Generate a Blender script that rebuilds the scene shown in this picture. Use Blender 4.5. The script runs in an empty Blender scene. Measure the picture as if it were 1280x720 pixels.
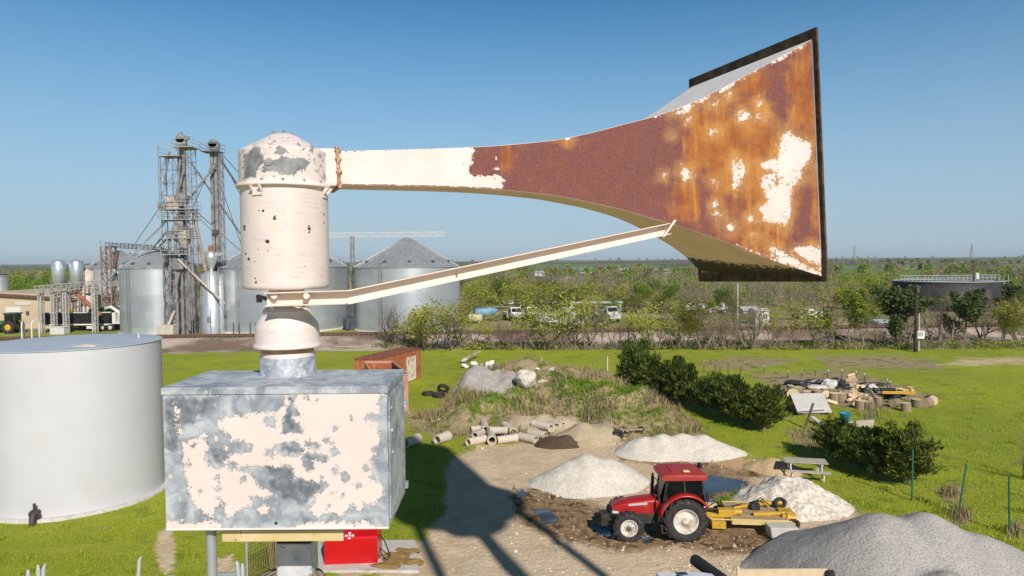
import bpy, bmesh, math, random
from mathutils import Vector, Matrix, Euler, noise
rnd = random.Random(7)
PI = math.pi
scene = bpy.context.scene
COL = scene.collection
V = Vector
R_ = math.radians
# ---------------------------------------------------------------- camera
F = 865.0
CAMZ = 10.0
cam_rot = Matrix.Rotation(PI/2 - R_(2.25), 3, 'X') @ Matrix.Rotation(R_(-0.45), 3, 'Z')
CAMP = V((0, 0, CAMZ))
cd = bpy.data.cameras.new('camera'); cam = bpy.data.objects.new('camera', cd); COL.objects.link(cam)
cam.location = CAMP; cam.rotation_euler = cam_rot.to_euler()
cd.sensor_width = 36; cd.lens = F/1280*36; cd.clip_end = 60000; cd.clip_start = .05
scene.camera = cam

def ray(px, py): return cam_rot @ V(((px-640)/F, -(py-360)/F, -1))
def at(px, py, Y):
    d = ray(px, py); return CAMP + d*(Y/d.y)
def gr(px, py, z=0.0):
    d = ray(px, py); return CAMP + d*((z-CAMZ)/d.z)
camT = cam_rot.transposed()
def proj(p):
    v = camT @ (V(p)-CAMP)
    if v.z > -.05: return (-9999, -9999)
    return (640+F*v.x/-v.z, 360-F*v.y/-v.z)
def sst(a, b, x):
    t = max(0, min(1, (x-a)/(b-a))); return t*t*(3-2*t)
def fbm(x, y, z=0, o=4):
    return noise.fractal(V((x, y, z)), 1.0, 2.0, o)
# ---------------------------------------------------------------- light
SUN_AZ = R_(21); SUN_EL = R_(36)          # light travels (-sin, cos) in plan
sun_to = V((math.sin(SUN_AZ)*math.cos(SUN_EL), -math.cos(SUN_AZ)*math.cos(SUN_EL), math.sin(SUN_EL)))
sd = bpy.data.lights.new('sun', 'SUN'); sun = bpy.data.objects.new('sun', sd); COL.objects.link(sun)
sd.energy = 4.25; sd.angle = R_(.5); sd.color = (1, .955, .895)
sun.rotation_euler = sun_to.to_track_quat('Z', 'Y').to_euler(); sun.location = (0, 0, 80)
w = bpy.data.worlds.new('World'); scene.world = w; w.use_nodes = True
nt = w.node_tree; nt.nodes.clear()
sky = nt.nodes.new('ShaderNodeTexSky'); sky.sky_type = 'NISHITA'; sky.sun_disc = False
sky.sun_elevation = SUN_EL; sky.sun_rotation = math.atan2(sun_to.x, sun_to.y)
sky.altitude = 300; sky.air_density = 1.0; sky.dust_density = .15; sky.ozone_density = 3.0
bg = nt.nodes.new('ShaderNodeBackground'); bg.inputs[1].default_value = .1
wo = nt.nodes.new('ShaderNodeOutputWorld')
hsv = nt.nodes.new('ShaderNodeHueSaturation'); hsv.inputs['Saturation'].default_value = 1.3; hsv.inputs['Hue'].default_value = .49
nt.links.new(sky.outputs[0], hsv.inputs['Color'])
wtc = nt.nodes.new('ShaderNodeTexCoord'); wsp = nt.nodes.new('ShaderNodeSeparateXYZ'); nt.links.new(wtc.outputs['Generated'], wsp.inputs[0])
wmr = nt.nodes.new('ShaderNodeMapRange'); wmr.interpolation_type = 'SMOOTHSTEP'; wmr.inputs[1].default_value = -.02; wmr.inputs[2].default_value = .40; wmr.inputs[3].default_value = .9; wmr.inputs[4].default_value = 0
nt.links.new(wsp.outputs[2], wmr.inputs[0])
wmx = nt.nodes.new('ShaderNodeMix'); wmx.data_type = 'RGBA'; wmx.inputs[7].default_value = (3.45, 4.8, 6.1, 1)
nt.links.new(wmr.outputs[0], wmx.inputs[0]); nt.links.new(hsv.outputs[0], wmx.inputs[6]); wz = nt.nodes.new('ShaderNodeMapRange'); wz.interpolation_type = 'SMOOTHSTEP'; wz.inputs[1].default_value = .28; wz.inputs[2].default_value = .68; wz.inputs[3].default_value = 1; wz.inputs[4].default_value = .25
nt.links.new(wsp.outputs[2], wz.inputs[0])  # sky dimmed overhead, out of view, to deepen the shadows
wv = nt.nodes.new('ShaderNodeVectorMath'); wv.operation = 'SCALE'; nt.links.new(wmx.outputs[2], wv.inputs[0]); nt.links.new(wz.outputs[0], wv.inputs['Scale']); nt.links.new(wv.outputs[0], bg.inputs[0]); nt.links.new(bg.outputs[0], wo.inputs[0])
scene.view_settings.view_transform = 'Standard'; scene.view_settings.look = 'None'
scene.view_settings.exposure = 0.08; scene.view_settings.gamma = 1
scene.render.engine = 'CYCLES'
scene.cycles.max_bounces = 6; scene.cycles.transparent_max_bounces = 8
scene.cycles.use_denoising = True
# ---------------------------------------------------------------- materials
MATS = {}
class NT:
    def __init__(s, name):
        s.m = bpy.data.materials.new(name); s.m.use_nodes = True
        s.t = s.m.node_tree; s.t.nodes.clear()
        s.o = s.t.nodes.new('ShaderNodeOutputMaterial'); s.b = s.t.nodes.new('ShaderNodeBsdfPrincipled')
        s.t.links.new(s.b.outputs[0], s.o.inputs[0])
    def n(s, typ, ins=None, **kw):
        nd = s.t.nodes.new('ShaderNode'+typ)
        for k, v in kw.items(): setattr(nd, k, v)
        for k, v in (ins or {}).items(): s.put(nd.inputs[k], v)
        return nd
    def put(s, sock, v):
        if isinstance(v, bpy.types.NodeSocket): s.t.links.new(v, sock)
        elif isinstance(v, (tuple, list)) and len(v) == 3 and sock.type == 'RGBA': sock.default_value = (*v, 1)
        else: sock.default_value = v
    def co(s): return s.n('TexCoord').outputs['Object']
    def noise(s, scale, detail=4, rough=.55, vec=None, dist=0):
        nd = s.n('TexNoise', {'Scale': scale, 'Detail': detail, 'Roughness': rough, 'Distortion': dist})
        s.put(nd.inputs['Vector'], vec if vec is not None else s.co()); return nd.outputs['Fac']
    def ramp(s, v, a, b, lo=0., hi=1.):
        nd = s.n('MapRange', {0: v, 1: a, 2: b, 3: lo, 4: hi}, clamp=True); return nd.outputs[0]
    def math(s, op, a, b=0., c=0.):
        nd = s.n('Math', operation=op); s.put(nd.inputs[0], a); s.put(nd.inputs[1], b)
        if op in ('MULTIPLY_ADD',): s.put(nd.inputs[2], c)
        return nd.outputs[0]
    def mix(s, f, a, b, blend='MIX'):
        nd = s.n('Mix', data_type='RGBA', blend_type=blend)
        s.put(nd.inputs[0], f); s.put(nd.inputs[6], a); s.put(nd.inputs[7], b); return nd.outputs[2]
    def attr(s, name, out='Fac'): return s.n('Attribute', attribute_name=name).outputs[out]
    def stretch(s, sc, vec=None):
        nd = s.n('Mapping', {'Scale': sc}); s.put(nd.inputs['Vector'], vec if vec is not None else s.co()); return nd.outputs[0]
    def bump(s, h, strength=.3, dist=.02):
        nd = s.n('Bump', {'Height': h, 'Strength': strength, 'Distance': dist}); s.put(s.b.inputs['Normal'], nd.outputs[0])
    def done(s, col, rough=.7, metal=0., spec=None):
        s.put(s.b.inputs['Base Color'], col); s.put(s.b.inputs['Roughness'], rough); s.put(s.b.inputs['Metallic'], metal)
        if spec is not None: s.put(s.b.inputs['Specular IOR Level'], spec)
        return s.m
def mat(name, c1, c2=None, scale=6, rough=.7, metal=0., bump=0., bscale=None, lo=.35, hi=.65, vary=0., c3=None, s3=None, t3=(.6, .7), dist=.02, spec=None):
    """noise mix of two colours, optional third patchy colour, per-object value variation"""
    if name in MATS: return MATS[name]
    N = NT(name)
    col = c1 if c2 is None else N.mix(N.ramp(N.noise(scale, 6), lo, hi), c1, c2)
    if c3 is not None: col = N.mix(N.ramp(N.noise(s3 or scale*.6, 8, .65), *t3), col, c3)
    if vary:
        r = N.n('ObjectInfo').outputs['Random']
        h = N.n('HueSaturation', {'Hue': N.ramp(r, 0, 1, .5-vary*.12, .5+vary*.12), 'Value': N.ramp(N.math('FRACT', N.math('MULTIPLY', r, 7.31)), 0, 1, 1-vary, 1+vary), 'Color': col})
        col = h.outputs[0]
    if bump: N.bump(N.noise(bscale or scale*4, 6), bump, dist)
    MATS[name] = N.done(col, rough, metal, spec); return MATS[name]
# ---------------------------------------------------------------- mesh builder
class MB:
    def __init__(s): s.v = []; s.f = []; s.mi = []; s.sm = []; s.m = 0; s.X = None
    def add(s, vs, fs, smooth=False):
        o = len(s.v)
        if s.X is not None: vs = [s.X @ V(p) for p in vs]
        s.v += [tuple(p) for p in vs]; s.f += [tuple(i+o for i in f) for f in fs]
        s.mi += [s.m]*len(fs); s.sm += [smooth]*len(fs); return s
    def quad(s, *p): return s.add(p, [tuple(range(len(p)))])
    def box(s, c, d, rot=None):
        hx, hy, hz = d[0]/2, d[1]/2, d[2]/2
        vs = [V((x, y, z)) for z in (-hz, hz) for x, y in ((-hx, -hy), (hx, -hy), (hx, hy), (-hx, hy))]
        if rot is not None: vs = [rot @ p for p in vs]
        return s.add([p+V(c) for p in vs], [(3, 2, 1, 0), (4, 5, 6, 7), (0, 1, 5, 4), (1, 2, 6, 5), (2, 3, 7, 6), (3, 0, 4, 7)])
    def hexa(s, b, t):
        """8 corners: bottom ring, top ring (both counter-clockwise from above)"""
        return s.add(list(b)+list(t), [(3, 2, 1, 0), (4, 5, 6, 7), (0, 1, 5, 4), (1, 2, 6, 5), (2, 3, 7, 6), (3, 0, 4, 7)])
    def bar(s, a, b, w, h=None, up=V((0, 0, 1))):
        a, b = V(a), V(b); h = w if h is None else h
        d = (b-a).normalized()
        if abs(d.dot(up)) > .99: up = V((0, 1, 0))
        x = d.cross(up).normalized()*w/2; y = x.cross(d).normalized()*h/2
        return s.hexa([a-x-y, a+x-y, a+x+y, a-x+y], [b-x-y, b+x-y, b+x+y, b-x+y])
    def cyl(s, a, b, r0, r1=None, n=12, caps=True, smooth=True):
        a, b = V(a), V(b); r1 = r0 if r1 is None else r1
        d = (b-a).normalized(); x = d.orthogonal().normalized(); y = d.cross(x)
        vs = []
        for p, r in ((a, r0), (b, r1)):
            for k in range(n):
                t = 2*PI*k/n; vs.append(p+(x*math.cos(t)+y*math.sin(t))*r)
        s.add(vs, [(k, (k+1) % n, n+(k+1) % n, n+k) for k in range(n)], smooth)
        if caps:
            s.add(vs[:n], [tuple(reversed(range(n)))]); s.add(vs[n:], [tuple(range(n))])
        return s
    def tube(s, pts, r, n=6, caps=True, smooth=True):
        pts = [V(p) for p in pts]; rs = r if isinstance(r, (list, tuple)) else [r]*len(pts)
        vs = []; x = None
        for i, p in enumerate(pts):
            d = (pts[min(i+1, len(pts)-1)]-pts[max(i-1, 0)]).normalized()
            x = d.orthogonal().normalized() if x is None else (x-d*x.dot(d)).normalized()
            y = d.cross(x)
            for k in range(n):
                t = 2*PI*k/n; vs.append(p+(x*math.cos(t)+y*math.sin(t))*rs[i])
        fs = [(i*n+k, i*n+(k+1) % n, (i+1)*n+(k+1) % n, (i+1)*n+k) for i in range(len(pts)-1) for k in range(n)]
        s.add(vs, fs, smooth)
        if caps: s.add(vs[:n], [tuple(reversed(range(n)))]); s.add(vs[-n:], [tuple(range(n))])
        return s
    def lathe(s, prof, n=32, c=(0, 0, 0), smooth=True, caps=True):
        """prof: list of (r, z) bottom to top"""
        c = V(c); vs = []; fs = []
        for r, z in prof:
            for k in range(n):
                t = 2*PI*k/n; vs.append(c+V((r*math.cos(t), r*math.sin(t), z)))
        for i in range(len(prof)-1):
            fs += [(i*n+k, i*n+(k+1) % n, (i+1)*n+(k+1) % n, (i+1)*n+k) for k in range(n)]
        s.add(vs, fs, smooth)
        if caps:
            if prof[0][0] > 1e-6: s.add(vs[:n], [tuple(reversed(range(n)))])
            if prof[-1][0] > 1e-6: s.add(vs[-n:], [tuple(range(n))])
        return s
    def extrude(s, poly, vec):
        n = len(poly); p = [V(q) for q in poly]; q = [a+V(vec) for a in p]
        return s.add(p+q, [tuple(reversed(range(n))), tuple(range(n, 2*n))]+[(i, (i+1) % n, n+(i+1) % n, n+i) for i in range(n)])
    def blob(s, c, d, seed=0, amp=.25, sub=2, smooth=False, freq=1.2):
        bm = bmesh.new(); bmesh.ops.create_icosphere(bm, subdivisions=sub, radius=1)
        vs = []
        for q in bm.verts:
            k = 1+amp*noise.noise(q.co*freq+V((seed*3.7, seed*1.3, seed)))*1.6
            vs.append(V((q.co.x*d[0]*k, q.co.y*d[1]*k, q.co.z*d[2]*k))+V(c))
        fs = [tuple(q.index for q in f.verts) for f in bm.faces]; bm.free()
        return s.add(vs, fs, smooth)
    def mesh(s, name, mats):
        me = bpy.data.meshes.new(name); me.from_pydata(s.v, [], s.f)
        for m in (mats if isinstance(mats, (list, tuple)) else [mats]): me.materials.append(m)
        me.polygons.foreach_set('material_index', s.mi); me.polygons.foreach_set('use_smooth', s.sm)
        me.update(); return me
    def build(s, name, mats, parent=None, bevel=0, loc=None, label=None, seg=2, fix=True):
        me = s.mesh(name, mats)
        if fix:
            bm = bmesh.new(); bm.from_mesh(me); bmesh.ops.recalc_face_normals(bm, faces=bm.faces); bm.to_mesh(me); bm.free()
        o = bpy.data.objects.new(name, me); COL.objects.link(o)
        if parent is not None: o.parent = parent
        if loc is not None: o.location = loc
        if bevel:
            b = o.modifiers.new('bevel', 'BEVEL'); b.width = bevel; b.segments = seg; b.limit_method = 'ANGLE'; b.angle_limit = R_(40)
        if label: o['label'] = label
        return o
def tag(o, label=None, cat=None, group=None, kind=None):
    if label: o['label'] = label
    if cat: o['category'] = cat
    if group: o['group'] = group
    if kind: o['kind'] = kind
    return o
def thing(name, label, cat, loc=(0, 0, 0), rz=0, group=None):
    o = bpy.data.objects.new(name, None); COL.objects.link(o); o.empty_display_size = .2
    o.location = loc; o.rotation_euler = (0, 0, rz); tag(o, label, cat, group); return o
KIDS = {}
def copy_tree(o, parent=None):
    c = o.copy(); COL.objects.link(c)
    if parent is not None: c.parent = parent
    for ch in o.children: copy_tree(ch, c)
    return c
def dup(o, label, loc, rz=None, scale=None):
    c = copy_tree(o); c['label'] = label; c.location = loc
    if rz is not None: c.rotation_euler = (0, 0, rz)
    if scale is not None: c.scale = (scale,)*3 if isinstance(scale, (int, float)) else scale
    return c
def inpoly(x, y, P):
    c = False; n = len(P); j = n-1
    for i in range(n):
        xi, yi = P[i]; xj, yj = P[j]
        if (yi > y) != (yj > y) and x < (xj-xi)*(y-yi)/(yj-yi)+xi: c = not c
        j = i
    return c
def sdist(x, y, P):
    """signed distance to polygon, positive inside"""
    d = 1e18; n = len(P)
    for i in range(n):
        ax, ay = P[i]; bx, by = P[(i+1) % n]
        ux, uy = bx-ax, by-ay; L = ux*ux+uy*uy
        t = 0 if L == 0 else max(0, min(1, ((x-ax)*ux+(y-ay)*uy)/L))
        d = min(d, (x-ax-t*ux)**2+(y-ay-t*uy)**2)
    d = math.sqrt(d); return d if inpoly(x, y, P) else -d
def set_attr(me, name, vals, typ='FLOAT'):
    a = me.attributes.new(name, typ, 'POINT'); a.data.foreach_set('value' if typ == 'FLOAT' else 'color', vals)
# ================================================================= SIREN
def sweep(mb, prof, path, side):
    """prof: (a, b) pairs; a along the horizontal 'side' vector, b along the up normal of the path"""
    path = [V(p) for p in path]; n = len(prof); vs = []
    for i, p in enumerate(path):
        d0 = (path[i]-path[i-1]).normalized() if i else (path[1]-path[0]).normalized()
        d1 = (path[i+1]-path[i]).normalized() if i < len(path)-1 else d0
        d = (d0+d1).normalized(); sd_ = (V(side)-d*V(side).dot(d)).normalized(); up = sd_.cross(d)
        if up.z < 0: up = -up
        k = 1/max(.5, d.dot(d0))
        vs += [p+sd_*a+up*b*k for a, b in prof]
    fs = [(i*n+k, i*n+(k+1) % n, (i+1)*n+(k+1) % n, (i+1)*n+k) for i in range(len(path)-1) for k in range(n)]
    mb.add(vs, fs); m = len(path)-1
    mb.add(vs[:n], [tuple(range(n))]); mb.add(vs[m*n:], [tuple(range(n))])

def bias(px, py, polys, blobs=(), cut=(), cutb=(), feather=5.0):
    d = -1e9
    for P in polys: d = max(d, sdist(px, py, P))
    for x, y, r in blobs: d = max(d, r-math.hypot(px-x, py-y))
    for P in cut: d = min(d, -sdist(px, py, P))
    for x, y, r in cutb: d = min(d, math.hypot(px-x, py-y)-r)
    return max(-1, min(1, d/feather))

CREAM = (.75, .625, .565); CREAM2 = (.79, .685, .635); GALV = (.27, .30, .34); GALV2 = (.55, .575, .60); GALV3 = (.12, .145, .175)
def galv_nodes(N, sc=1.0):
    a = N.ramp(N.noise(9*sc, 8, .62, dist=.8), .40, .62)
    c = N.mix(a, GALV, GALV2)
    b = N.ramp(N.noise(27*sc, 6, .6), .56, .72)
    c = N.mix(N.math('MULTIPLY', b, .8), c, (.62, .65, .68))
    d = N.ramp(N.noise(5*sc, 7, .65), .57, .72)
    return N.mix(N.math('MULTIPLY', d, .75), c, GALV3)
def m_cabinet():
    N = NT('peeled cabinet paint')
    f = N.math('ADD', N.attr('bare'), N.math('MULTIPLY', N.math('SUBTRACT', N.noise(75, 8, .7, dist=.9), .5), 3.4))
    f = N.math('ADD', f, N.math('MULTIPLY', N.math('SUBTRACT', N.noise(24, 5, .6), .5), 1.7))
    f = N.math('ADD', f, N.math('MULTIPLY', N.math('SUBTRACT', N.noise(9, 5, .6), .5), 1.6))
    f = N.math('MAXIMUM', f, N.ramp(N.noise(34, 5, .6, dist=.6), .665, .70, -1, .4))
    k = N.ramp(f, -.04, .04)
    paint = N.mix(N.ramp(N.noise(3, 4), .3, .7), CREAM, CREAM2)
    paint = N.mix(N.math('MULTIPLY', N.ramp(N.noise(1, 6, .6, N.stretch((60, 60, 3))), .58, .75), .18), paint, (.55, .47, .38))
    g = galv_nodes(N)
    ch = N.math('ADD', N.attr('char'), N.math('MULTIPLY', N.math('SUBTRACT', N.noise(20, 7, .68), .5), 3.2))
    g = N.mix(N.math('MULTIPLY', N.ramp(ch, -.1, .5), .85), g, N.mix(N.ramp(N.noise(30, 5, .6), .4, .65), (.10, .115, .135), (.25, .275, .30)))
    edge = N.ramp(N.math('ABSOLUTE', N.math('SUBTRACT', f, .1)), 0, .12, 1, 0)
    g = N.mix(N.math('MULTIPLY', edge, .5), g, (.13, .15, .17))
    col = N.mix(k, paint, g)
    N.bump(N.math('ADD', N.math('SUBTRACT', 1, k), N.math('MULTIPLY', N.noise(5, 3), 3.0)), .6, .003)
    return N.done(col, N.ramp(k, 0, 1, .6, .55), N.ramp(k, 0, 1, 0, .1))
def m_galv():
    N = NT('galvanised sheet'); c = galv_nodes(N)
    p = N.ramp(N.noise(21, 7, .66), .60, .635)
    c = N.mix(p, c, CREAM); N.bump(N.noise(40, 5), .12, .002)
    return N.done(c, .55, .1)
def m_horn():
    N = NT('rusted horn paint')
    fine = N.noise(120, 3, .65); med = N.noise(14, 7, .62)
    streak = N.noise(1, 6, .62, N.stretch((30, 30, 2.4)))
    base = N.mix(N.ramp(fine, .33, .66), (.125, .037, .033), (.25, .098, .084))
    base = N.mix(N.ramp(med, .35, .7), base, N.mix(N.ramp(fine, .35, .65), (.20, .06, .042), (.235, .088, .062)))
    o = N.math('ADD', N.math('ADD', N.attr('orange'), N.math('MULTIPLY', N.math('SUBTRACT', N.noise(3.6, 6, .6), .52), 2.4)), N.math('ADD', N.math('MULTIPLY', N.math('SUBTRACT', med, .5), 2.0), N.math('MULTIPLY', N.math('SUBTRACT', streak, .5), 2.4)))
    oc = N.mix(N.ramp(N.noise(9, 6, .6), .35, .68), (.30, .078, .014), (.48, .195, .04))
    oc = N.mix(N.math('MULTIPLY', N.ramp(streak, .55, .75), .6), oc, (.60, .30, .07))
    col = N.mix(N.ramp(o, -.35, .55), base, oc)
    f = N.math('ADD', N.attr('paint'), N.math('MULTIPLY', N.math('SUBTRACT', N.noise(46, 8, .72, dist=.6), .5), 3.0))
    halo = N.ramp(N.math('ADD', N.attr('halo'), N.math('MULTIPLY', N.math('SUBTRACT', med, .5), 1.2)), -.9, .3)
    col = N.mix(N.math('MULTIPLY', halo, .45), col, (.70, .40, .12))
    fl = N.math('MULTIPLY', N.ramp(N.noise(64, 5, .62, dist=.5), .60, .64), N.ramp(N.math('ADD', N.attr('halo'), N.math('MULTIPLY', N.math('SUBTRACT', N.noise(12, 4), .5), 2.0)), -.5, .1))
    ho = N.math('MULTIPLY', N.ramp(N.noise(48, 5, .62, dist=.4), .60, .63), N.ramp(N.attr('paint'), .9, .99, 1, 0))
    k = N.math('MULTIPLY', N.math('MAXIMUM', N.ramp(f, .02, .14), N.math('MULTIPLY', fl, .9)), N.math('SUBTRACT', 1, ho))
    cream = N.mix(N.ramp(N.noise(6, 5), .35, .7), (.76, .62, .555), (.81, .70, .65))
    col = N.mix(k, col, cream)
    N.bump(N.math('ADD', k, N.math('MULTIPLY', fine, .6)), .35, .003)
    return N.done(col, N.ramp(k, 0, 1, .85, .62))
def m_horn_top():
    N = NT('weathered pale sheet')
    st = N.noise(1, 7, .62, N.stretch((3, 26, 26)))
    c = N.mix(N.ramp(st, .35, .7), (.62, .58, .56), (.84, .80, .76))
    c = N.mix(N.ramp(N.noise(30, 7, .7), .66, .70), c, (.22, .10, .05))
    return N.done(c, .65)
def m_horn_under():
    N = NT('stained horn underside')
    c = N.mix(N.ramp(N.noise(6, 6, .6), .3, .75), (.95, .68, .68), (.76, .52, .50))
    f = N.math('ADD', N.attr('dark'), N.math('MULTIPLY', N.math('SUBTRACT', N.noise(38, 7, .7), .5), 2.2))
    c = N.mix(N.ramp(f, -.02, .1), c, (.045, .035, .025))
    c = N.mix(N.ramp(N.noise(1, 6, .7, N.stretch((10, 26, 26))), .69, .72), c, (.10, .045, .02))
    return N.done(c, .8)
def m_flange():
    N = NT('dark rusted flange')
    c = N.mix(N.ramp(N.noise(16, 7, .7), .4, .62), (.035, .022, .014), (.12, .075, .04))
    c = N.mix(N.ramp(N.noise(30, 6, .7), .64, .7), c, (.40, .26, .12))
    return N.done(c, .85)
def m_drum():
    N = NT('scratched cream drum')
    c = N.mix(N.ramp(N.noise(5, 5), .3, .7), CREAM, CREAM2)
    def scr(sc, rot, a, b):
        mp = N.n('Mapping', {'Scale': sc, 'Rotation': rot}); N.put(mp.inputs[0], N.co())
        return N.ramp(N.noise(1, 4, .7, mp.outputs[0]), a, b)
    area = N.ramp(N.noise(7, 3), .42, .56)
    s1 = N.math('MULTIPLY', scr((14, 14, 170), (.0, .42, .1), .56, .63), area)
    s2 = N.math('MULTIPLY', scr((10, 10, 240), (.05, .16, .0), .60, .65), N.ramp(N.noise(6, 3), .36, .5))
    c = N.mix(N.math('MULTIPLY', N.math('MAXIMUM', s1, s2), .7), c, (.42, .43, .42))
    c = N.mix(N.math('MULTIPLY', N.ramp(N.noise(11, 5), .62, .72), .5), c, (.66, .58, .36))
    c = N.mix(N.math('MULTIPLY', N.ramp(N.noise(3, 6, .65), .48, .7), .35), c, (.56, .52, .49))
    g = N.math('ADD', N.attr('bare'), N.math('MULTIPLY', N.math('SUBTRACT', N.noise(42, 8, .7, dist=.7), .5), 4.2))
    gc = N.mix(N.ramp(N.noise(16, 6, .6), .4, .65), (.16, .17, .18), (.33, .33, .32))
    gc = N.mix(N.ramp(N.noise(8, 4), .55, .7), gc, (.30, .23, .15))
    c = N.mix(N.ramp(g, 0, .1), c, gc)
    r = N.math('ADD', N.attr('chip'), N.math('MULTIPLY', N.math('SUBTRACT', N.noise(150, 4, .6), .5), 1.6))
    c = N.mix(N.ramp(r, 0, .15), c, (.060, .020, .016))
    N.bump(N.ramp(r, 0, .3, 1, 0), .4, .002)
    return N.done(c, .6)
mCab, mGal, mHorn, mTop, mUnd, mFl, mDrum = m_cabinet(), m_galv(), m_horn(), m_horn_top(), m_horn_under(), m_flange(), m_drum()
mCream = mat('cream paint', CREAM, CREAM2, 5, .6, c3=(.30, .17, .09), s3=26, t3=(.66, .69), bump=.1)
mCreamDirty = mat('dirty cream channel paint', (.76, .63, .52), (.81, .70, .60), 6, .6, c3=(.22, .12, .06), s3=24, t3=(.66, .70))
mYellow = mat('faded yellow steel', (.62, .46, .20), (.70, .55, .30), 9, .6, c3=(.25, .12, .05), s3=22, t3=(.63, .68))
mBlack = mat('black rubber', (.012, .012, .012), (.03, .028, .025), 12, .8)
mBolt = mat('bolt steel', (.45, .43, .40), (.30, .24, .18), 30, .5, .5)
mPipe = mat('grey conduit', (.36, .39, .42), (.46, .48, .50), 14, .45, .35)

BASE = V((-1.01, 3.18, 8.70))
siren = thing('warning_siren', 'big weathered siren with long rusty flared horn on a peeling steel cabinet', 'siren', BASE)
XB = Matrix.Translation(-BASE)
def SMB():
    m = MB(); m.X = XB; return m
def spart(name, mb, mats, parent=None, **k): return mb.build(name, mats, parent or siren, **k)
# --- cabinet
x0, x1, yf, yb = -1.503, -.541, 2.95, 3.41
ztop, zbot = 9.467, 8.846; zl = ztop-.026
Q2 = lambda L: [(200+x/3.7875, 480+y/3.7875) for x, y in L]
Q3 = lambda L: [(350+x/3.7875, 480+y/3.7875) for x, y in L]
GP = [Q2([(-20, 40), (595, 40), (590, 100), (560, 122), (480, 125), (400, 150), (350, 150), (275, 165), (270, 195), (305, 225), (340, 265), (400, 272), (435, 290), (420, 315), (340, 330), (330, 345), (300, 365), (310, 385), (270, 408), (225, 385), (212, 330), (235, 280), (190, 252), (150, 265), (105, 275), (115, 330), (105, 400), (130, 460), (135, 510), (185, 600), (250, 625), (265, 575), (300, 580), (310, 635), (350, 635), (360, 600), (420, 590), (440, 560), (435, 540), (525, 525), (500, 500), (445, 460), (430, 430), (385, 400), (400, 390), (570, 390)])
      + Q3([(20, 370), (60, 400), (75, 440), (140, 455), (200, 465), (225, 480), (200, 510), (165, 525), (160, 560), (135, 575), (150, 625), (180, 635), (250, 600), (300, 620), (330, 590), (345, 565), (375, 605), (400, 580), (395, 560), (440, 572), (460, 582), (475, 540), (490, 510), (480, 460), (420, 440), (440, 420), (440, 360), (455, 345), (445, 310), (470, 270), (460, 90), (470, 45), (560, 45), (560, 720), (0, 720)]) + Q2([(-20, 720)]),
      Q3([(30, 30), (78, 30), (60, 100), (100, 150), (60, 160), (112, 195), (100, 230), (40, 235), (20, 252), (8, 190), (20, 150), (45, 90)]),
      Q3([(-12, 270), (70, 273), (112, 310), (90, 337), (30, 342), (-10, 332)]),
      Q3([(110, 330), (160, 335), (222, 345), (215, 367), (150, 360), (160, 397), (130, 417), (103, 385)])]
GB = [(350+x/3.7875, 480+y/3.7875, r/3.7875) for x, y, r in [(135, 285, 20), (175, 290, 14), (215, 270, 16), (258, 325, 14), (310, 438, 20), (262, 412, 13), (265, 212, 13), (420, 155, 14), (450, 160, 13), (130, 60, 12), (180, 70, 10), (340, 160, 9), (370, 480, 9), (300, 530, 9), (255, 515, 10), (235, 580, 8), (195, 440, 10), (245, 288, 8), (410, 400, 8)]] + \
     [(200+x/3.7875, 480+y/3.7875, r/3.7875) for x, y, r in [(525, 183, 24), (195, 512, 14), (278, 445, 11), (397, 450, 11), (275, 495, 12), (268, 540, 11), (300, 567, 14), (520, 332, 16), (560, 300, 16), (340, 385, 14), (160, 290, 12), (137, 385, 8)]]
GC = [Q2([(110, 655), (290, 650), (300, 690), (0, 700), (0, 640), (20, 640)]), Q3([(150, 655), (400, 652), (500, 690), (0, 700)]), Q2([(70, 100), (95, 130), (110, 250), (90, 240), (70, 180)])]
GCB = [(200+x/3.7875, 480+y/3.7875, r/3.7875) for x, y, r in [(265, 255, 18), (205, 248, 16), (485, 600, 20), (120, 290, 16), (315, 300, 8), (40, 430, 14), (8, 410, 9)]]
def grid_face(mb, P0, U, W, nu, nv):
    vs = [P0+U*(i/nu)+W*(j/nv) for j in range(nv+1) for i in range(nu+1)]
    mb.add(vs, [(j*(nu+1)+i, j*(nu+1)+i+1, (j+1)*(nu+1)+i+1, (j+1)*(nu+1)+i) for j in range(nv) for i in range(nu)])
    return vs
c = SMB(); c.v = []
fr = grid_face(c, V((x0, yf, zbot)), V((x1-x0, 0, 0)), V((0, 0, zl-zbot)), 190, 120)
c.X = None
body = SMB(); body.box(((x0+x1)/2, (yf+yb)/2+.0015, (zbot+zl)/2), (x1-x0, yb-yf-.003, zl-zbot))
cab = spart('cabinet', body, mGal, bevel=.004)
fp = c.build('front_panel', mCab, cab, fix=False, label='front panel of the cabinet with cream paint peeling off grey zinc')
set_attr(fp.data, 'bare', [bias(*proj(p), GP, GB, GC, GCB, 8) for p in fr])
CHP = [Q3([(-60, 400), (0, 360), (60, 400), (80, 440), (220, 470), (170, 530), (130, 570), (40, 560), (-40, 520)]), Q3([(30, 45), (75, 50), (60, 100), (60, 160), (110, 195), (90, 235), (20, 245), (15, 150)]), Q3([(-10, 270), (100, 290), (215, 350), (150, 400), (100, 340), (0, 330)]), Q2([(225, 300), (330, 280), (320, 380), (260, 400)]), Q2([(10, 60), (250, 60), (240, 130), (120, 200), (60, 330), (20, 300)])]
set_attr(fp.data, 'char', [bias(*proj(p), CHP, feather=12) for p in fr])
m = SMB(); m.box(((x0+x1)/2, (yf+yb)/2, ztop-.004), (x1-x0+.010, yb-yf+.010, .008))
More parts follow.
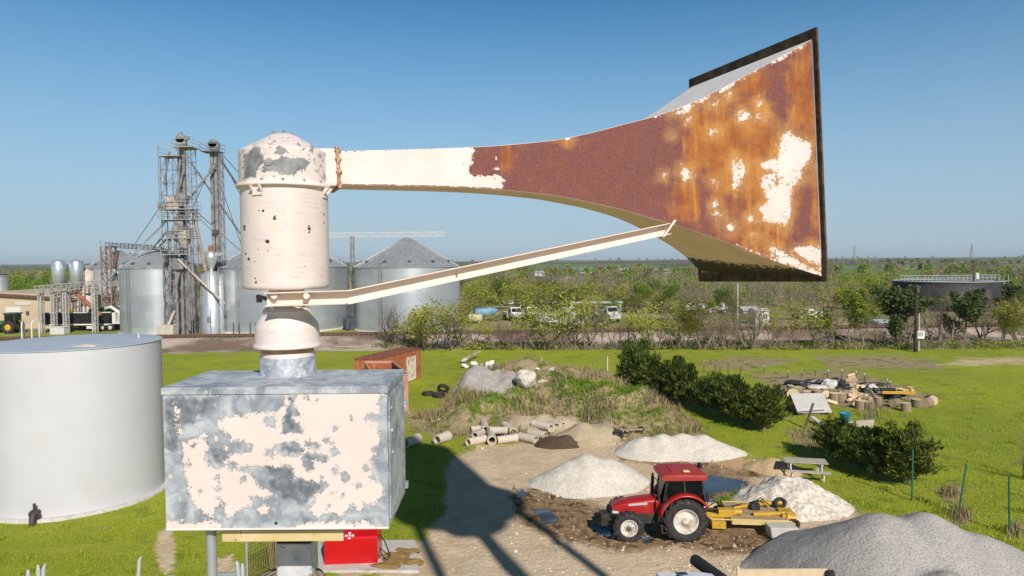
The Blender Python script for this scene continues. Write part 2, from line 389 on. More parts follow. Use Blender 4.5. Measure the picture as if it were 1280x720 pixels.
m.box(((x0+x1)/2, yf-.0035, ztop-.019), (x1-x0+.010, .003, .0215)); m.box((x1+.0035, (yf+yb)/2, ztop-.019), (.003, yb-yf-.004, .0215)); m.box((x0-.0035, (yf+yb)/2, ztop-.019), (.003, yb-yf-.004, .0215))
spart('lid', m, mGal, cab, bevel=.002)
m = SMB(); m.box((x1+.004, (yf+yb)/2-.0, (zbot+zl)/2+.005), (.006, yb-yf-.05, zl-zbot-.06))
for k in range(3): m.cyl((x1+.006, yf+.06+.005*k, 9.36-.1*k), (x1+.013, yf+.06+.005*k, 9.36-.1*k), .008, n=8)
m.box((x1+.012, yb-.02, zbot+.05), (.014, .03, .03)); m.box((x1+.012, yb-.02, 9.30), (.014, .03, .03))
spart('side_panel', m, mGal, cab)
m = SMB()
zz = at(345, 654, 2.949)
m.cyl((zz.x, 2.951, zz.z), (zz.x, 2.9465, zz.z), .0062, n=14); spart('drain_hole', m, mBlack, cab)
# hem folded along the bottom front edge
m = SMB(); m.cyl((x0, yf-.001, zbot+.004), (x1, yf-.001, zbot+.004), .005, n=8); spart('bottom_hem', m, mCream, cab)
# --- neck and drum (lathe parts)
def zc(y, r=0): return at(359, y, 3.3-r).z
AX = at(357, 300, 3.3); AX2 = V((AX.x, 3.3, 0))
def lathe_grid(prof, n, sub):
    out = []
    for (r0, a0), (r1, a1) in zip(prof[:-1], prof[1:]):
        k = max(1, int(abs(a1-a0)/sub))
        out += [(r0+(r1-r0)*i/k, a0+(a1-a0)*i/k) for i in range(k)]
    return out+[prof[-1]]
BARE = [[(304, 196), (318, 183), (326, 184), (325, 195), (330, 202), (322, 212), (318, 222), (304, 224)], [(326, 212), (332, 203), (345, 200), (352, 194), (362, 197), (376, 197), (388, 203), (386, 208), (372, 214), (366, 220), (352, 219), (338, 214), (328, 217)],
        [(371, 179), (376, 179), (377, 184), (372, 183)], [(388, 180), (393, 182), (391, 190), (388, 188)], [(345, 184), (350, 181), (362, 190), (348, 194), (344, 192)]]
CH = [(328.8, 263.5, 2.1), (323.5, 263.5, 1.2), (343, 273, 2.4), (344, 270, 1.6), (386.5, 286, 2.1), (386.3, 283, 1.6), (386.5, 290, 1.6), (334.3, 302, 3), (322, 312, 1.2), (335, 313, 1.2), (311, 324, 2), (307, 318, 1.4), (320, 353, 1.8), (319, 348, 1.4), (355, 268, 1.3), (305.5, 283, 1.8), (305.6, 287, 1.6), (381, 333, 1.3), (405, 279, 1.2), (405, 268, 1.2), (318, 327, 1.1), (347, 304, 1), (348, 318, .9), (377, 296, .9)]
def chip_attrs(o):
    W = [V(v.co)+BASE for v in o.data.vertices]
    bl, ch = [], []
    for p in W:
        if p.y > 3.34: bl.append(-1); ch.append(-1); continue
        q = proj(p); bl.append(max(bias(*q, BARE, feather=4), (-.30 if o.name.startswith('rotor_cap') else -1))); ch.append(max([-1.0]+[1-math.hypot(q[0]-x, q[1]-y)/r for x, y, r in CH]))
    set_attr(o.data, 'bare', bl); set_attr(o.data, 'chip', ch)
m = SMB(); rD = .199
zb_, zt_ = zc(362.5, .19), zc(231, .19)
m.lathe(lathe_grid([(rD-.012, zb_), (rD-.004, zb_+.004), (rD, zb_+.014), (rD, zt_)], 0, .006), 160, AX2)
drum = spart('rotor_drum', m, mDrum); chip_attrs(drum)
m = SMB(); m.lathe([(rD-.01, zt_), (.215, zt_), (.218, zt_+.004), (.218, zt_+.012), (.212, zt_+.014), (.212, zt_+.022), (.202, zt_+.024)], 96, AX2); spart('collar_ring', m, mCream)
m = SMB(); zr = zc(183.5, .19); zap = zc(166.5, .04)
m.lathe(lathe_grid([(.2025, zt_+.02), (.2025, zr)], 0, .006)+lathe_grid([(.2, zr+.003), (.05, zap)], 0, .012)+[(.001, zap+.001)], 140, AX2)
cap = spart('rotor_cap', m, mDrum); chip_attrs(cap)
m = SMB()
for a in (-2.6, -1.2, .5, 2.): m = SMB(); m.cyl(AX2+V((.045*math.cos(a), .045*math.sin(a), zap-.004)), AX2+V((.045*math.cos(a), .045*math.sin(a), zap+.012)), .009, n=6, smooth=False); spart('top_bolt', m, mBolt, cap)
m = SMB(); m.cyl(AX2+V((-.0, -.2005, zc(202, .2))), AX2+V((-.0, -.2065, zc(202, .2))), .017, n=20)
spart('bolt', m, mBolt, cap)
for k in range(14):
    a = -PI*.98+k*PI/7; m = SMB()
    m.cyl(AX2+V((.209*math.cos(a), .209*math.sin(a), zt_+.02)), AX2+V((.209*math.cos(a), .209*math.sin(a), zt_+.029)), .006, n=6, smooth=False); spart('collar_bolt', m, mBolt, cap)
for px, sgn in ((321, 1), (399, -1)):
    m = SMB(); t = at(px, 233, 3.1); b = math.atan2(-(math.sqrt(max(.001, .2**2-(t.x-AX.x)**2))), t.x-AX.x)
    d = V((math.cos(b), math.sin(b), 0)); e = V((-d.y, d.x, 0)); p = AX2+d*rD
    for q in (-.022, .022): m.extrude([p+e*(q-.003)+V((0, 0, zt_)), p+d*.034+e*(q-.003)+V((0, 0, zt_)), p+e*(q-.003)+V((0, 0, zt_-.04))], e*.006)
    m.box(p+d*.003+V((0, 0, zt_-.022)), (.05, .006, .044), Matrix.Rotation(b+PI/2, 3, 'Z'))
    spart('bracket', m, mCream, drum)
zn = lambda y, r: zc(y, r)
m = SMB(); m.lathe([(.082, zn(389, .08)), (.082, zb_+.002)], 48, AX2); spart('neck_tube', m, mCream)
m = SMB(); m.lathe([(.09, zn(391, .1)), (.102, zn(391, .1)), (.102, zn(386, .1)), (.09, zn(386, .1))], 48, AX2); spart('neck_ring', m, mCream)
m = SMB(); m.lathe(lathe_grid([(.156, zn(437.5, .15)), (.158, zn(436, .15)), (.150, zn(432, .15)), (.1465, zn(412, .15)), (.140, zn(407, .14)), (.121, zn(398, .12)), (.113, zn(394, .11)), (.110, zn(389, .11)), (.092, zn(388, .1))], 0, .006), 96, AX2)
hood = spart('flared_hood', m, mDrum); chip_attrs(hood)
m = SMB(); m.lathe([(.119, zn(446, .12)), (.119, zn(434, .12))], 64, AX2); spart('inner_tube', m, mat('rust brown pipe', (.30, .17, .09), (.46, .30, .17), 30, .8))
m = SMB(); m.lathe([(.14, ztop), (.128, ztop+.008), (.126, zn(444, .126)), (.12, zn(443, .12))], 64, AX2)
N = NT('half bare collar'); g = galv_nodes(N, 1.4)
sx = N.n('SeparateXYZ'); N.put(sx.inputs[0], N.co())
f = N.math('ADD', N.ramp(sx.outputs[2], zn(452, .126)-BASE.z, zn(446, .126)-BASE.z, -.6, .6), N.math('MULTIPLY', N.math('SUBTRACT', N.noise(40, 6, .65), .5), 1.6))
f2 = N.ramp(N.noise(26, 6, .65), .62, .66)
spart('base_collar', m, N.done(N.mix(N.math('MAXIMUM', N.ramp(f, 0, .1), f2), g, CREAM), .55, .2))
# --- horn
HO = at(357, 210, 3.3); ha = V((0.91063163, 0.41087213, 0.04397869)); hs = V((-0.41019704, 0.91168565, -0.02382578)); hu = V((-0.04988409, 0.00365658, 0.99874832))
TT = [(.24, .066, .090, .090, .086), (.92, .094, .113, .113, .100), (1.35, .128, .159, .146, .140), (1.55, .162, .202, .174, .170), (1.75, .208, .253, .208, .200), (2.0, .268, .333, .268, .247), (2.25, .357, .424, .352, .313), (2.6, .526, .583, .497, .425), (2.86, .660, .690, .645, .526)]
def hprof(t):
    for A, B in zip(TT[:-1], TT[1:]):
        if t <= B[0]+1e-9:
            i = TT.index(A); P0 = TT[max(0, i-1)]; P3 = TT[min(len(TT)-1, i+2)]; k = (t-A[0])/(B[0]-A[0]); o = []
            for j in range(1, 5):
                m0 = (B[j]-P0[j])/(B[0]-P0[0])*(B[0]-A[0]); m1 = (P3[j]-A[j])/(P3[0]-A[0])*(B[0]-A[0])
                o.append((2*k**3-3*k*k+1)*A[j]+(k**3-2*k*k+k)*m0+(-2*k**3+3*k*k)*B[j]+(k**3-k*k)*m1)
            return o
    return TT[-1][1:]
def hpt(t, cu, cs):
    """cs -1 near .. 1 far, cu -1 bottom .. 1 top"""
    ht, hbn, hbf, w_ = hprof(t)
    hb = hbn+(hbf-hbn)*(cs+1)/2
    return HO+ha*t+hs*w_*cs+hu*(-hb+(ht+hb)*(cu+1)/2)
TS = [.24+.04*i for i in range(65)]+[2.86]
def hface(fn, nv):
    m = SMB(); vs = [fn(t, -1+2*j/nv) for t in TS for j in range(nv+1)]
    m.add(vs, [(i*(nv+1)+j, (i+1)*(nv+1)+j, (i+1)*(nv+1)+j+1, i*(nv+1)+j+1) for i in range(len(TS)-1) for j in range(nv)])
    return m, vs
Q1 = lambda L: [(560+x/2, 10+y/2) for x, y in L]
HP = [[(410, 150), (592, 150), (594, 185), (592, 198), (586, 214), (593, 219.5), (614, 219.5), (626, 218.5), (630, 226), (628, 245), (410, 245)],
      Q1([(845, 290), (862, 318), (908, 340), (905, 380), (885, 400), (880, 430), (860, 450), (855, 520), (840, 558), (830, 540), (790, 535), (778, 500), (800, 480), (783, 450), (783, 420), (825, 407), (785, 402), (778, 385), (822, 378), (830, 340)]),
      Q1([(715, 375), (735, 380), (744, 410), (725, 458), (713, 452), (710, 400)]), Q1([(583, 398), (606, 403), (608, 425), (595, 437), (578, 415)]), Q1([(722, 258), (756, 262), (762, 275), (728, 284)]), Q1([(768, 262), (798, 268), (792, 280)]),
      Q1([(865, 600), (900, 593), (935, 603), (935, 655), (900, 632), (870, 615)]), Q1([(560, 262), (610, 240), (608, 256), (575, 268)]), Q1([(800, 590), (860, 622), (950, 680), (945, 690), (850, 640), (800, 605)])]
HB = [(560+x/2, 10+y/2, r/2) for x, y, r in [(663, 238, 9), (680, 232, 8), (601, 252, 9), (600, 280, 7), (665, 310, 10), (668, 435, 8), (668, 492, 9), (672, 514, 10), (755, 527, 9), (911, 400, 7), (538, 418, 6), (118, 403, 7), (705, 548, 10), (700, 215, 8), (640, 230, 6), (905, 430, 5), (118, 375, 4), (300, 325, 8), (560, 320, 4), (780, 240, 8), (765, 570, 7)]]
HC = Q1([(808, 412), (822, 414), (824, 445), (812, 450)])
def orange(x, y):
    v = -.75+1.15*sst(820, 850, x)
    for (cx, cy, rx, ry, k) in [(632, 195, 10, 30, 1.1), (706, 170, 9, 16, .8), (690, 176, 40, 7, .7), (976, 122, 13, 42, -1.3), (1006, 262, 12, 30, -1.3), (845, 170, 9, 60, -.9), (905, 150, 30, 25, .5), (888, 255, 16, 40, -.5), (1015, 140, 10, 60, .3), (860, 290, 30, 18, -.7), (925, 270, 25, 30, -.3), (880, 130, 16, 14, -.6), (1000, 100, 10, 30, .6), (940, 205, 60, 50, .35), (665, 150, 30, 6, .5)]:
        d = ((x-cx)/rx)**2+((y-cy)/ry)**2
        v += k*math.exp(-d)
    return v
mh, vs = hface(lambda t, k: hpt(t, k, -1), 64)
hn = spart('horn', mh, mHorn, fix=False)
pa, og, hl = [], [], []
for i, p in enumerate(vs):
    q = proj(p); j = i % 65
    b = bias(*q, HP, HB, (HC,), (), 6.5); hl.append(bias(*q, HP[1:], HB, (), (), 14) if q[0] > 640 else -1.0)
    if j >= 63 and q[0] > 640: b = max(b, -.55+.55*sst(780, 840, q[0])+.7*noise.noise(V((q[0]*.07, 0, 3))))
    if j <= 1 and q[0] > 640: b = max(b, -.45+.5*sst(900, 960, q[0])+.6*noise.noise(V((q[0]*.06, 5, 3))))
    if j >= 63 and q[0] < 640: b = min(b, .25)
    if j <= 1 and q[0] < 640: b = min(b, -.05)
    pa.append(b); og.append(orange(*q))
set_attr(hn.data, 'halo', hl); set_attr(hn.data, 'paint', pa); set_attr(hn.data, 'orange', og)
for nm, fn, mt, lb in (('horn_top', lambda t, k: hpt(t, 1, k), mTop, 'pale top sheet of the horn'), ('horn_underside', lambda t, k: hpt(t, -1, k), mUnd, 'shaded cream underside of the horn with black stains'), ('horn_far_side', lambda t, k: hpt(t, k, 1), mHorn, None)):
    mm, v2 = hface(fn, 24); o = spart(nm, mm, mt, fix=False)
    if lb: o['label'] = lb
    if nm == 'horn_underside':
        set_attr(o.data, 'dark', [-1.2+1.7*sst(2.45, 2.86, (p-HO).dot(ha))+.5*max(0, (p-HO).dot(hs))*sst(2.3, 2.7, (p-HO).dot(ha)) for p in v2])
    if nm == 'horn_far_side':
        set_attr(o.data, 'paint', [-1.0]*len(v2)); set_attr(o.data, 'halo', [-1.0]*len(v2)); set_attr(o.data, 'orange', [.1]*len(v2))
for o in [x for x in siren.children if x.name.startswith('horn')]:
    sm = o.modifiers.new('solid', 'SOLIDIFY'); sm.thickness = .004; sm.offset = 0
m = SMB()
Wm, Hm, wi, hi_ = .560, .722, .530, .655
def mp(cs, cu, t): return HO+ha*t+hs*cs+hu*cu
for a, b in (((-Wm, Hm), (Wm, Hm)), ((Wm, Hm), (Wm, -Hm)), ((Wm, -Hm), (-Wm, -Hm)), ((-Wm, -Hm), (-Wm, Hm))):
    ia = (a[0]/Wm*wi, a[1]/Hm*hi_); ib = (b[0]/Wm*wi, b[1]/Hm*hi_)
    m.hexa([mp(*a, 2.862), mp(*b, 2.862), mp(*ib, 2.862), mp(*ia, 2.862)], [mp(*a, 2.868), mp(*b, 2.868), mp(*ib, 2.868), mp(*ia, 2.868)])
    # short return lip facing back at the outer edge
    m.hexa([mp(*a, 2.8685), mp(*b, 2.8685), mp(b[0]*.985, b[1]*.988, 2.8685), mp(a[0]*.985, a[1]*.988, 2.8685)], [mp(*a, 2.876), mp(*b, 2.876), mp(b[0]*.985, b[1]*.988, 2.876), mp(a[0]*.985, a[1]*.988, 2.876)])
spart('mouth_flange', m, mFl)
# throat box and its flange
m = SMB()
def hbox(m, t0, t1, w_, h0, h1):
    f = lambda t: [HO+ha*t-hs*w_+hu*h0, HO+ha*t+hs*w_+hu*h0, HO+ha*t+hs*w_+hu*h1, HO+ha*t-hs*w_+hu*h1]
    m.hexa(f(t0), f(t1))
hbox(m, .12, .222, .096, -.098, .080)
spart('throat_box', m, mDrum, bevel=.006); o = siren.children[-1]
tb = [x for x in siren.children if x.name == 'throat_box'][0]; set_attr(tb.data, 'bare', [-.45]*len(tb.data.vertices)); set_attr(tb.data, 'chip', [-1.0]*len(tb.data.vertices))
m = SMB(); hbox(m, .222, .229, .104, -.108, .088); hbox(m, .2295, .236, .104, -.108, .088)
for cu in (-.09, -.03, .03, .07): m.cyl(HO+ha*.215-hs*.099+hu*cu, HO+ha*.246-hs*.099+hu*cu, .006, n=6)
spart('throat_flange', m, mat('rusty bolted flange', (.30, .11, .04), (.62, .47, .34), 40, .85))
# brace channel
pA, pB, pC = at(334, 374, 3.135), at(437, 371, 3.16), HO+ha*2.0-hu*.372-hs*.235
prof = [(0, -.031), (0.042, -.031), (.042, -.0265), (.0045, -.0265), (.0045, .0265), (.05, .0265), (.05, .031), (0, .031)]
m = SMB(); sweep(m, prof, [pA, pB, pC], V((.12, -1, 0)))
br = spart('brace_channel', m, mCreamDirty)
m = SMB(); m.hexa([pC+V((-.03, -.055, -.045)), pC+V((-.018, -.055, -.045)), pC+V((-.018, .0, -.045)), pC+V((-.03, .0, -.045))], [pC+V((.035, -.055, .05)), pC+V((.05, -.055, .05)), pC+V((.05, .0, .05)), pC+V((.035, .0, .05))])
spart('end_plate', m, mCreamDirty, br)
for px in (345, 385):
    m = SMB(); p = at(px, 369.5, 3.13); m.cyl(p+V((0, .0, 0)), p+V((0, -.028, 0)), .014, n=10); spart('bolt', m, mCream, br)
m = SMB(); m.extrude([at(333, 366, 3.12), at(334, 383, 3.12), at(342, 388, 3.12)], (0, .006, 0)); spart('gusset', m, mCreamDirty, br)
m = SMB(); p = at(328, 372, 3.16); m.box(p, (.05, .03, .014), Matrix.Rotation(.3, 3, 'Y')); m.box(p+V((-.015, 0, -.012)), (.02, .02, .02)); spart('latch', m, mBlack, br)
# bolts that hold the channel under the drum
# --- mount under the cabinet
m = SMB()
a, b = at(277, 672.5, 2.985), at(429, 669.5, 2.985)
m.box((a+b)/2+V((0, .005, 0)), ((b-a).length, .006, .044)); m.box((a+b)/2+V((0, .04, .024)), ((b-a).length, .075, .006))
spart('mounting_beam', m, mYellow, bevel=.002)
zb2 = ((a+b)/2).z+.028
m = SMB(); m.box((-1.01, 3.2, (zb2+zbot)/2), (.62, .2, zbot-zb2-.002)); spart('shaded_skid', m, mBlack)  # skid coloured black to stand for the shadowed gap under the cabinet
p = at(367, 693, 3.16)
pr_ = at(360, 705, 3.475); ptop = pr_.z
m = SMB(); m.box((at(367, 693, 3.32).x, 3.38, ptop+.085), (.172, .12, .165)); spart('mounting_block', m, mat('chalky grey block', (.50, .52, .54), (.72, .70, .66), 16, .8, c3=(.30, .33, .36), s3=20, t3=(.55, .62)), bevel=.006)
m = SMB(); m.box((at(367, 693, 3.32).x, 3.385, ptop+.21), (.165, .12, .08)); spart('shim', m, mBlack)
# --- wooden pole below
p.x = at(361, 720, 3.3).x
N = NT('old pole end grain')
mpn = N.n('TexWave', {'Scale': 9, 'Distortion': 3.0, 'Detail': 3}, wave_type='RINGS', rings_direction='Z'); N.put(mpn.inputs[0], N.co())
c = N.mix(mpn.outputs['Fac'], (.24, .18, .115), (.42, .33, .22)); c = N.mix(N.ramp(N.noise(14, 6), .5, .7), c, (.07, .05, .035)); N.bump(mpn.outputs['Fac'], .8, .01)
mRing = N.done(c, .95)
mPole = mat('weathered pole wood', (.13, .095, .065), (.24, .18, .12), 4, .95, bump=.6, bscale=20)
m = MB(); m.lathe([(.22, 0), (.185, ptop-.02), (.175, ptop-.004)], 40, caps=False); m.m = 1; m.lathe([(.175, ptop-.004), (.12, ptop+.004), (.06, ptop+.006), (.0005, ptop+.006)], 40, caps=False)
wp = m.build('wooden_pole', [mPole, mRing], loc=(p.x-.005, 3.30, 0)); tag(wp, 'thick weathered wooden pole top directly under the siren cabinet', 'pole')
m = MB(); q = at(264, 665, 3.02); m.cyl((0, 0, 0), (0, 0, zbot-.012), .0215, n=20); m.cyl((0, 0, zbot-.012), (0, 0, zbot-.001), .024, n=20)
cp = m.build('conduit_pipe', mPipe, loc=(q.x, 3.02, 0)); tag(cp, 'slim grey vertical pipe coming down from the siren cabinet', 'pipe')
# ================================================================= GROUND AND SETTING
import numpy as np
camTn = np.array(camT)
def nproj(P):
    v = (P-np.array([0, 0, CAMZ])) @ camTn.T
    z = np.where(v[:, 2] > -.5, -.5, v[:, 2])
    px = 640+F*v[:, 0]/-z; py = 360-F*v[:, 1]/-z
    px[v[:, 2] > -.5] = -9999; return px, py
def nsd(px, py, P):
    d = np.full(px.shape, 1e18); c = np.zeros(px.shape, bool); n = len(P); j = n-1
    for i in range(n):
        ax, ay = P[j]; bx, by = P[i]; ux, uy = bx-ax, by-ay; L = ux*ux+uy*uy
        t = np.clip(((px-ax)*ux+(py-ay)*uy)/max(L, 1e-9), 0, 1)
        d = np.minimum(d, (px-ax-t*ux)**2+(py-ay-t*uy)**2)
        cr = ((by > py) != (ay > py)) & (px < (ax-bx)*(py-by)/((ay-by) if ay != by else 1e-9)+bx); c ^= cr; j = i
    d = np.sqrt(d); return np.where(c, d, -d)
def nsst(a, b, x):
    t = np.clip((x-a)/(b-a), 0, 1); return t*t*(3-2*t)
Z_DIRT = [[(440, 760), (480, 712), (500, 690), (530, 672), (556, 640), (556, 600), (560, 575), (600, 556), (700, 553), (765, 552), (830, 572), (935, 574), (985, 586), (1000, 604), (1050, 632), (1090, 650), (1190, 664), (1290, 705), (1290, 1200), (440, 1200)],
          [(440, 676), (520, 674), (540, 690), (520, 720), (420, 720)], [(760, 556), (780, 545), (940, 572), (986, 582), (990, 600), (930, 606), (760, 575)],
          [(1170, 456), (1200, 449), (1290, 446), (1290, 454), (1220, 456)], [(195, 664), (216, 660), (222, 720), (196, 720)], [(268, 700), (292, 690), (300, 720), (262, 720)]]
Z_DRY = [[(530, 530), (560, 490), (590, 462), (650, 452), (740, 462), (800, 485), (850, 512), (885, 540), (850, 552), (760, 560), (640, 552), (540, 545)], [(505, 512), (560, 515), (560, 546), (512, 540)],
         [(1020, 446), (1110, 444), (1170, 452), (1180, 462), (1040, 460)], [(940, 468), (1060, 462), (1160, 492), (1168, 508), (1080, 512), (985, 498)], [(980, 536), (1030, 540), (1040, 560), (1000, 562)], [(1170, 612), (1200, 606), (1205, 626), (1180, 630)], [(1188, 640), (1210, 640), (1214, 655), (1190, 655)], [(1020, 620), (1060, 625), (1090, 645), (1040, 640)], [(920, 446), (1000, 450), (940, 462), (860, 458)]]
Z_MUD = [[(632, 612), (680, 606), (730, 620), (790, 640), (880, 640), (990, 668), (1010, 690), (930, 700), (840, 690), (760, 692), (690, 676), (640, 650)], [(840, 590), (890, 588), (940, 602), (930, 620), (900, 640), (850, 640)], [(770, 560), (990, 590), (1000, 602), (880, 600), (770, 575)]]
Z_WET = [[(856, 601), (878, 594), (905, 597), (934, 603), (922, 614), (900, 614), (884, 622), (900, 630), (888, 640), (862, 640), (850, 625)], [(664, 634), (690, 640), (700, 653), (680, 655)], [(795, 668), (818, 672), (808, 680)], [(640, 608), (660, 618), (650, 622)], [(735, 650), (775, 660), (760, 668), (740, 662)]]
Z_SAND = [[(770, 556), (850, 566), (930, 572), (990, 584), (992, 600), (940, 596), (860, 588), (780, 574)]]
Z_GRAV = [[(640, 690), (880, 694), (930, 720), (900, 760), (560, 760), (590, 700)]]
MOUND = [(545, 530), (575, 486), (620, 462), (680, 458), (740, 468), (810, 500), (862, 532), (845, 548), (760, 552), (690, 530), (640, 540), (575, 540)]
def zone_fields(P):
    px, py = nproj(P); out = {}
    behind = px < -9000
    for nm, Z, fe in (('dirt', Z_DIRT, 14), ('dry', Z_DRY, 12), ('mud', Z_MUD, 16), ('wet', Z_WET, 6), ('sand', Z_SAND, 10), ('grav', Z_GRAV, 20)):
        d = np.full(px.shape, -1e9)
        for q in Z: d = np.maximum(d, nsd(px, py, q))
        d = np.clip(d/fe, -1, 1)
        d[behind] = .8 if nm == 'dirt' else -1
        out[nm] = d
    return out
def nheight(P):
    """ground height (metres) from the flat position"""
    px, py = nproj(P); x, y = P[:, 0], P[:, 1]
    h = np.zeros(len(P))
    near = (y > 8) & (y < 84) & (np.abs(x) < 50)
    nz = np.zeros(len(P)); n2 = np.zeros(len(P))
    for i in np.nonzero(near)[0]:
        nz[i] = noise.noise(V((x[i]*.45, y[i]*.45, 0))); n2[i] = noise.fractal(V((x[i]*1.3, y[i]*1.3, 4)), 1, 2, 3)
    fade = near*np.minimum(1, np.minimum((84-y)/6, np.minimum((50-np.abs(x))/6, (y-8)/4))).clip(0, 1)
    d = nsd(px, py, MOUND)
    h += fade*nsst(-4, 26, d)*(1.55+.95*nz+.3*n2)
    h += fade*(.03*nz+.02*n2)
    for q, k in ((Z_MUD[0], .10),):
        m = nsst(-4, 10, nsd(px, py, q)); h += fade*m*k*n2
    # wheel ruts running across the yard
    for (a, b, off, dep) in (((-1.6, 22.0), (-3.2, 42.0), 0, .07), ((-.2, 22.0), (-1.6, 42.0), 0, .07), ((1.0, 24), (10, 27.5), 0, .08)):
        ux, uy = b[0]-a[0], b[1]-a[1]; L = math.hypot(ux, uy)
        t = ((x-a[0])*ux+(y-a[1])*uy)/L; s = np.abs(((x-a[0])*uy-(y-a[1])*ux)/L+.25*np.sin(t*.5))
        h -= fade*dep*np.exp(-(s/.28)**2)*((t > 0) & (t < L))
    return h
def patch(xs, ys):
    X, Y = np.meshgrid(xs, ys); P = np.stack([X.ravel(), Y.ravel(), np.zeros(X.size)], 1)
    nx = len(xs); i = np.arange(len(ys)-1)[:, None]*nx+np.arange(nx-1)[None]
    return P, np.stack([i, i+1, i+nx+1, i+nx], -1).reshape(-1, 4)
def np_mesh(name, P, Q, mats, smooth=False, mi=None):
    me = bpy.data.meshes.new(name); k = Q.shape[1]
    me.vertices.add(len(P)); me.vertices.foreach_set('co', np.ascontiguousarray(P, dtype=np.float32).ravel())
    me.loops.add(Q.size); me.loops.foreach_set('vertex_index', np.ascontiguousarray(Q, dtype=np.int32).ravel())
    me.polygons.add(len(Q)); me.polygons.foreach_set('loop_start', np.arange(0, Q.size, k, dtype=np.int32))
    me.polygons.foreach_set('loop_total', np.full(len(Q), k, dtype=np.int32))
    for m in (mats if isinstance(mats, (list, tuple)) else [mats]): me.materials.append(m)
    if mi is not None: me.polygons.foreach_set('material_index', np.ascontiguousarray(mi, dtype=np.int32))
    me.polygons.foreach_set('use_smooth', np.full(len(Q), smooth)); me.update(); me.validate(); return me
def far_h(x, y):
    r = np.clip((y-700)/3300, 0, 1); return 9.2*r*r*(3-2*r)*(1+.12*np.sin(x/700.)+.08*np.sin(x/260.+1))
near_x = np.arange(-50, 50.01, .3125); near_y = np.arange(4, 92.01, .2933333)
Pn, Qn = patch(near_x, near_y)
parts_ = [(Pn, Qn)]
far_y = np.concatenate([np.linspace(92, 400, 24), np.geomspace(430, 9000, 40)]); far_x = np.concatenate([-np.geomspace(9000, 60, 40), np.linspace(-50, 50, 9), np.geomspace(60, 9000, 40)])
parts_.append(patch(far_x, far_y))
parts_.append(patch(far_x[:41], np.linspace(4, 92, 12))); parts_.append(patch(far_x[48:], np.linspace(4, 92, 12)))
parts_.append(patch(far_x, np.array([-9000, -2000, -500, -100, -40, -15, 4.])))
PP, QQ, o = [], [], 0
for P, Q in parts_: PP.append(P); QQ.append(Q+o); o += len(P)
PP = np.concatenate(PP); QQ = np.concatenate(QQ)
ZF = zone_fields(PP); Zh = nheight(PP); PP2 = PP.copy(); PP2[:, 2] = Zh+far_h(PP[:, 0], PP[:, 1])
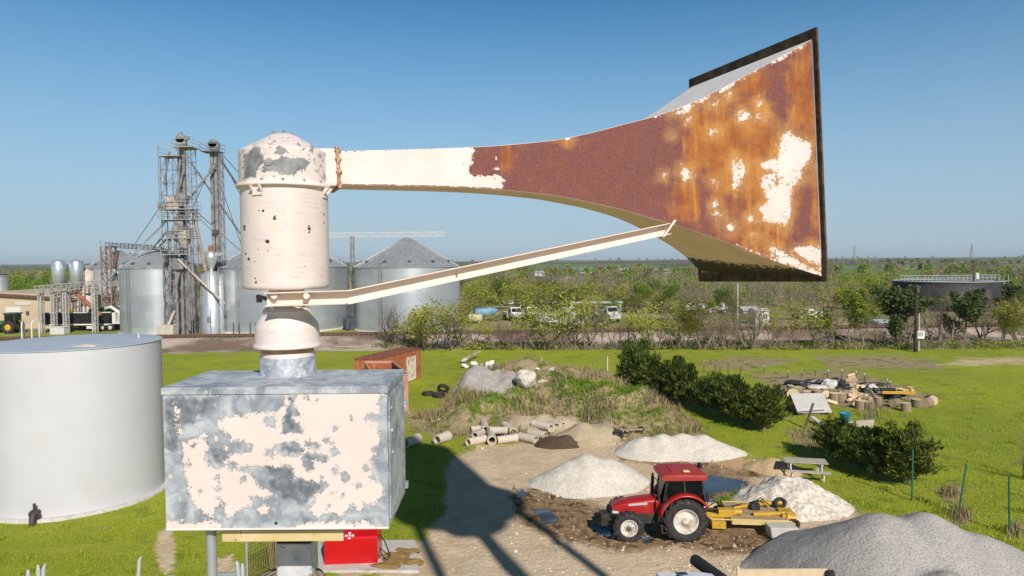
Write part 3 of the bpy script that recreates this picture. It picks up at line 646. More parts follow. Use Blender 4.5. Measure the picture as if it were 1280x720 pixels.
def m_ground():
    N = NT('grass and dirt ground'); co = N.co()
    n1 = N.noise(.09, 5, .55); n2 = N.noise(.6, 6, .6); n3 = N.noise(4.5, 5, .65); n4 = N.noise(22, 3, .6)
    # grass
    g = N.mix(N.ramp(n1, .36, .64), (.25, .305, .012), (.36, .395, .018))
    g = N.mix(N.math('MULTIPLY', N.ramp(n2, .48, .7), .75), g, (.40, .42, .03))
    g = N.mix(N.math('MULTIPLY', N.ramp(n3, .55, .72), .55), g, (.09, .17, .008))
    g = N.mix(N.math('MULTIPLY', N.ramp(N.noise(1.4, 6, .65), .60, .72), .7), g, (.12, .20, .010))
    g = N.mix(N.math('MULTIPLY', N.ramp(n4, .45, .7), .45), g, (.38, .43, .045))
    g = N.mix(N.math('MULTIPLY', N.ramp(N.noise(.25, 5, .6), .56, .7), .55), g, (.30, .27, .07))
    sw = N.noise(1, 6, .65, N.stretch((.12, .9, 1)))
    g = N.mix(N.math('MULTIPLY', N.ramp(sw, .5, .68), .6), g, (.36, .36, .06))
    g = N.mix(N.math('MULTIPLY', N.ramp(N.noise(.45, 6, .7), .56, .66), .7), g, (.115, .20, .012))
    # far country: fields and scrub
    vo = N.n('TexVoronoi', {'Scale': .0032, 'Randomness': .9}); N.put(vo.inputs['Vector'], N.stretch((1, .55, 1)))
    fc = N.n('ValToRGB'); N.put(fc.inputs[0], N.n('SeparateColor', {0: vo.outputs['Color']}).outputs[0])
    el = fc.color_ramp.elements; el[0].position = 0; el[0].color = (.10, .095, .045, 1); el[1].position = .3; el[1].color = (.16, .27, .06, 1)
    for ps, cc in ((.5, (.36, .30, .18, 1)), (.7, (.07, .10, .03, 1)), (.88, (.20, .34, .07, 1))): e = el.new(ps); e.color = cc
    fc.color_ramp.interpolation = 'CONSTANT'
    far = N.mix(N.ramp(N.noise(.03, 6, .7), .45, .6), fc.outputs[0], (.11, .105, .045))
    far = N.mix(N.math('MULTIPLY', N.ramp(N.noise(.25, 5, .7), .5, .66), .6), far, (.055, .06, .02))
    geo = N.n('NewGeometry'); sy = N.n('SeparateXYZ'); N.put(sy.inputs[0], co)
    yard2 = N.ramp(N.math('ADD', sy.outputs[1], N.math('MULTIPLY', N.noise(.02, 4), 24)), 108, 116)
    mid = N.mix(N.ramp(N.noise(.07, 6, .6), .42, .56), (.22, .22, .04), (.42, .34, .20))
    mid = N.mix(N.math('MULTIPLY', N.ramp(n2, .45, .65), .5), mid, (.15, .17, .03))
    farm = N.ramp(sy.outputs[1], 240, 330)
    g = N.mix(yard2, g, mid); g = N.mix(farm, g, far)
    # dry vegetation
    wob = N.math('ADD', N.math('MULTIPLY', N.math('SUBTRACT', n2, .5), 1.6), N.math('MULTIPLY', N.math('SUBTRACT', n3, .5), 1.3))
    dry = N.mix(N.ramp(n3, .35, .65), (.48, .37, .21), (.32, .235, .13)); dry = N.mix(N.ramp(N.noise(1.1, 5), .52, .62), dry, (.15, .17, .02))
    c = N.mix(N.ramp(N.math('ADD', N.attr('dry'), wob), -.25, .25), g, dry)
    # dirt
    d = N.mix(N.ramp(n2, .36, .66), (.76, .57, .365), (.64, .465, .28))
    d = N.mix(N.math('MULTIPLY', N.ramp(N.noise(1.6, 7, .68), .52, .66), .7), d, (.80, .66, .47))
    d = N.mix(N.math('MULTIPLY', N.ramp(n4, .6, .74), .25), d, (.36, .25, .15))
    d = N.mix(N.math('MULTIPLY', N.ramp(N.noise(60, 2, .6), .6, .68), .7), d, (.58, .52, .44))
    tr = N.n('TexWave', {'Scale': .55, 'Distortion': 5.0, 'Detail': 3, 'Detail Scale': .7}, bands_direction='X'); N.put(tr.inputs[0], N.stretch((1, .25, 1)))
    d = N.mix(N.math('MULTIPLY', N.ramp(tr.outputs['Fac'], .8, .98), .0), d, (.24, .17, .10))
    d = N.mix(N.math('MULTIPLY', N.ramp(N.math('ADD', N.attr('grav'), wob), -.2, .4), .6), d, N.mix(N.ramp(n4, .4, .6), (.80, .64, .45), (.68, .52, .345)))
    d = N.mix(N.math('MULTIPLY', N.ramp(N.math('ADD', N.attr('sand'), wob), -.2, .4), .75), d, (.66, .38, .15))
    dm = N.ramp(N.math('ADD', N.attr('dirt'), wob), -.12, .22)
    c = N.mix(dm, c, d)
    # grass islets inside the dirt
    isl = N.math('MULTIPLY', N.ramp(N.noise(.5, 6, .65), .60, .66), N.ramp(N.attr('dirt'), 0, 1.0, 1, .35))
    c = N.mix(N.math('MULTIPLY', isl, .6), c, (.20, .20, .03))
    mu = N.mix(N.ramp(n3, .35, .65), (.22, .13, .06), (.40, .265, .14)); mu = N.mix(N.ramp(N.noise(2.2, 6, .6), .5, .62), mu, (.10, .058, .026))
    mud = N.ramp(N.math('ADD', N.attr('mud'), wob), .0, .5); c = N.mix(mud, c, mu)
    wet = N.ramp(N.math('ADD', N.math('ADD', N.attr('wet'), .12), N.math('MULTIPLY', wob, .9)), -.1, .1)
    c = N.mix(wet, c, (.055, .045, .035))
    rough = N.ramp(wet, 0, 1, .95, .04)
    hgt = N.math('MULTIPLY', N.math('ADD', N.math('ADD', n3, N.math('MULTIPLY', n4, .5)), N.math('MULTIPLY', n2, 1.2)), N.ramp(wet, 0, 1, 1, .02))
    N.bump(hgt, .8, .12)
    N.put(N.b.inputs['Specular IOR Level'], N.ramp(wet, 0, 1, .3, .9)); return N.done(c, rough, 0)
me = np_mesh('ground', PP2, QQ, m_ground(), True)
for k in ZF: set_attr(me, k, ZF[k].astype(np.float32))
ground = bpy.data.objects.new('ground', me); COL.objects.link(ground); ground['kind'] = 'structure'
# height lookup on the near grid
Hn = PP2[:len(Pn), 2].reshape(len(near_y), len(near_x))
def gz(x, y):
    i = (x+50)/.3125; j = (y-4)/.2933333
    if i < 0 or j < 0 or i >= len(near_x)-1 or j >= len(near_y)-1: return float(far_h(np.array(x), np.array(y)))
    a, b = int(i), int(j); u, v = i-a, j-b
    return float((Hn[b, a]*(1-u)+Hn[b, a+1]*u)*(1-v)+(Hn[b+1, a]*(1-u)+Hn[b+1, a+1]*u)*v)
def grz(px, py):
    """where the ray meets the (uneven) ground"""
    p = gr(px, py)
    for _ in range(6): p = gr(px, py, gz(p.x, p.y))
    return p
zn_near = {k: ZF[k][:len(Pn)].reshape(Hn.shape) for k in ZF}
def zone(k, x, y):
    i = int(round((x+50)/.3125)); j = int(round((y-4)/.2933333))
    if 0 <= i < len(near_x) and 0 <= j < len(near_y): return float(zn_near[k][j, i])
    return -1.0
# ---------------------------------------------------------------- blades: grass, weeds (nobody could count them)
def blades(name, pts, hts, wid, lean, m, seed=1, bend=.35):
    rs = np.random.RandomState(seed); n = len(pts); P = np.array(pts); H = np.array(hts)[:, None]
    a = rs.rand(n)*2*PI; d = np.stack([np.cos(a), np.sin(a), np.zeros(n)], 1); b = rs.rand(n)*2*PI
    s = np.stack([np.cos(b), np.sin(b), np.zeros(n)], 1)*H*wid
    up = np.array([0, 0, 1.]); L = (rs.rand(n)*lean)[:, None]
    m1 = P+up*H*.55+d*H*L*bend; t = P+up*H*(1-L*.3)+d*H*L
    vs = np.stack([P-s, P+s, m1+s*.75, m1-s*.75, t], 1).reshape(-1, 3)
    i = np.arange(n)*5
    Q = np.concatenate([np.stack([i, i+1, i+2], 1), np.stack([i, i+2, i+3], 1), np.stack([i+3, i+2, i+4], 1)])
    return np_mesh(name, vs, Q, m)
def m_leafy(name, c1, c2, c3=None, rough=.6, trans=.25):
    N = NT(name)
    r = N.n('NewGeometry').outputs['Random Per Island']
    c = N.mix(r, c1, c2)
    if c3 is not None: c = N.mix(N.ramp(N.math('FRACT', N.math('MULTIPLY', r, 17.3)), .72, .78), c, c3)
    oi = N.n('ObjectInfo').outputs['Random']
    hs_ = N.n('HueSaturation', {'Hue': N.ramp(oi, 0, 1, .485, .515), 'Value': N.ramp(N.math('FRACT', N.math('MULTIPLY', oi, 5.7)), 0, 1, .82, 1.15), 'Color': c}); c = hs_.outputs[0]
    N.done(c, rough, 0, .25)
    tr = N.n('BsdfTranslucent', {'Color': c}); mx = N.n('MixShader', {0: trans}); N.put(mx.inputs[1], N.b.outputs[0]); N.put(mx.inputs[2], tr.outputs[0])
    N.t.links.new(mx.outputs[0], N.o.inputs[0]); return N.m
mGrassBl = m_leafy('grass blades', (.22, .29, .012), (.36, .40, .022), (.47, .43, .08))
mDryBl = m_leafy('dry weed stalks', (.54, .43, .25), (.40, .29, .16), (.18, .20, .03), .8, .15)
mWeed = m_leafy('green weeds', (.09, .21, .010), (.20, .32, .02), (.34, .34, .05))
def wnoise(x, y, s, z=0): return noise.noise(V((x*s, y*s, z)))
pts, hts = [], []
rg = random.Random(11)
for _ in range(150000):
    py = 480+rg.random()**1.0*240; px = rg.uniform(-20, 1300); p = gr(px, py)
    if not(14 < p.y < 60 and abs(p.x) < 48): continue
    g = max(zone('dirt', p.x, p.y), zone('mud', p.x, p.y)*1.2)+.6*wnoise(p.x, p.y, .7)+.5*wnoise(p.x, p.y, 2.5, 3)
    if g > -.15 and not (g < .3 and rg.random() < .2): continue
    if (p.x+19.07)**2+(p.y-29.98)**2 < 3.72**2: continue
    k = .5+.5*wnoise(p.x, p.y, 1.1, 8)
    if rg.random() > .25+k: continue
    pts.append((p.x, p.y, gz(p.x, p.y)-.01)); hts.append((.05+.11*k*rg.random()+(.06 if k > .72 else 0))*(1+p.y*.008))
go = bpy.data.objects.new('grass', blades('grass', pts, hts, .09, .9, mGrassBl, 2)); COL.objects.link(go); tag(go, 'short bright green grass over the field and the yard edges', 'grass', kind='stuff')
pts, hts = [], []
for _ in range(40000):
    px, py = rg.uniform(520, 900), rg.uniform(445, 560); p = gr(px, py)
    if abs(p.x) > 48 or p.y > 90: continue
    d = zone('dry', p.x, p.y)+.5*wnoise(p.x, p.y, .5, 2)
    if d < .1 or wnoise(p.x, p.y, .35, 9)+.4*wnoise(p.x, p.y, 1.3, 1) < -.08: continue
    pts.append((p.x, p.y, gz(p.x, p.y)-.02)); hts.append(rg.uniform(.2, .65)*(1.2 if wnoise(p.x, p.y, .4, 4) > .1 else .7))
for x0_, x1_, y0_, y1_, n_ in ((1180, 1196, 612, 622, 260), (1192, 1212, 638, 652, 300), (1262, 1280, 660, 672, 200), (1000, 1040, 536, 556, 700), (1076, 1110, 500, 530, 500)):
    for _ in range(n_):
        p = gr(rg.gauss((x0_+x1_)/2, (x1_-x0_)/3), rg.gauss((y0_+y1_)/2, (y1_-y0_)/3)); pts.append((p.x, p.y, gz(p.x, p.y)-.02)); hts.append(rg.uniform(.15, .5))
wo_ = bpy.data.objects.new('weeds', blades('weeds', pts, hts, .035, .75, mDryBl, 3)); COL.objects.link(wo_); tag(wo_, 'tall dry straw coloured weeds covering the rubble mound', 'weeds', kind='stuff')
pts, hts = [], []
for cx, cy, rx, ry, n_, hh in ((738, 510, 34, 16, 3600, .42), (700, 500, 16, 8, 500, .4), (790, 520, 26, 14, 1400, .3), (600, 500, 26, 10, 1500, .35), (650, 492, 26, 8, 900, .35), (640, 525, 25, 5, 500, .3), (905, 632, 8, 6, 250, .4), (930, 620, 16, 6, 400, .3), (695, 478, 10, 5, 300, .3), (820, 540, 25, 8, 500, .3)):
    for _ in range(n_):
        p = grz(rg.gauss(cx, rx*.5), rg.gauss(cy, ry*.5)); pts.append((p.x, p.y, gz(p.x, p.y)-.02)); hts.append(hh*rg.uniform(.4, 1.1))
wg = bpy.data.objects.new('undergrowth', blades('undergrowth', pts, hts, .075, 1.0, mWeed, 4)); COL.objects.link(wg); tag(wg, 'lush green weeds growing on the rubble mound', 'weeds', kind='stuff')
# ---------------------------------------------------------------- railway
ra, rb = gr(250, 420, .9), gr(1000, 409.5, .9); rdir = V((rb.x-ra.x, rb.y-ra.y, 0)).normalized(); rn = V((-rdir.y, rdir.x, 0))
if rn.y > 0: rn = -rn                      # towards the camera
rc = V((ra.x, ra.y, 0))
def rail_pt(s, off, z): q = rc+rdir*s+rn*off; return V((q.x, q.y, z))
m = MB(); m.X = None
prof_ = [(-16, -.05), (-4.5, .02), (-2.6, .72), (-1.9, .76), (1.9, .76), (2.6, .70), (4.6, .05), (9.5, .012), (11, -.05)]
ss = [-420+8*i for i in range(116)]
vs = [rail_pt(s, a+.25*noise.noise(V((s*.13, a, 0))), z+(.05*noise.noise(V((s*.2, a, 3))) if z > 0 else 0)) for s in ss for a, z in prof_]
k = len(prof_); m.add(vs, [(i*k+j, i*k+j+1, (i+1)*k+j+1, (i+1)*k+j) for i in range(len(ss)-1) for j in range(k-1)], True)
mBallast = mat('railway ballast stone', (.38, .33, .30), (.50, .45, .41), 1.5, .95, c3=(.24, .17, .13), s3=.6, t3=(.5, .66), bump=.6, bscale=9, dist=.08)
N = NT('ballast ground'); c = N.mix(N.ramp(N.noise(5, 6, .7), .35, .65), (.46, .35, .275), (.62, .50, .41)); c = N.mix(N.ramp(N.noise(.09, 5, .6), .44, .56), c, (.22, .145, .10))  # brown ballast tone, its dark patches partly painted-in shrub shade
c = N.mix(N.math('MULTIPLY', N.ramp(N.noise(.22, 6, .7), .56, .64), .8), c, (.12, .13, .03)); N.bump(N.noise(9, 5), .6, .08)
ob = m.build('railway_embankment', N.done(c, .95)); ob['kind'] = 'structure'
trk = thing('railway_track', 'single railway track on a gravel embankment crossing behind the green field', 'railway track', tuple(rail_pt(0, 0, .76)))
X_ = Matrix.Translation(-rail_pt(0, 0, .76))
mRail = mat('rusty rail steel', (.13, .065, .04), (.20, .11, .07), 3, .7, .3)
for off in (-.72, .72):
    m = MB(); m.X = X_; m.bar(rail_pt(-420, off, .98), rail_pt(500, off, .98), .08, .17); m.build('rail', mRail, trk)
m = MB(); m.X = X_
for i in range(1150): 
    a = rail_pt(-250+i*.6, -1.25, .84); b = rail_pt(-250+i*.6, 1.25, .84); m.bar(a, b, .24, .17)
sl = m.build('sleepers', mat('old sleeper timber', (.10, .065, .045), (.17, .12, .085), 2, .95), trk, fix=False); sl['kind'] = 'stuff'
# ================================================================= WHITE TANK
mTank = mat('white tank paint', (.60, .575, .60), (.65, .625, .64), .5, .5, bump=.04, bscale=1.2, c3=(.56, .53, .54), s3=.25, t3=(.5, .7))
mTankTop = mat('grey tank roof paint', (.42, .46, .53), (.50, .53, .58), .8, .5)
mConc = mat('pale concrete', (.50, .46, .40), (.60, .56, .50), 3, .9, c3=(.32, .28, .22), s3=2.2, t3=(.58, .7), bump=.2)
tc = V((-19.07, 29.98, 0)); tr = 3.4; th = 6.6
tank = thing('storage_tank', 'large plain white round storage tank standing on the grass', 'tank', tc)
m = MB(); m.lathe([(tr, .12), (tr, th)], 128, caps=False); m.build('shell', mTank, tank)
m = MB(); m.lathe([(tr-.003, th-.004), (tr+.03, th), (tr+.03, th+.03), (tr-.01, th+.035), (2, th+.07), (.001, th+.10)], 128); m.build('roof', mTankTop, tank)
m = MB(); m.lathe([(tr+.24, -.05), (tr+.24, .10), (tr+.21, .12), (tr-.02, .12)], 128, caps=False)
for k in range(40):
    a = 2*PI*k/40; m.box(V((math.cos(a)*(tr+.22), math.sin(a)*(tr+.22), .06)), (.09, .03, .132), Matrix.Rotation(a, 3, 'Z'))
m.build('foundation_ring', mConc, tank)
m = MB()
for k in range(2): m.lathe([(tr+.003, th*.33*(k+1)), (tr+.006, th*.33*(k+1)+.006), (tr+.003, th*.33*(k+1)+.012)], 128, caps=False)
m.build('weld_seam', mTank, tank)
mWhiteMetal = mat('white metal rail', (.72, .70, .67), (.62, .60, .57), 8, .5)
for pxs in ((27.5, 30.5), (40, 49.5)):
    m = MB(); a = gr(pxs[0], 421.5, th)-tc; b = gr(pxs[1], 420.5, th)-tc; h = 20/865*34
    if pxs[0] < 30: h *= .95
    pts_ = [a+V((0, 0, -.6)), a+V((0, 0, h*.75))]+[a.lerp(b, .5-.5*math.cos(PI*k/6))+V((0, 0, h*.75+h*.25*math.sin(PI*k/6))) for k in range(1, 6)]+[b+V((0, 0, h*.75)), b+V((0, 0, -.6))]
    m.tube(pts_, .035, 8); m.build('ladder_hoop', mWhiteMetal, tank)
m = MB(); p = gr(110, 432, th+.06)-tc; m.box(p+V((0, 0, .0)), (.9, .5, .06)); m.cyl(p+V((0, 0, .02)), p+V((0, 0, .05)), .2, n=20); m.build('roof_hatch', mat('pale hatch', (.72, .66, .58), (.55, .45, .34), 4, .7), tank)
m = MB(); p = gr(173.5, 424, th)-tc; m.cyl(p, p+V((0, 0, .28)), .03, n=8); m.build('vent_pipe', mWhiteMetal, tank)
a = math.atan2(-29.0+31.4-4.9, -18.3+22.1); p = gr(47, 652)-tc; d = V((p.x, p.y, 0)).normalized(); p = d*(tr+.2)
m = MB(); m.cyl(d*(tr-.05)+V((0, 0, .36)), d*(tr+.30)+V((0, 0, .36)), .12, n=16); m.cyl(d*(tr+.26)+V((0, 0, .36)), d*(tr+.31)+V((0, 0, .36)), .2, n=16); m.tube([d*(tr+.3)+V((0, 0, .36)), d*(tr+.42)+V((0, 0, .3)), d*(tr+.46)+V((0, 0, .0))], .11, 12); m.cyl(d*(tr+.25)+V((0, 0, .5)), d*(tr+.25)+V((0, 0, .78)), .05, n=8)
m.build('drain_valve', mat('dark valve iron', (.035, .028, .03), (.10, .06, .05), 8, .6), tank, label='dark drain valve at the foot of the tank')
# ================================================================= PILES
def pile(name, label, cat, c, peaks, mt, slope=.62, R=4, step=.12, rough=.04, seed=0, lump=.12, rocks=0):
    """heap of loose material: union of cones (x, y, height) relative to c"""
    c = V((c[0], c[1], gz(c[0], c[1]))); xs = np.arange(-R, R+step, step)
    P, Q = patch(xs, xs); z = np.full(len(P), -1e9)
    for i, p in enumerate(P):
        x, y = p[0], p[1]; n1 = noise.noise(V((x*.6+seed, y*.6, seed))); n2 = noise.fractal(V((x*2.2, y*2.2, seed)), 1, 2, 3)
        h = -9
        for q in peaks:
            d = math.hypot(x-q[0], y-q[1])*(1+.16*n1)
            v = q[2]+.12-slope*math.sqrt(d*d+.10)
            h = max(h, v) if h < -8 else .5*(h+v+math.sqrt((h-v)**2+.012))
        z[i] = h+lump*n1*min(1, max(0, h))+rough*n2*min(1, max(0, h*3+.3))
    keep = (z[Q] > -.12).any(1); Q = Q[keep]; used = np.unique(Q); mp_ = np.full(len(P), -1); mp_[used] = np.arange(len(used))
    P = P[used]; P[:, 2] = z[used]
    for i in range(len(P)):
        g = gz(c.x+P[i, 0], c.y+P[i, 1])-c.z; P[i, 2] = max(g-.06, g+P[i, 2])
    o = bpy.data.objects.new(name, np_mesh(name, P, mp_[Q], mt, True)); COL.objects.link(o); o.location = c
    return tag(o, label, cat)
def m_pile(name, c1, c2, c3, s=1.0, grain=40):
    N = NT(name); c = N.mix(N.ramp(N.noise(1.1*s, 6, .6), .35, .65), c1, c2)
    gr_ = N.noise(grain, 2, .6); c = N.mix(N.math('MULTIPLY', N.ramp(gr_, .42, .62), .55), c, c3)
    c = N.mix(N.math('MULTIPLY', N.ramp(N.noise(grain*.45, 3, .6), .57, .68), .5), c, c2)
    N.bump(N.math('ADD', gr_, N.noise(grain*.3, 3)), .7, .05); return N.done(c, .95)
mGravel = m_pile('grey limestone gravel', (.44, .405, .365), (.53, .49, .445), (.20, .18, .16), grain=20)
mWhiteGr = m_pile('white crushed stone', (.70, .62, .52), (.82, .74, .63), (.44, .36, .27), grain=15)
mSandP = m_pile('tan sand', (.62, .42, .21), (.68, .48, .27), (.42, .28, .14), grain=16)
mTanDirt = m_pile('tan fill dirt', (.48, .37, .23), (.56, .45, .30), (.33, .25, .15), grain=14)
mDarkDirt = m_pile('dark brown soil', (.085, .05, .028), (.13, .08, .045), (.05, .03, .018), grain=12)
mGreyRub = m_pile('grey rubble stone', (.34, .30, .27), (.48, .43, .38), (.20, .17, .15), grain=9)
c = V((12.2, 20.4)); pile('gravel_pile', 'big pile of fine grey gravel at the lower right corner', 'gravel pile', c, [(-1.1, .15, 2.35), (0.2, .1, 2.36), (1.7, -.3, 1.85), (3.3, -1.1, 1.2), (-.6, -2.2, 1.6), (1.3, -3, 1.5), (5.0, -2.2, .5)], mGravel, .60, 8.5, .13, .03, 3, .08)
p = gr(735, 601); pile('gravel_pile', 'white gravel pile just left of the red tractor', 'gravel pile', p, [(0, 0, at(735, 567, p.y).z), (-.8, -.2, .95), (.9, .1, 1.05)], mWhiteGr, .60, 3.6, .1, .04, 8, .1)
p = gr(850, 566); pile('gravel_pile', 'long low white gravel pile behind the tractor beside the sandy strip', 'gravel pile', p, [(-1.9, .2, .85), (-.9, .1, .98), (.2, .3, .95), (1.2, .2, .92), (2.1, 0, .55), (2.8, -.2, .3)], mWhiteGr, .62, 4.6, .1, .05, 12, .16)
p = gr(984, 631); pile('rubble_pile', 'pile of broken white rubble stone behind the yellow mower', 'rubble pile', p, [(0, .2, 1.22), (.5, .1, 1.15), (-.9, -.1, .72), (1.3, 0, .55)], m_pile('white broken rubble', (.66, .58, .47), (.84, .76, .65), (.30, .23, .16), 2.5, 7), .66, 3.4, .07, .13, 21, .2)
p = gr(968, 586); pile('sand_pile', 'small orange tan sand heap near the picnic table', 'sand pile', p, [(0, 0, .55), (-.6, .2, .35), (.35, -.1, .35)], mSandP, .55, 2.4, .1, .05, 5)
p = gr(701, 555); pile('soil_pile', 'small dark brown soil heap right of the concrete pipes', 'soil pile', p, [(-.5, 0, .48), (.25, .05, .52), (.9, 0, .3)], mDarkDirt, .6, 2.2, .08, .07, 6)
p = gr(738, 551); pile('dirt_pile', 'tan dirt heap behind the dark soil heap', 'dirt pile', p, [(-.3, .3, 1.0), (.6, .2, .75), (-1.1, .3, .6)], mTanDirt, .62, 3, .1, .06, 7)
p = gr(676, 541); pile('dirt_pile', 'tan dirt bank behind the right stack of concrete pipes', 'dirt pile', p, [(-1.0, .8, .75), (.2, .9, .95), (1.2, .8, .85)], mTanDirt, .65, 3.2, .1, .08, 9)
p = grz(606, 492); pile('rubble_pile', 'grey gravel heap at the top of the weedy mound', 'rubble pile', p, [(0, .5, 1.1), (.9, .5, 1.0), (-1.3, 0, .65), (1.8, .3, .6)], mGreyRub, .55, 3.6, .12, .1, 14)
# ---------------------------------------------------------------- rocks
mRock = mat('pale limestone boulder', (.60, .53, .43), (.72, .66, .57), 3, .9, c3=(.40, .33, .25), s3=3, t3=(.55, .68), bump=.5)
mChunk = mat('broken concrete', (.62, .57, .51), (.74, .69, .63), 3, .9, vary=.25, bump=.4)
def rock(name, label, px, py, d, seed, mt=mRock, group=None, amp=.3):
    p = grz(px, py); m = MB(); m.blob((0, 0, d[2]*.55), d, seed, amp, 3); o = m.build(name, mt, loc=p); return tag(o, label, 'rock', group)
rock('boulder', 'largest rounded pale boulder on top of the weedy mound', 657, 481, (.78, .7, .62), 3)
rock('boulder', 'smaller flat pale boulder right of the largest boulder', 677, 483, (.55, .45, .3), 8)
rock('boulder', 'low flat pale slab rock at the left foot of the mound', 562, 526, (.75, .4, .16), 11)
rock('boulder', 'small pale rock beside the rubble at the left of the mound', 566, 518, (.3, .28, .2), 12)
rock('boulder', 'pale rock above the upright concrete pipe on the mound', 622, 515, (.5, .35, .2), 17)
ch = None
for i in range(34):
    px = rnd.gauss(608, 14) if i < 26 else rnd.uniform(600, 632); py = rnd.gauss(462, 3.2) if i < 26 else rnd.uniform(508, 522)
    if i >= 29: px, py = rnd.gauss(682, 9), rnd.gauss(463, 1.5)
    p = grz(px, py); s = rnd.uniform(.22, .5)
    m = MB(); m.blob((0, 0, .1), (s, s*rnd.uniform(.5, .9), s*rnd.uniform(.35, .6)), i*1.7, .5, 1); o = m.build('concrete_chunk', mChunk, loc=p+V((0, 0, rnd.uniform(0, .35) if i < 26 else 0)))
    o.rotation_euler = (rnd.uniform(-.5, .5), rnd.uniform(-.5, .5), rnd.uniform(0, 6)); tag(o, 'pale broken concrete chunk in the scattered rubble on the mound', 'rock', 'broken concrete chunks on the mound')
def board(name, label, cat, a, b, w_, h, mt, group=None):
    a, b = V(a), V(b); c = (a+b)/2; m = MB(); m.X = Matrix.Translation(-c); m.bar(a, b, w_, h); o = m.build(name, mt, loc=c); return tag(o, label, cat, group)
mOldWood = mat('grey weathered board', (.42, .36, .29), (.55, .48, .40), 3, .9, vary=.15)
p, q = grz(583, 454), grz(600, 448); board('timber_board', 'pale loose board sticking out of the far rubble heap', 'board', p+V((0, 0, .5)), q+V((0, 0, .8)), .25, .08, mOldWood)
p = grz(590, 455); board('steel_post', 'short rusty post standing at the left of the far rubble heap', 'post', p, p+V((0, 0, 1.2)), .09, .09, mat('rust brown steel', (.16, .07, .04), (.28, .13, .07), 8, .85))
p = grz(677, 460); board('marker_stake', 'thin white stake standing in the rubble behind the boulders', 'post', p, p+V((0, 0, .95)), .07, .07, mWhiteMetal)
p = gr(759.5, 465); board('marker_stake', 'thin pale stake standing in the grass left of the first cedar', 'post', p, p+V((0, 0, 1.4)), .07, .07, mWhiteMetal)
# ---------------------------------------------------------------- concrete pipes
mConcPipe = mat('old concrete pipe', (.56, .46, .35), (.66, .57, .46), 3, .92, vary=.12, c3=(.36, .28, .20), s3=2.5, t3=(.56, .7), bump=.25)
def cpipe(label, a, b, r, dz=0, group=None):
    p, q = grz(*a), grz(*b); c = (p+q)/2+V((0, 0, dz))
    u = (q-p); L = max(u.length, 1.0); u = u.normalized(); m = MB(); ri = r*.76
    A, B = -u*L/2, u*L/2; x = u.orthogonal().normalized(); y = u.cross(x); n = 20
    vs = [P_+(x*math.cos(2*PI*k/n)+y*math.sin(2*PI*k/n))*R for P_, R in ((A, ri), (A, r), (A+u*.82*L, r), (A+u*.82*L, r*1.1), (B, r*1.1), (B, ri)) for k in range(n)]
    m.add(vs, [(j*n+k, j*n+(k+1) % n, ((j+1) % 6)*n+(k+1) % n, ((j+1) % 6)*n+k) for j in range(6) for k in range(n)], True)
    o = m.build('concrete_pipe', mConcPipe, loc=c+V((0, 0, r)))
    for pl in o.data.polygons: pl.use_smooth = True
    o.data.set_sharp_from_angle(angle=R_(40)); return tag(o, label, 'pipe', group)
G1, G2, G3 = 'concrete pipes heaped left of the dirt bank', 'concrete pipes stacked beside the dark soil heap', 'concrete pipes lying apart on the grass'
for lb, a, b, r, dz, g in (
    ('front left concrete pipe of the left heap, open end facing left', (585, 558), (606, 553.5), .22, 0, G1), ('concrete pipe tilted away up the bank, topmost of the left heap', (604, 533), (607, 545), .23, .12, G1),
    ('short concrete pipe behind the front left pipe of the left heap', (594, 549), (602, 545), .21, 0, G1), ('concrete pipe pointing at the viewer in the middle of the left heap', (613, 543), (615, 556), .24, 0, G1),
    ('front right concrete pipe of the left heap, lying level', (621, 555.5), (646, 552), .22, 0, G1), ('concrete pipe slanting down to the right end of the left heap', (631, 539), (642, 548), .22, .14, G1),
    ('short concrete pipe wedged in the centre of the left heap', (619, 547), (629, 547), .21, .2, G1), ('dark mouthed concrete pipe at the upper left of the left heap', (593, 541), (603, 540), .2, 0, G1),
    ('front concrete pipe of the right stack, open end at right', (650, 550.5), (670, 555), .23, 0, G2), ('second concrete pipe of the right stack, just behind the front one', (661, 546), (682, 550), .23, 0, G2),
    ('upper concrete pipe lying on top of the right stack', (667, 539.5), (689, 545), .24, .22, G2), ('concrete pipe at the upper right of the right stack', (684, 538), (695, 542), .23, .2, G2), ('rearmost short concrete pipe of the right stack', (696, 537), (702, 540), .22, .2, G2),
    ('lone concrete pipe on the grass edge, left of the left heap', (546, 556), (560, 551), .27, 0, G3), ('dark shaded concrete pipe on the grass close to the siren cabinet', (507, 560), (523, 554), .26, 0, G3)):
    cpipe(lb, a, b, r, dz, g)
# ---------------------------------------------------------------- tyres
mTyre = mat('tyre rubber', (.018, .017, .016), (.045, .04, .035), 9, .85, c3=(.12, .095, .07), s3=5, t3=(.55, .7))
def tyre_profile(R, ri, w_): return [(ri, -w_*.36), (ri+.02, -w_*.46), (R*.86, -w_*.5), (R*.96, -w_*.42), (R, -w_*.25), (R, w_*.25), (R*.96, w_*.42), (R*.86, w_*.5), (ri+.02, w_*.46), (ri, w_*.36), (ri, -w_*.36)]
for lb, px, py, rot, dz in (('old black tyre lying flat, leftmost of the three tyres', 535, 494, (0, 0, 0), .13), ('old black tyre lying flat under the leaning tyre', 549, 496.5, (.1, .1, 0), .14), ('old black tyre leaning on another tyre beside the mound', 554, 493, (-.95, .25, 0), .42)):
    m = MB(); m.lathe(tyre_profile(.46, .25, .26), 28, caps=False); o = m.build('old_tyre', mTyre, loc=grz(px, py)+V((0, 0, dz))); o.rotation_euler = rot; tag(o, lb, 'tyre', 'old tyres on the grass')
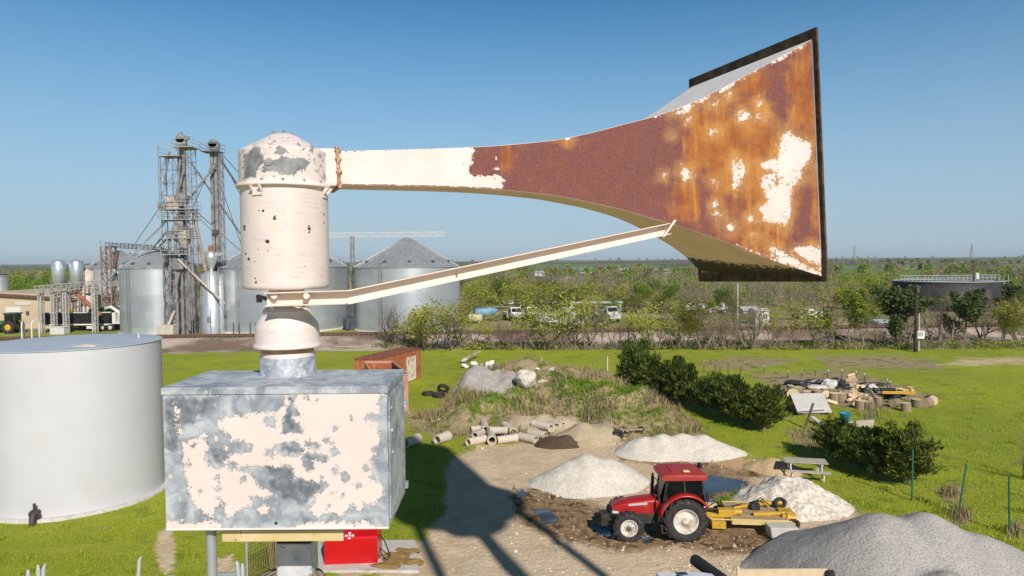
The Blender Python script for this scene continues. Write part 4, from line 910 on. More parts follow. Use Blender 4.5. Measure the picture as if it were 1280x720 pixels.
# ================================================================= RUSTY CONTAINERS
def m_rust(name, c1, c2, c3, s=1.5):
    N = NT(name); st = N.noise(1, 6, .65, N.stretch((5*s, 5*s, .8*s)))
    c = N.mix(N.ramp(N.noise(1.6*s, 6, .6), .35, .65), c1, c2); c = N.mix(N.math('MULTIPLY', N.ramp(st, .5, .66), .8), c, c3); N.bump(N.noise(12, 4), .2, .02); return N.done(c, .9)
mRustO = m_rust('orange rusted sheet', (.42, .13, .035), (.30, .085, .03), (.55, .25, .10)); mRustR = m_rust('dark red rusted roof', (.17, .045, .03), (.24, .075, .045), (.36, .18, .10)); mPink = m_rust('faded pink paint', (.62, .36, .30), (.56, .28, .22), (.42, .18, .10))
K = [V((-12.15, 53, 0)), V((-10.3, 53, 0)), V((-7.85, 59, 0)), V((-9.7, 59.6, 0))]; kc = sum(K, V())/4; kc.z = gz(kc.x, kc.y)-.02
con = thing('rusty_container', 'long orange rusted metal container with a dark red roof and pale door', 'container', kc)
m = MB(); b = [q-V((kc.x, kc.y, 0)) for q in K]; m.hexa(b, [q+V((0, 0, 2.5)) for q in b]); m.build('body', mRustO, con)
m = MB(); o_ = lambda q, k, z: q*k+V((0, 0, z)); m.hexa([o_(q, 1.02, 2.502) for q in b], [o_(q, 1.02, 2.62) for q in b])
for k in range(9): m.bar(b[0].lerp(b[3], .06+k*.11)*1.0+V((0, 0, 2.635)), b[1].lerp(b[2], .06+k*.11)+V((0, 0, 2.635)), .10, .03)
m.build('roof', mRustR, con)
m = MB(); nn = V((.926, -.378, 0))*.02; A, B = b[1].lerp(b[2], .62)+nn, b[1].lerp(b[2], .86)+nn; m.hexa([A+V((0, 0, .1)), B+V((0, 0, .1)), B+nn+V((0, 0, .1)), A+nn+V((0, 0, .1))], [A+V((0, 0, 2.1)), B+V((0, 0, 2.1)), B+nn+V((0, 0, 2.1)), A+nn+V((0, 0, 2.1))])
m.build('door', mat('pale peeling door', (.70, .62, .52), (.50, .30, .18), 3, .85, lo=.5, hi=.6), con)
m = MB()
for k in range(14):
    if 8 < k < 12: continue
    A = b[1].lerp(b[2], .03+k*.07)+nn*.9; m.bar(A+V((0, 0, .05)), A+V((0, 0, 2.45)), .05, .05)
for k in range(5):
    A = b[0].lerp(b[1], .05+k*.225)+V((0, -.02, 0)); m.bar(A+V((0, 0, .05)), A+V((0, 0, 2.45)), .06, .05)
m.build('side_ribs', mRustO, con)
K = [V((-9.3, 46, 0)), V((-7.0, 46, 0)), V((-9.1, 52, 0)), V((-11.2, 52, 0))]; kc = sum(K, V())/4; kc.z = gz(kc.x, kc.y)-.02
dm = thing('open_skip', 'open topped skip with faded pink outside and rusty orange inside', 'skip', kc)
m = MB(); b = [q-V((kc.x, kc.y, 0)) for q in K]; inn = [q*.95 for q in b]
for i in range(4):
    j = (i+1) % 4; m.m = 0; m.hexa([b[i], b[j], inn[j], inn[i]], [b[i]+V((0, 0, 2.45)), b[j]+V((0, 0, 2.45)), inn[j]+V((0, 0, 2.45)), inn[i]+V((0, 0, 2.45))])
m.build('shell', mPink, dm)
m = MB(); i2 = [q*.945 for q in b]; 
for i in range(4): j = (i+1) % 4; m.quad(i2[i]+V((0, 0, .2)), i2[j]+V((0, 0, .2)), i2[j]+V((0, 0, 2.4)), i2[i]+V((0, 0, 2.4)))
m.quad(*[q+V((0, 0, .2)) for q in i2]); m.build('lining', mRustO, dm, fix=False)
m = MB()
for i in range(4): j = (i+1) % 4; m.bar(b[i]*1.005+V((0, 0, 2.5)), b[j]*1.005+V((0, 0, 2.5)), .1, .08)
m.build('rim', mPink, dm)
m = MB()
for k in range(5): A = b[0].lerp(b[1], .04+k*.23)+V((0, -.04, 0)); m.bar(A, A+V((0, 0, 2.44)), .09, .07)
m.build('ribs', mPink, dm)
# ================================================================= TRACTOR
mRed = mat('red tractor paint', (.42, .018, .016), (.36, .016, .014), 3, .32, c3=(.34, .16, .09), s3=2.5, t3=(.56, .8))
mRedRoof = mat('faded red roof paint', (.42, .045, .03), (.36, .03, .02), 2, .5)
mChassis = mat('black chassis iron', (.018, .017, .016), (.06, .045, .03), 5, .7)
mRim = mat('cream wheel rim', (.72, .68, .60), (.60, .54, .45), 5, .6, c3=(.32, .22, .13), s3=4, t3=(.50, .72))
N = NT('tinted cab glass'); N.b.inputs['IOR'].default_value = 1.45
N.done((.012, .015, .015), .06, 0, .4); tbs = N.n('BsdfTransparent', {'Color': (.35, .38, .37)}); mx = N.n('MixShader', {0: .45}); N.put(mx.inputs[1], N.b.outputs[0]); N.put(mx.inputs[2], tbs.outputs[0]); N.t.links.new(mx.outputs[0], N.o.inputs[0]); mGlass = N.m
mLamp = mat('headlight lens', (.80, .80, .76), (.6, .6, .6), 20, .15)
mAmber = mat('amber beacon', (.85, .45, .12), (.8, .5, .2), 10, .3)
tp = gr(856, 676.5); fp_ = gr(786, 677.5); hd = math.atan2(fp_.y-tp.y, fp_.x-tp.x)
# local frame: +x forward; near side is +y
fwd = V((math.cos(hd), math.sin(hd), 0)); lat = V((-math.sin(hd), math.cos(hd), 0)); tloc = tp-lat*.8
trac = thing('farm_tractor', 'red farm tractor with black glazed cab and cream wheel rims in the muddy yard', 'tractor', tloc+V((0, 0, gz(tloc.x, tloc.y)-.02)), hd)
WB = (fp_-tp).length; RR, RF = .80, .555
def wheel(x, y, R, ri, w_, lugs, name='wheel'):
    s = 1 if y > 0 else -1
    e = bpy.data.objects.new(name, None); COL.objects.link(e); e.parent = trac; e.location = (x, y, R)
    rot = Matrix.Rotation(-PI/2*s, 4, 'X')
    m = MB(); m.X = rot; m.lathe(tyre_profile(R*.955, ri, w_), 48, caps=False)
    for k in range(lugs):
        for sd_ in (-1, 1):
            a = 2*PI*(k+(.5 if sd_ > 0 else 0))/lugs; a2 = a+.55*PI*2/lugs*1.1
            p0 = V((math.cos(a)*R*.975, math.sin(a)*R*.975, .01*sd_)); p1 = V((math.cos(a2)*R*.95, math.sin(a2)*R*.95, sd_*w_*.47))
            m.bar(p0, p1, .06, .055, up=V((math.cos(a), math.sin(a), 0)))
    m.build('tyre', mTyre, e)
    m = MB(); m.X = rot; m.lathe([(ri+.012, w_*.40), (ri-.02, w_*.42), (ri-.05, w_*.30), (ri*.72, w_*.12), (ri*.62, w_*.14), (ri*.36, w_*.14), (ri*.34, w_*.2), (.001, w_*.2)], 40, caps=False)
    m.lathe([(ri+.012, -w_*.40), (ri-.05, -w_*.3), (ri-.05, w_*.3)], 40, caps=False)
    m.build('rim', mRim, e)
    m = MB(); m.X = rot; m.lathe([(ri*.30, w_*.2), (ri*.30, w_*.30), (ri*.2, w_*.36), (.001, w_*.36)], 20, caps=False)
    for k in range(8): a = 2*PI*k/8; m.cyl((ri*.5*math.cos(a), ri*.5*math.sin(a), w_*.13), (ri*.5*math.cos(a), ri*.5*math.sin(a), w_*.19), .022, n=6)
    m.build('hub', mat('dark hub', (.06, .055, .05), (.2, .17, .14), 10, .6) if R < .7 else mRim, e)
for y in (.80, -.80): wheel(0, y, RR, .44, .44, 17)
for y in (.76, -.76): wheel(WB, y, RF, .30, .32, 15)
def tpart(nm, m, mt, par=None, **k): return m.build(nm, mt, par or trac, **k)
m = MB(); m.box((.9, 0, .78), (2.9, .42, .42)); m.cyl((0, -.66, RR), (0, .66, RR), .17, n=16); m.box((0, 0, .85), (.6, .55, .6)); m.cyl((WB, -.66, .56), (WB, .66, .56), .08, n=12); m.box((WB, 0, .60), (.3, .7, .2)); m.box((WB+.55, 0, .72), (.5, .5, .25)); m.box((1.35, .32, .72), (.7, .26, .34)); m.box((1.35, -.32, .72), (.7, .26, .34))
m.cyl((-.4, 0, .75), (-.95, 0, .62), .05, n=8); m.box((-.7, .3, .62), (.7, .07, .1)); m.box((-.7, -.3, .62), (.7, .07, .1))
tpart('chassis', m, mChassis, bevel=.02)
# hood: loft of rounded sections
def loft(m, secs, n=14):
    """secs: (x, half width, z bottom, z top); rounded upper corners"""
    rings = []
    for x, hw, z0, z1 in secs:
        r = [V((x, -hw, z0)), V((x, hw, z0))]
        h = z1-z0; cr = min(hw*.75, h*.5)
        for k in range(7): a = PI/2*k/6; r.append(V((x, hw-cr+cr*math.cos(a), z1-cr*.55+cr*.55*math.sin(a))))
        for k in range(7): a = PI/2+PI/2*k/6; r.append(V((x, -hw+cr+cr*math.cos(a), z1-cr*.55+cr*.55*math.sin(a))))
        rings.append(r)
    k = len(rings[0]); vs = sum(rings, [])
    m.add(vs, [(i*k+j, i*k+(j+1) % k, (i+1)*k+(j+1) % k, (i+1)*k+j) for i in range(len(rings)-1) for j in range(k)], True)
    m.add(rings[0], [tuple(range(k))]); m.add(rings[-1], [tuple(range(k))])
m = MB(); loft(m, [(.82, .36, 1.0, 1.66), (1.3, .36, .98, 1.64), (1.9, .35, .95, 1.57), (2.35, .33, .98, 1.47), (2.62, .30, 1.1, 1.36), (2.72, .26, 1.16, 1.28)])
hood = tpart('hood', m, mRed); hood.data.set_sharp_from_angle(angle=R_(40))
m = MB(); loft(m, [(2.1, .352, .78, .97), (2.5, .335, .78, 1.09), (2.74, .29, .80, 1.15), (2.80, .22, .84, 1.12)])
gl = tpart('grille', m, mat('black grille', (.012, .012, .012), (.035, .03, .03), 30, .6), hood)
for s in (1, -1):
    m = MB(); m.box((2.60, s*.315, 1.08), (.24, .03, .10), Matrix.Rotation(-s*.28, 3, 'Z')); tpart('headlight', m, mLamp, hood, bevel=.01)
    m = MB(); m.box((1.72, s*.361, 1.42), (.75, .006, .09), Matrix.Rotation(.07, 3, 'Y')); tpart('side_stripe', m, mat('silver stripe', (.62, .58, .55), (.5, .45, .42), 20, .4), hood)
m = MB(); m.box((WB+.98, 0, .72), (.22, .62, .42))
for k in range(7): m.box((WB+1.02, -.27+.09*k, .72), (.26, .07, .46))
tpart('front_weight', m, mChassis, bevel=.02)
# cab
CZ0, CZ1 = 1.0, 2.52
posts = {}
m = MB()
for s in (1, -1):
    m.bar((.84, s*.55, 1.0), (.62, s*.60, CZ1), .07); m.bar((-.05, s*.70, 1.15), (-.02, s*.64, CZ1), .06); m.bar((-.80, s*.70, 1.45), (-.72, s*.62, CZ1), .07); m.bar((.84, s*.55, 1.0), (.2, s*.66, .95), .07); m.bar((.64, s*.6, CZ1-.02), (-.74, s*.62, CZ1-.02), .07)
m.bar((.62, -.6, CZ1), (.62, .6, CZ1), .07); m.bar((-.72, -.62, CZ1), (-.72, .62, CZ1), .07); m.box((.1, 0, 1.0), (1.5, 1.1, .12)); m.box((-.55, 0, 1.25), (.5, 1.2, .4))
cabt = tpart('cab_frame', m, mChassis, bevel=.012)
def pane(name, pts, th=.008):
    n = (V(pts[1])-V(pts[0])).cross(V(pts[2])-V(pts[0])).normalized()*th; m = MB(); m.extrude(pts, n); return tpart(name, m, mGlass, cabt)
pane('windscreen', [(.83, -.53, 1.08), (.83, .53, 1.08), (.63, .57, CZ1-.05), (.63, -.57, CZ1-.05)])
for s in (1, -1):
    pane('side_window', [(.80, s*.565, 1.06), (.0, s*.69, 1.06), (.0, s*.642, CZ1-.05), (.61, s*.60, CZ1-.05)]); pane('rear_side_window', [(-.08, s*.695, 1.42), (-.77, s*.70, 1.48), (-.71, s*.63, CZ1-.05), (-.05, s*.642, CZ1-.05)])
pane('rear_window', [(-.80, -.66, 1.48), (-.80, .66, 1.48), (-.72, .58, CZ1-.05), (-.72, -.58, CZ1-.05)])
m = MB(); m.box((-.3, 0, 1.35), (.5, .5, .14)); m.box((-.52, 0, 1.7), (.12, .48, .62), Matrix.Rotation(-.12, 3, 'Y')); tpart('seat', m, mBlack, cabt, bevel=.04)
m = MB(); m.tube([V((.38, 0, 1.62))+V((.06*math.cos(a), .2*math.cos(a)*0, 0))+V((-.10*math.sin(a), .2*math.cos(a), .17*math.sin(a))) for a in [2*PI*k/16 for k in range(17)]], .015, 6); m.cyl((.38, 0, 1.62), (.62, 0, 1.2), .03, n=8); tpart('steering_wheel', m, mBlack, cabt)
m = MB(); loft(m, [(-.92, .66, CZ1+.02, CZ1+.16), (-.85, .72, CZ1, CZ1+.22), (0, .75, CZ1, CZ1+.27), (.7, .72, CZ1, CZ1+.24), (.86, .66, CZ1+.02, CZ1+.16)])
m.box((-.05, 0, CZ1+.265), (.9, .9, .03)); roof_t = tpart('cab_roof', m, mRedRoof); roof_t.data.set_sharp_from_angle(angle=R_(35))
m = MB(); m.box((-.15, .42, CZ1+.30), (.24, .2, .05)); tpart('roof_hatch', m, mAmber, roof_t, bevel=.01)
for s in (1, -1):
    m = MB(); n = 12; secs = []
    for k in range(n+1):
        a = R_(168)-R_(140)*k/n; secs.append((math.cos(a), math.sin(a)))
    vs = []
    for cx, cz in secs:
        for yy, rr in ((.56, .90), (.56, .95), (1.00, .95), (1.02, .92), (1.02, .88)): vs.append(V((cx*rr*-1+0, s*yy, RR+cz*rr)))
    # front of the fender blends to a flat black lower part
    m.add(vs, [(i*5+j, i*5+j+1, i*5+6+j, i*5+5+j) for i in range(n) for j in range(4)], True); f = tpart('rear_fender', m, mRed)
    sm = f.modifiers.new('solid', 'SOLIDIFY'); sm.thickness = .02
    m = MB(); m.box((.62, s*.72, .62), (.55, .30, .05)); m.box((.62, s*.80, .38), (.42, .20, .04)); m.bar((.42, s*.86, .36), (.42, s*.8, .95), .04); m.bar((.82, s*.86, .36), (.82, s*.8, .95), .04); m.box((.62, s*.62, .84), (.6, .2, .3)); tpart('step', m, mChassis)
    m = MB(); m.bar((.72, s*.6, 2.05), (.80, s*1.0, 2.1), .03); m.box((.79, s*1.03, 1.95), (.05, .18, .34)); tpart('mirror', m, mBlack, cabt, bevel=.01)
    m = MB(); m.box((-.83, s*.92, 1.92), (.06, .13, .28), Matrix.Rotation(.15, 3, 'Y')); m.bar((-.82, s*.92, 1.5), (-.83, s*.92, 1.85), .025); tpart('tail_lamp', m, mBlack, cabt)
m = MB(); m.tube([(.98, -.42, 1.35), (.98, -.42, 2.25), (.95, -.42, 2.45)], .045, 10); m.tube([(.98, -.42, 1.4), (.98, -.42, 2.0)], .07, 10); tpart('exhaust_stack', m, mChassis)
m = MB(); m.tube([(.90, .40, 1.6), (.90, .40, 2.2)], .05, 10); tpart('air_intake', m, mChassis)
m = MB(); m.box((-.92, -.3, CZ1+.28), (.12, .3, .16)); m.bar((-.86, -.3, CZ1+.1), (-.95, -.3, CZ1+.3), .04); tpart('work_lamp', m, mBlack, roof_t)
for ch_ in trac.children:
    if not ch_.name.startswith(('wheel', 'rear_fender', 'chassis', 'step')): ch_.scale = (.92, 1, .865)
# ================================================================= MOWER behind the tractor
mYel = mat('yellow machine paint', (.66, .40, .035), (.58, .33, .03), 4, .5, c3=(.24, .15, .06), s3=3.5, t3=(.58, .70)); mYelPale = mat('sun bleached yellow paint', (.74, .56, .24), (.66, .46, .16), 4, .6, c3=(.32, .2, .1), s3=4, t3=(.6, .7))
p0 = gr(888, 668); p1 = gr(1003, 672)
mw = thing('rotary_mower', 'dirty yellow wide rotary mower hitched behind the red tractor', 'mower', p0+V((0, .6, 0)), math.atan2(p1.y-p0.y, p1.x-p0.x))
L = (p1-p0).length
m = MB(); m.box((L*.60, -.15, .42), (L*.62, .05, .26)); m.box((L*.60, 1.75, .42), (L*.62, .05, .26)); m.box((L*.29, .8, .42), (.05, 1.9, .26)); m.box((L*.91, .8, .42), (.05, 1.9, .26)); m.box((L*.5, -.14, .50), (L*.9, .06, .05)); dk = m.build('deck_side', mYelPale, mw, bevel=.01)
m = MB(); m.box((L*.60, .8, .50), (L*.6, 1.86, .03)); m.build('deck', mat('muddy deck top', (.30, .21, .11), (.44, .33, .19), 3, .95, c3=(.60, .38, .06), s3=2.2, t3=(.6, .66)), mw)
m = MB(); m.bar((-.75, .3, .5), (L*.3, .2, .52), .14, .12); m.bar((-.75, .3, .5), (L*.3, .85, .52), .12); m.box((.05, .15, .42), (.4, .3, .2)); m.box((.42, -.1, .30), (.5, .5, .3)); m.build('drawbar', mYel, mw, bevel=.01)
m = MB(); m.cyl((-.9, .3, .72), (L*.42, .5, .72), .045, n=10); m.cyl((-.6, .3, .72), (-.1, .35, .72), .075, n=10); m.build('drive_shaft', mChassis, mw)
m = MB(); m.box((L*.25, .35, .66), (.62, .34, .24)); m.cyl((L*.33, .35, .66), (L*.42, .35, .66), .15, n=12); m.build('gearbox_guard', mYel, mw, bevel=.03)
m = MB(); m.box((L*.62, 1.0, .68), (.34, .34, .26)); m.cyl((L*.62, 1.0, .8), (L*.62, 1.0, .9), .1, n=12); m.build('gearbox', mChassis, mw, bevel=.02)
m = MB(); m.bar((L*.36, .9, .62), (L*.9, 1.4, .72), .12); m.bar((L*.55, .3, .6), (L*.98, .5, .62), .14); m.box((L*.95, .6, .56), (.5, .8, .16)); m.bar((L*.8, 1.2, .6), (L*.72, 1.25, .95), .1); m.cyl((L*.92, .25, .52), (L*1.02, .25, .5), .17, n=12); m.build('rear_frame', mYel, mw, bevel=.01)
for x, y, z in ((L*.93, 1.25, .75), (L*.98, .1, .26), (L*.74, 1.9, .3)):
    e = bpy.data.objects.new('gauge_wheel', None); COL.objects.link(e); e.parent = mw; e.location = (x, y, z); r4 = Matrix.Rotation(PI/2, 4, 'X')@Matrix.Rotation(.3, 4, 'Y')
    m = MB(); m.X = r4; m.lathe(tyre_profile(.27, .14, .16), 24, caps=False); m.build('tyre', mTyre, e)
    m = MB(); m.X = r4; m.lathe([(.145, -.05), (.12, 0), (.001, .02)], 20); m.build('rim', mYel, e)
m = MB(); m.tube([(.0, .35, .75), (.4, .5, 1.0), (.9, .6, .78), (1.5, .9, .8)], .025, 6); m.tube([(L*.55, .9, .75), (L*.7, 1.2, 1.0), (L*.8, .9, .7)], .025, 6); m.build('hydraulic_hose', mBlack, mw)
mw.scale = (1, 1, .8)
p = gr(977, 671); m = MB(); m.hexa([V((-.45, -.3, 0)), V((.55, -.3, 0)), V((.55, .3, 0)), V((-.45, .3, 0))], [V((-.5, -.25, .42)), V((.5, -.25, .42)), V((.5, .3, .42)), V((-.5, .3, .42))]); o = m.build('stone_block', mConc, loc=p, bevel=.03); tag(o, 'white block standing between the yellow mower and the grey gravel', 'block')
# ================================================================= PICNIC TABLE
p0 = gr(1006, 596); pt = thing('picnic_table', 'weathered grey picnic table with white metal legs on the grass', 'table', p0, -.22)
m = MB()
for k in range(5): m.box((0, -.32+.16*k, .75), (1.85, .145, .045))
m.build('tabletop', mOldWood, pt)
for s in (1, -1):
    m = MB()
    for k in range(2): m.box((0, s*(.68+.14*k), .45), (1.85, .13, .045))
    m.build('bench_seat', mOldWood, pt)
    m = MB(); x = s*.66
    m.tube([(x, -.78, 0), (x, -.78, .42), (x, .78, .42), (x, .78, 0)], .028, 8); m.tube([(x, -.25, .42), (x, -.25, .72), (x, .25, .72), (x, .25, .42)], .028, 8); m.bar((x, -.5, .0), (x, -.3, .7), .045); m.bar((x, .5, .0), (x, .3, .7), .045)
    m.build('leg_frame', mWhiteMetal, pt)
# ---------------------------------------------------------------- loose stones spilled over the yard (nobody could count them)
rg = random.Random(99); VS = []; QS = []
PIL = [(735, 606, 40, 10), (850, 572, 60, 7), (984, 636, 45, 10), (930, 706, 50, 12), (640, 545, 70, 8), (720, 690, 160, 26), (620, 500, 60, 22)]
for i in range(3600):
    cx, cy, rx, ry = PIL[i % len(PIL)]; p = gr(rg.gauss(cx, rx), rg.gauss(cy, ry))
    if not (8 < p.y < 60 and abs(p.x) < 40) or zone('dirt', p.x, p.y) < .1 and (cy > 530 or zone('dry', p.x, p.y) < .3): continue
    s = rg.uniform(.015, .04)*(2.2 if rg.random() < .05 else 1)*(1+p.y/60); b = len(VS); q = V((p.x, p.y, gz(p.x, p.y)+s*.25)); a = rg.uniform(0, 6.28)
    for k in range(4): t = a+k*PI/2+rg.uniform(-.3, .3); VS.append(q+V((math.cos(t)*s, math.sin(t)*s, -s*.4)))
    VS.append(q+V((rg.gauss(0, s*.2), rg.gauss(0, s*.2), s*.55)))
    for k in range(4): QS.append((b+k, b+(k+1) % 4, b+4))
gvo = bpy.data.objects.new('gravel', np_mesh('gravel', np.array([tuple(v) for v in VS]), np.array(QS), m_leafy('loose stone', (.50, .41, .30), (.30, .23, .16), (.64, .56, .46), .95, 0.0))); COL.objects.link(gvo); tag(gvo, 'loose stones and clods spilled over the dirt yard', 'gravel', kind='stuff')
# ================================================================= WOOD YARD IN THE FIELD
mBark = mat('oak bark', (.22, .155, .10), (.32, .235, .16), 8, .95, vary=.2, bump=.4)
mCut = mat('fresh cut wood', (.62, .44, .26), (.70, .53, .34), 6, .85, vary=.18)
def log_mb(r, h, seed):
    m = MB(); n = 14; ring = [r*(1+.12*noise.noise(V((math.cos(2*PI*k/n), math.sin(2*PI*k/n), seed)))) for k in range(n)]
    lo = [V((math.cos(2*PI*k/n)*ring[k]*1.06, math.sin(2*PI*k/n)*ring[k]*1.06, -h/2)) for k in range(n)]; hi = [V((p.x*.95, p.y*.95, h/2)) for p in lo]
    m.add(lo+hi, [(k, (k+1) % n, n+(k+1) % n, n+k) for k in range(n)], True); m.m = 1; m.add(lo, [tuple(range(n))]); m.add(hi, [tuple(range(n))]); return m
LOGM = [log_mb(.30, .55, 1).mesh('log_round', [mBark, mCut]), log_mb(.36, .5, 5).mesh('log_round', [mBark, mCut]), log_mb(.24, .6, 9).mesh('log_round', [mBark, mCut])]
def split_mb(a):
    m = MB(); L = .55; pr = [V((0, 0, 0)), V((.20, -.06, 0)), V((.21, .05, 0)), V((.10, .13+a, 0))]
    m.m = 1; m.extrude([p-V((.1, .03, L/2)) for p in pr], (0, 0, L)); m.mi[3] = 0; return m
SPL = [split_mb(.0).mesh('split_wood', [mBark, mCut]), split_mb(.07).mesh('split_wood', [mBark, mCut])]
def inst(name, me, loc, rot, label, cat, group, sc=1):
    o = bpy.data.objects.new(name, me); COL.objects.link(o); o.location = loc; o.rotation_euler = rot; o.scale = (sc,)*3; return tag(o, label, cat, group)
CX = lambda x, y: (940+x/5.333, 460+y/5.333)
up_ = [(720, 272, 'upright', 'pale cut round at the front of the split wood heap, leftmost of the front pair'), (775, 275, 'upright', 'pale cut round at the front of the split wood heap, rightmost of the front pair'), (840, 250, 'upright', 'wide cut round standing at the right end of the split wood heap'), (545, 222, 'upright', 'cut round at the left end of the split wood heap, left of its twin'), (588, 222, 'upright', 'cut round at the left end of the split wood heap, right of its twin'),
       (955, 262, 'lie', 'thick log lying in front of the log splitter'), (1025, 288, 'upright', 'lone squat stump standing nearest the viewer in front of the log splitter'), (1098, 258, 'upright', 'cut round just right of the log splitter'), (1135, 252, 'lie', 'log lying between the last rounds at the right end'), (1165, 262, 'lie', 'small log near the far right end of the wood row'), (1195, 240, 'lie', 'thin pale log, farthest right of the wood row'),
       (340, 205, 'lie', 'log lying behind the grey hutch roof, near its middle'), (435, 208, 'upright', 'cut round standing just right behind the grey hutch roof'), (275, 200, 'lie', 'log lying above the left edge of the hutch roof'), (255, 170, 'upright', 'round standing between the blue bin and the hutch'), (305, 180, 'upright', 'round standing behind the hutch roof, topmost of that cluster'), (370, 200, 'upright', 'round behind the hutch roof right of the lying log'), (480, 195, 'lie', 'short log on the ground between hutch and split wood'), (230, 190, 'lie', 'log beside the blue bin near the left end')]
for i, (x, y, k, lb) in enumerate(up_):
    px, py = CX(x, y); p = gr(px, py); sc = rnd.uniform(.95, 1.2)
    if k == 'upright': inst('log_round', LOGM[i % 3], p+V((0, 0, .27*sc)), (rnd.uniform(-.05, .05), rnd.uniform(-.05, .05), rnd.uniform(0, 6)), lb, 'log', 'cut rounds and logs in the field', sc)
    else: inst('log_round', LOGM[i % 3], p+V((0, 0, .27*sc)), (PI/2, rnd.uniform(0, 6), rnd.uniform(-1.2, 1.2)), lb, 'log', 'cut rounds and logs in the field', sc)
for i in range(46):
    a = rnd.gauss(0, 1); b = rnd.gauss(0, 1); px, py = CX(672+a*80, 214+b*14); p = gr(px, py); h = max(0, .65-.45*math.hypot(a, b))*rnd.random()
    inst('split_wood', SPL[i % 2], p+V((0, 0, .12+h)), (rnd.uniform(0, 3.1), rnd.uniform(0, 3.1), rnd.uniform(0, 6)), 'piece of pale split firewood in the heap behind the grey hutch', 'firewood', 'split firewood heap', rnd.uniform(.9, 1.3))
for i in range(20):
    px, py = CX(700+rnd.gauss(0, 34), 135+rnd.gauss(0, 9)); p = gr(px, py)
    if i < 7: px, py = CX(665+rnd.gauss(0, 8), 120); p = gr(px, py)+V((0, 0, .12*i))
    inst('split_wood', SPL[i % 2], p+V((0, 0, .14)), (rnd.uniform(1.2, 1.9), rnd.uniform(0, 3.1), rnd.uniform(0, 6)), 'piece of split firewood in the smaller rear heap by the fence posts', 'firewood', 'rear firewood heap', rnd.uniform(1, 1.3))
for i in range(8):
    px, py = CX(rnd.uniform(890, 1050), 185+rnd.gauss(0, 6)); p = gr(px, py)
    inst('split_wood', SPL[i % 2], p+V((0, 0, .45)), (1.57, rnd.uniform(0, 3.1), rnd.uniform(0, 6)), 'piece of split firewood lying on the log splitter', 'firewood', 'firewood on the log splitter', rnd.uniform(1, 1.2))
mTarp = mat('black plastic tarp', (.015, .015, .017), (.04, .04, .045), 5, .45)
for lb, x, y, d, sd_ in (('long crumpled black tarp heap at the back left of the wood yard', 400, 118, (1.7, .5, .3), 2), ('small black tarp heap left of the rear firewood', 570, 130, (.65, .45, .45), 5), ('low black tarp scrap at the right behind the rear firewood', 800, 116, (1.0, .3, .15), 7), ('dark tarp bundle under the rear firewood heap', 640, 138, (.9, .4, .22), 9), ('dark tarp lump at the right foot of the rear firewood', 790, 165, (.6, .4, .3), 12)):
    p = gr(*CX(x, y)); m = MB(); m.blob((0, 0, d[2]*.5), d, sd_, .5, 3, False, 2.2); tag(m.build('tarp_heap', mTarp, loc=p), lb, 'tarp')
for lb, x, y, d, sd_ in (('white plastic sack left of the rear firewood heap', 515, 135, (.6, .4, .45), 3), ('pale crumpled sheet below the long black tarp', 440, 138, (.8, .4, .2), 4), ('pale grey boulder at the right end of the rear firewood', 795, 160, (.45, .35, .35), 6)):
    p = gr(*CX(x, y)); m = MB(); m.blob((0, 0, d[2]*.5), d, sd_, .35, 3); tag(m.build('plastic_sack' if 'boulder' not in lb else 'boulder', mat('pale sack', (.66, .61, .54), (.55, .50, .44), 4, .7), loc=p), lb, 'sack' if 'boulder' not in lb else 'rock')
# log splitter
p = gr(*CX(965, 222)); ls = thing('log_splitter', 'black and yellow log splitter with wheels in the wood yard', 'log splitter', p, -.12)
m = MB(); m.bar((-1.0, 0, .62), (1.2, 0, .62), .18, .2); m.box((.9, 0, .78), (.14, .24, .34)); m.build('beam', mYel, ls, bevel=.01)
m = MB(); m.cyl((-1.1, 0, .82), (-.1, 0, .82), .11, n=12); m.build('ram', mBlack, ls)
m = MB(); m.box((-.5, .45, .55), (.6, .5, .5)); m.build('engine', mBlack, ls, bevel=.02)
m = MB(); m.box((.3, .45, .45), (.7, .4, .4)); m.build('oil_tank', mBlack, ls, bevel=.02)
for s in (1, -1):
    m = MB(); m.X = Matrix.Translation(V((-.3, s*.72, .3)))@Matrix.Rotation(PI/2, 4, 'X'); m.lathe(tyre_profile(.3, .14, .2), 24, caps=False); m.lathe([(.145, -.06), (.001, -.05)], 20, caps=False); m.build('wheel', mTyre, ls)
p = gr(*CX(180, 200)); m = MB(); m.lathe([(.24, 0), (.30, .5), (.32, .52), (.31, .54), (.27, .52), (.2, .1), (.001, .1)], 20); tag(m.build('plastic_bin', mat('dark blue plastic', (.03, .07, .15), (.05, .10, .2), 6, .5), loc=p), 'small dark blue bin at the left end of the wood yard', 'bin')
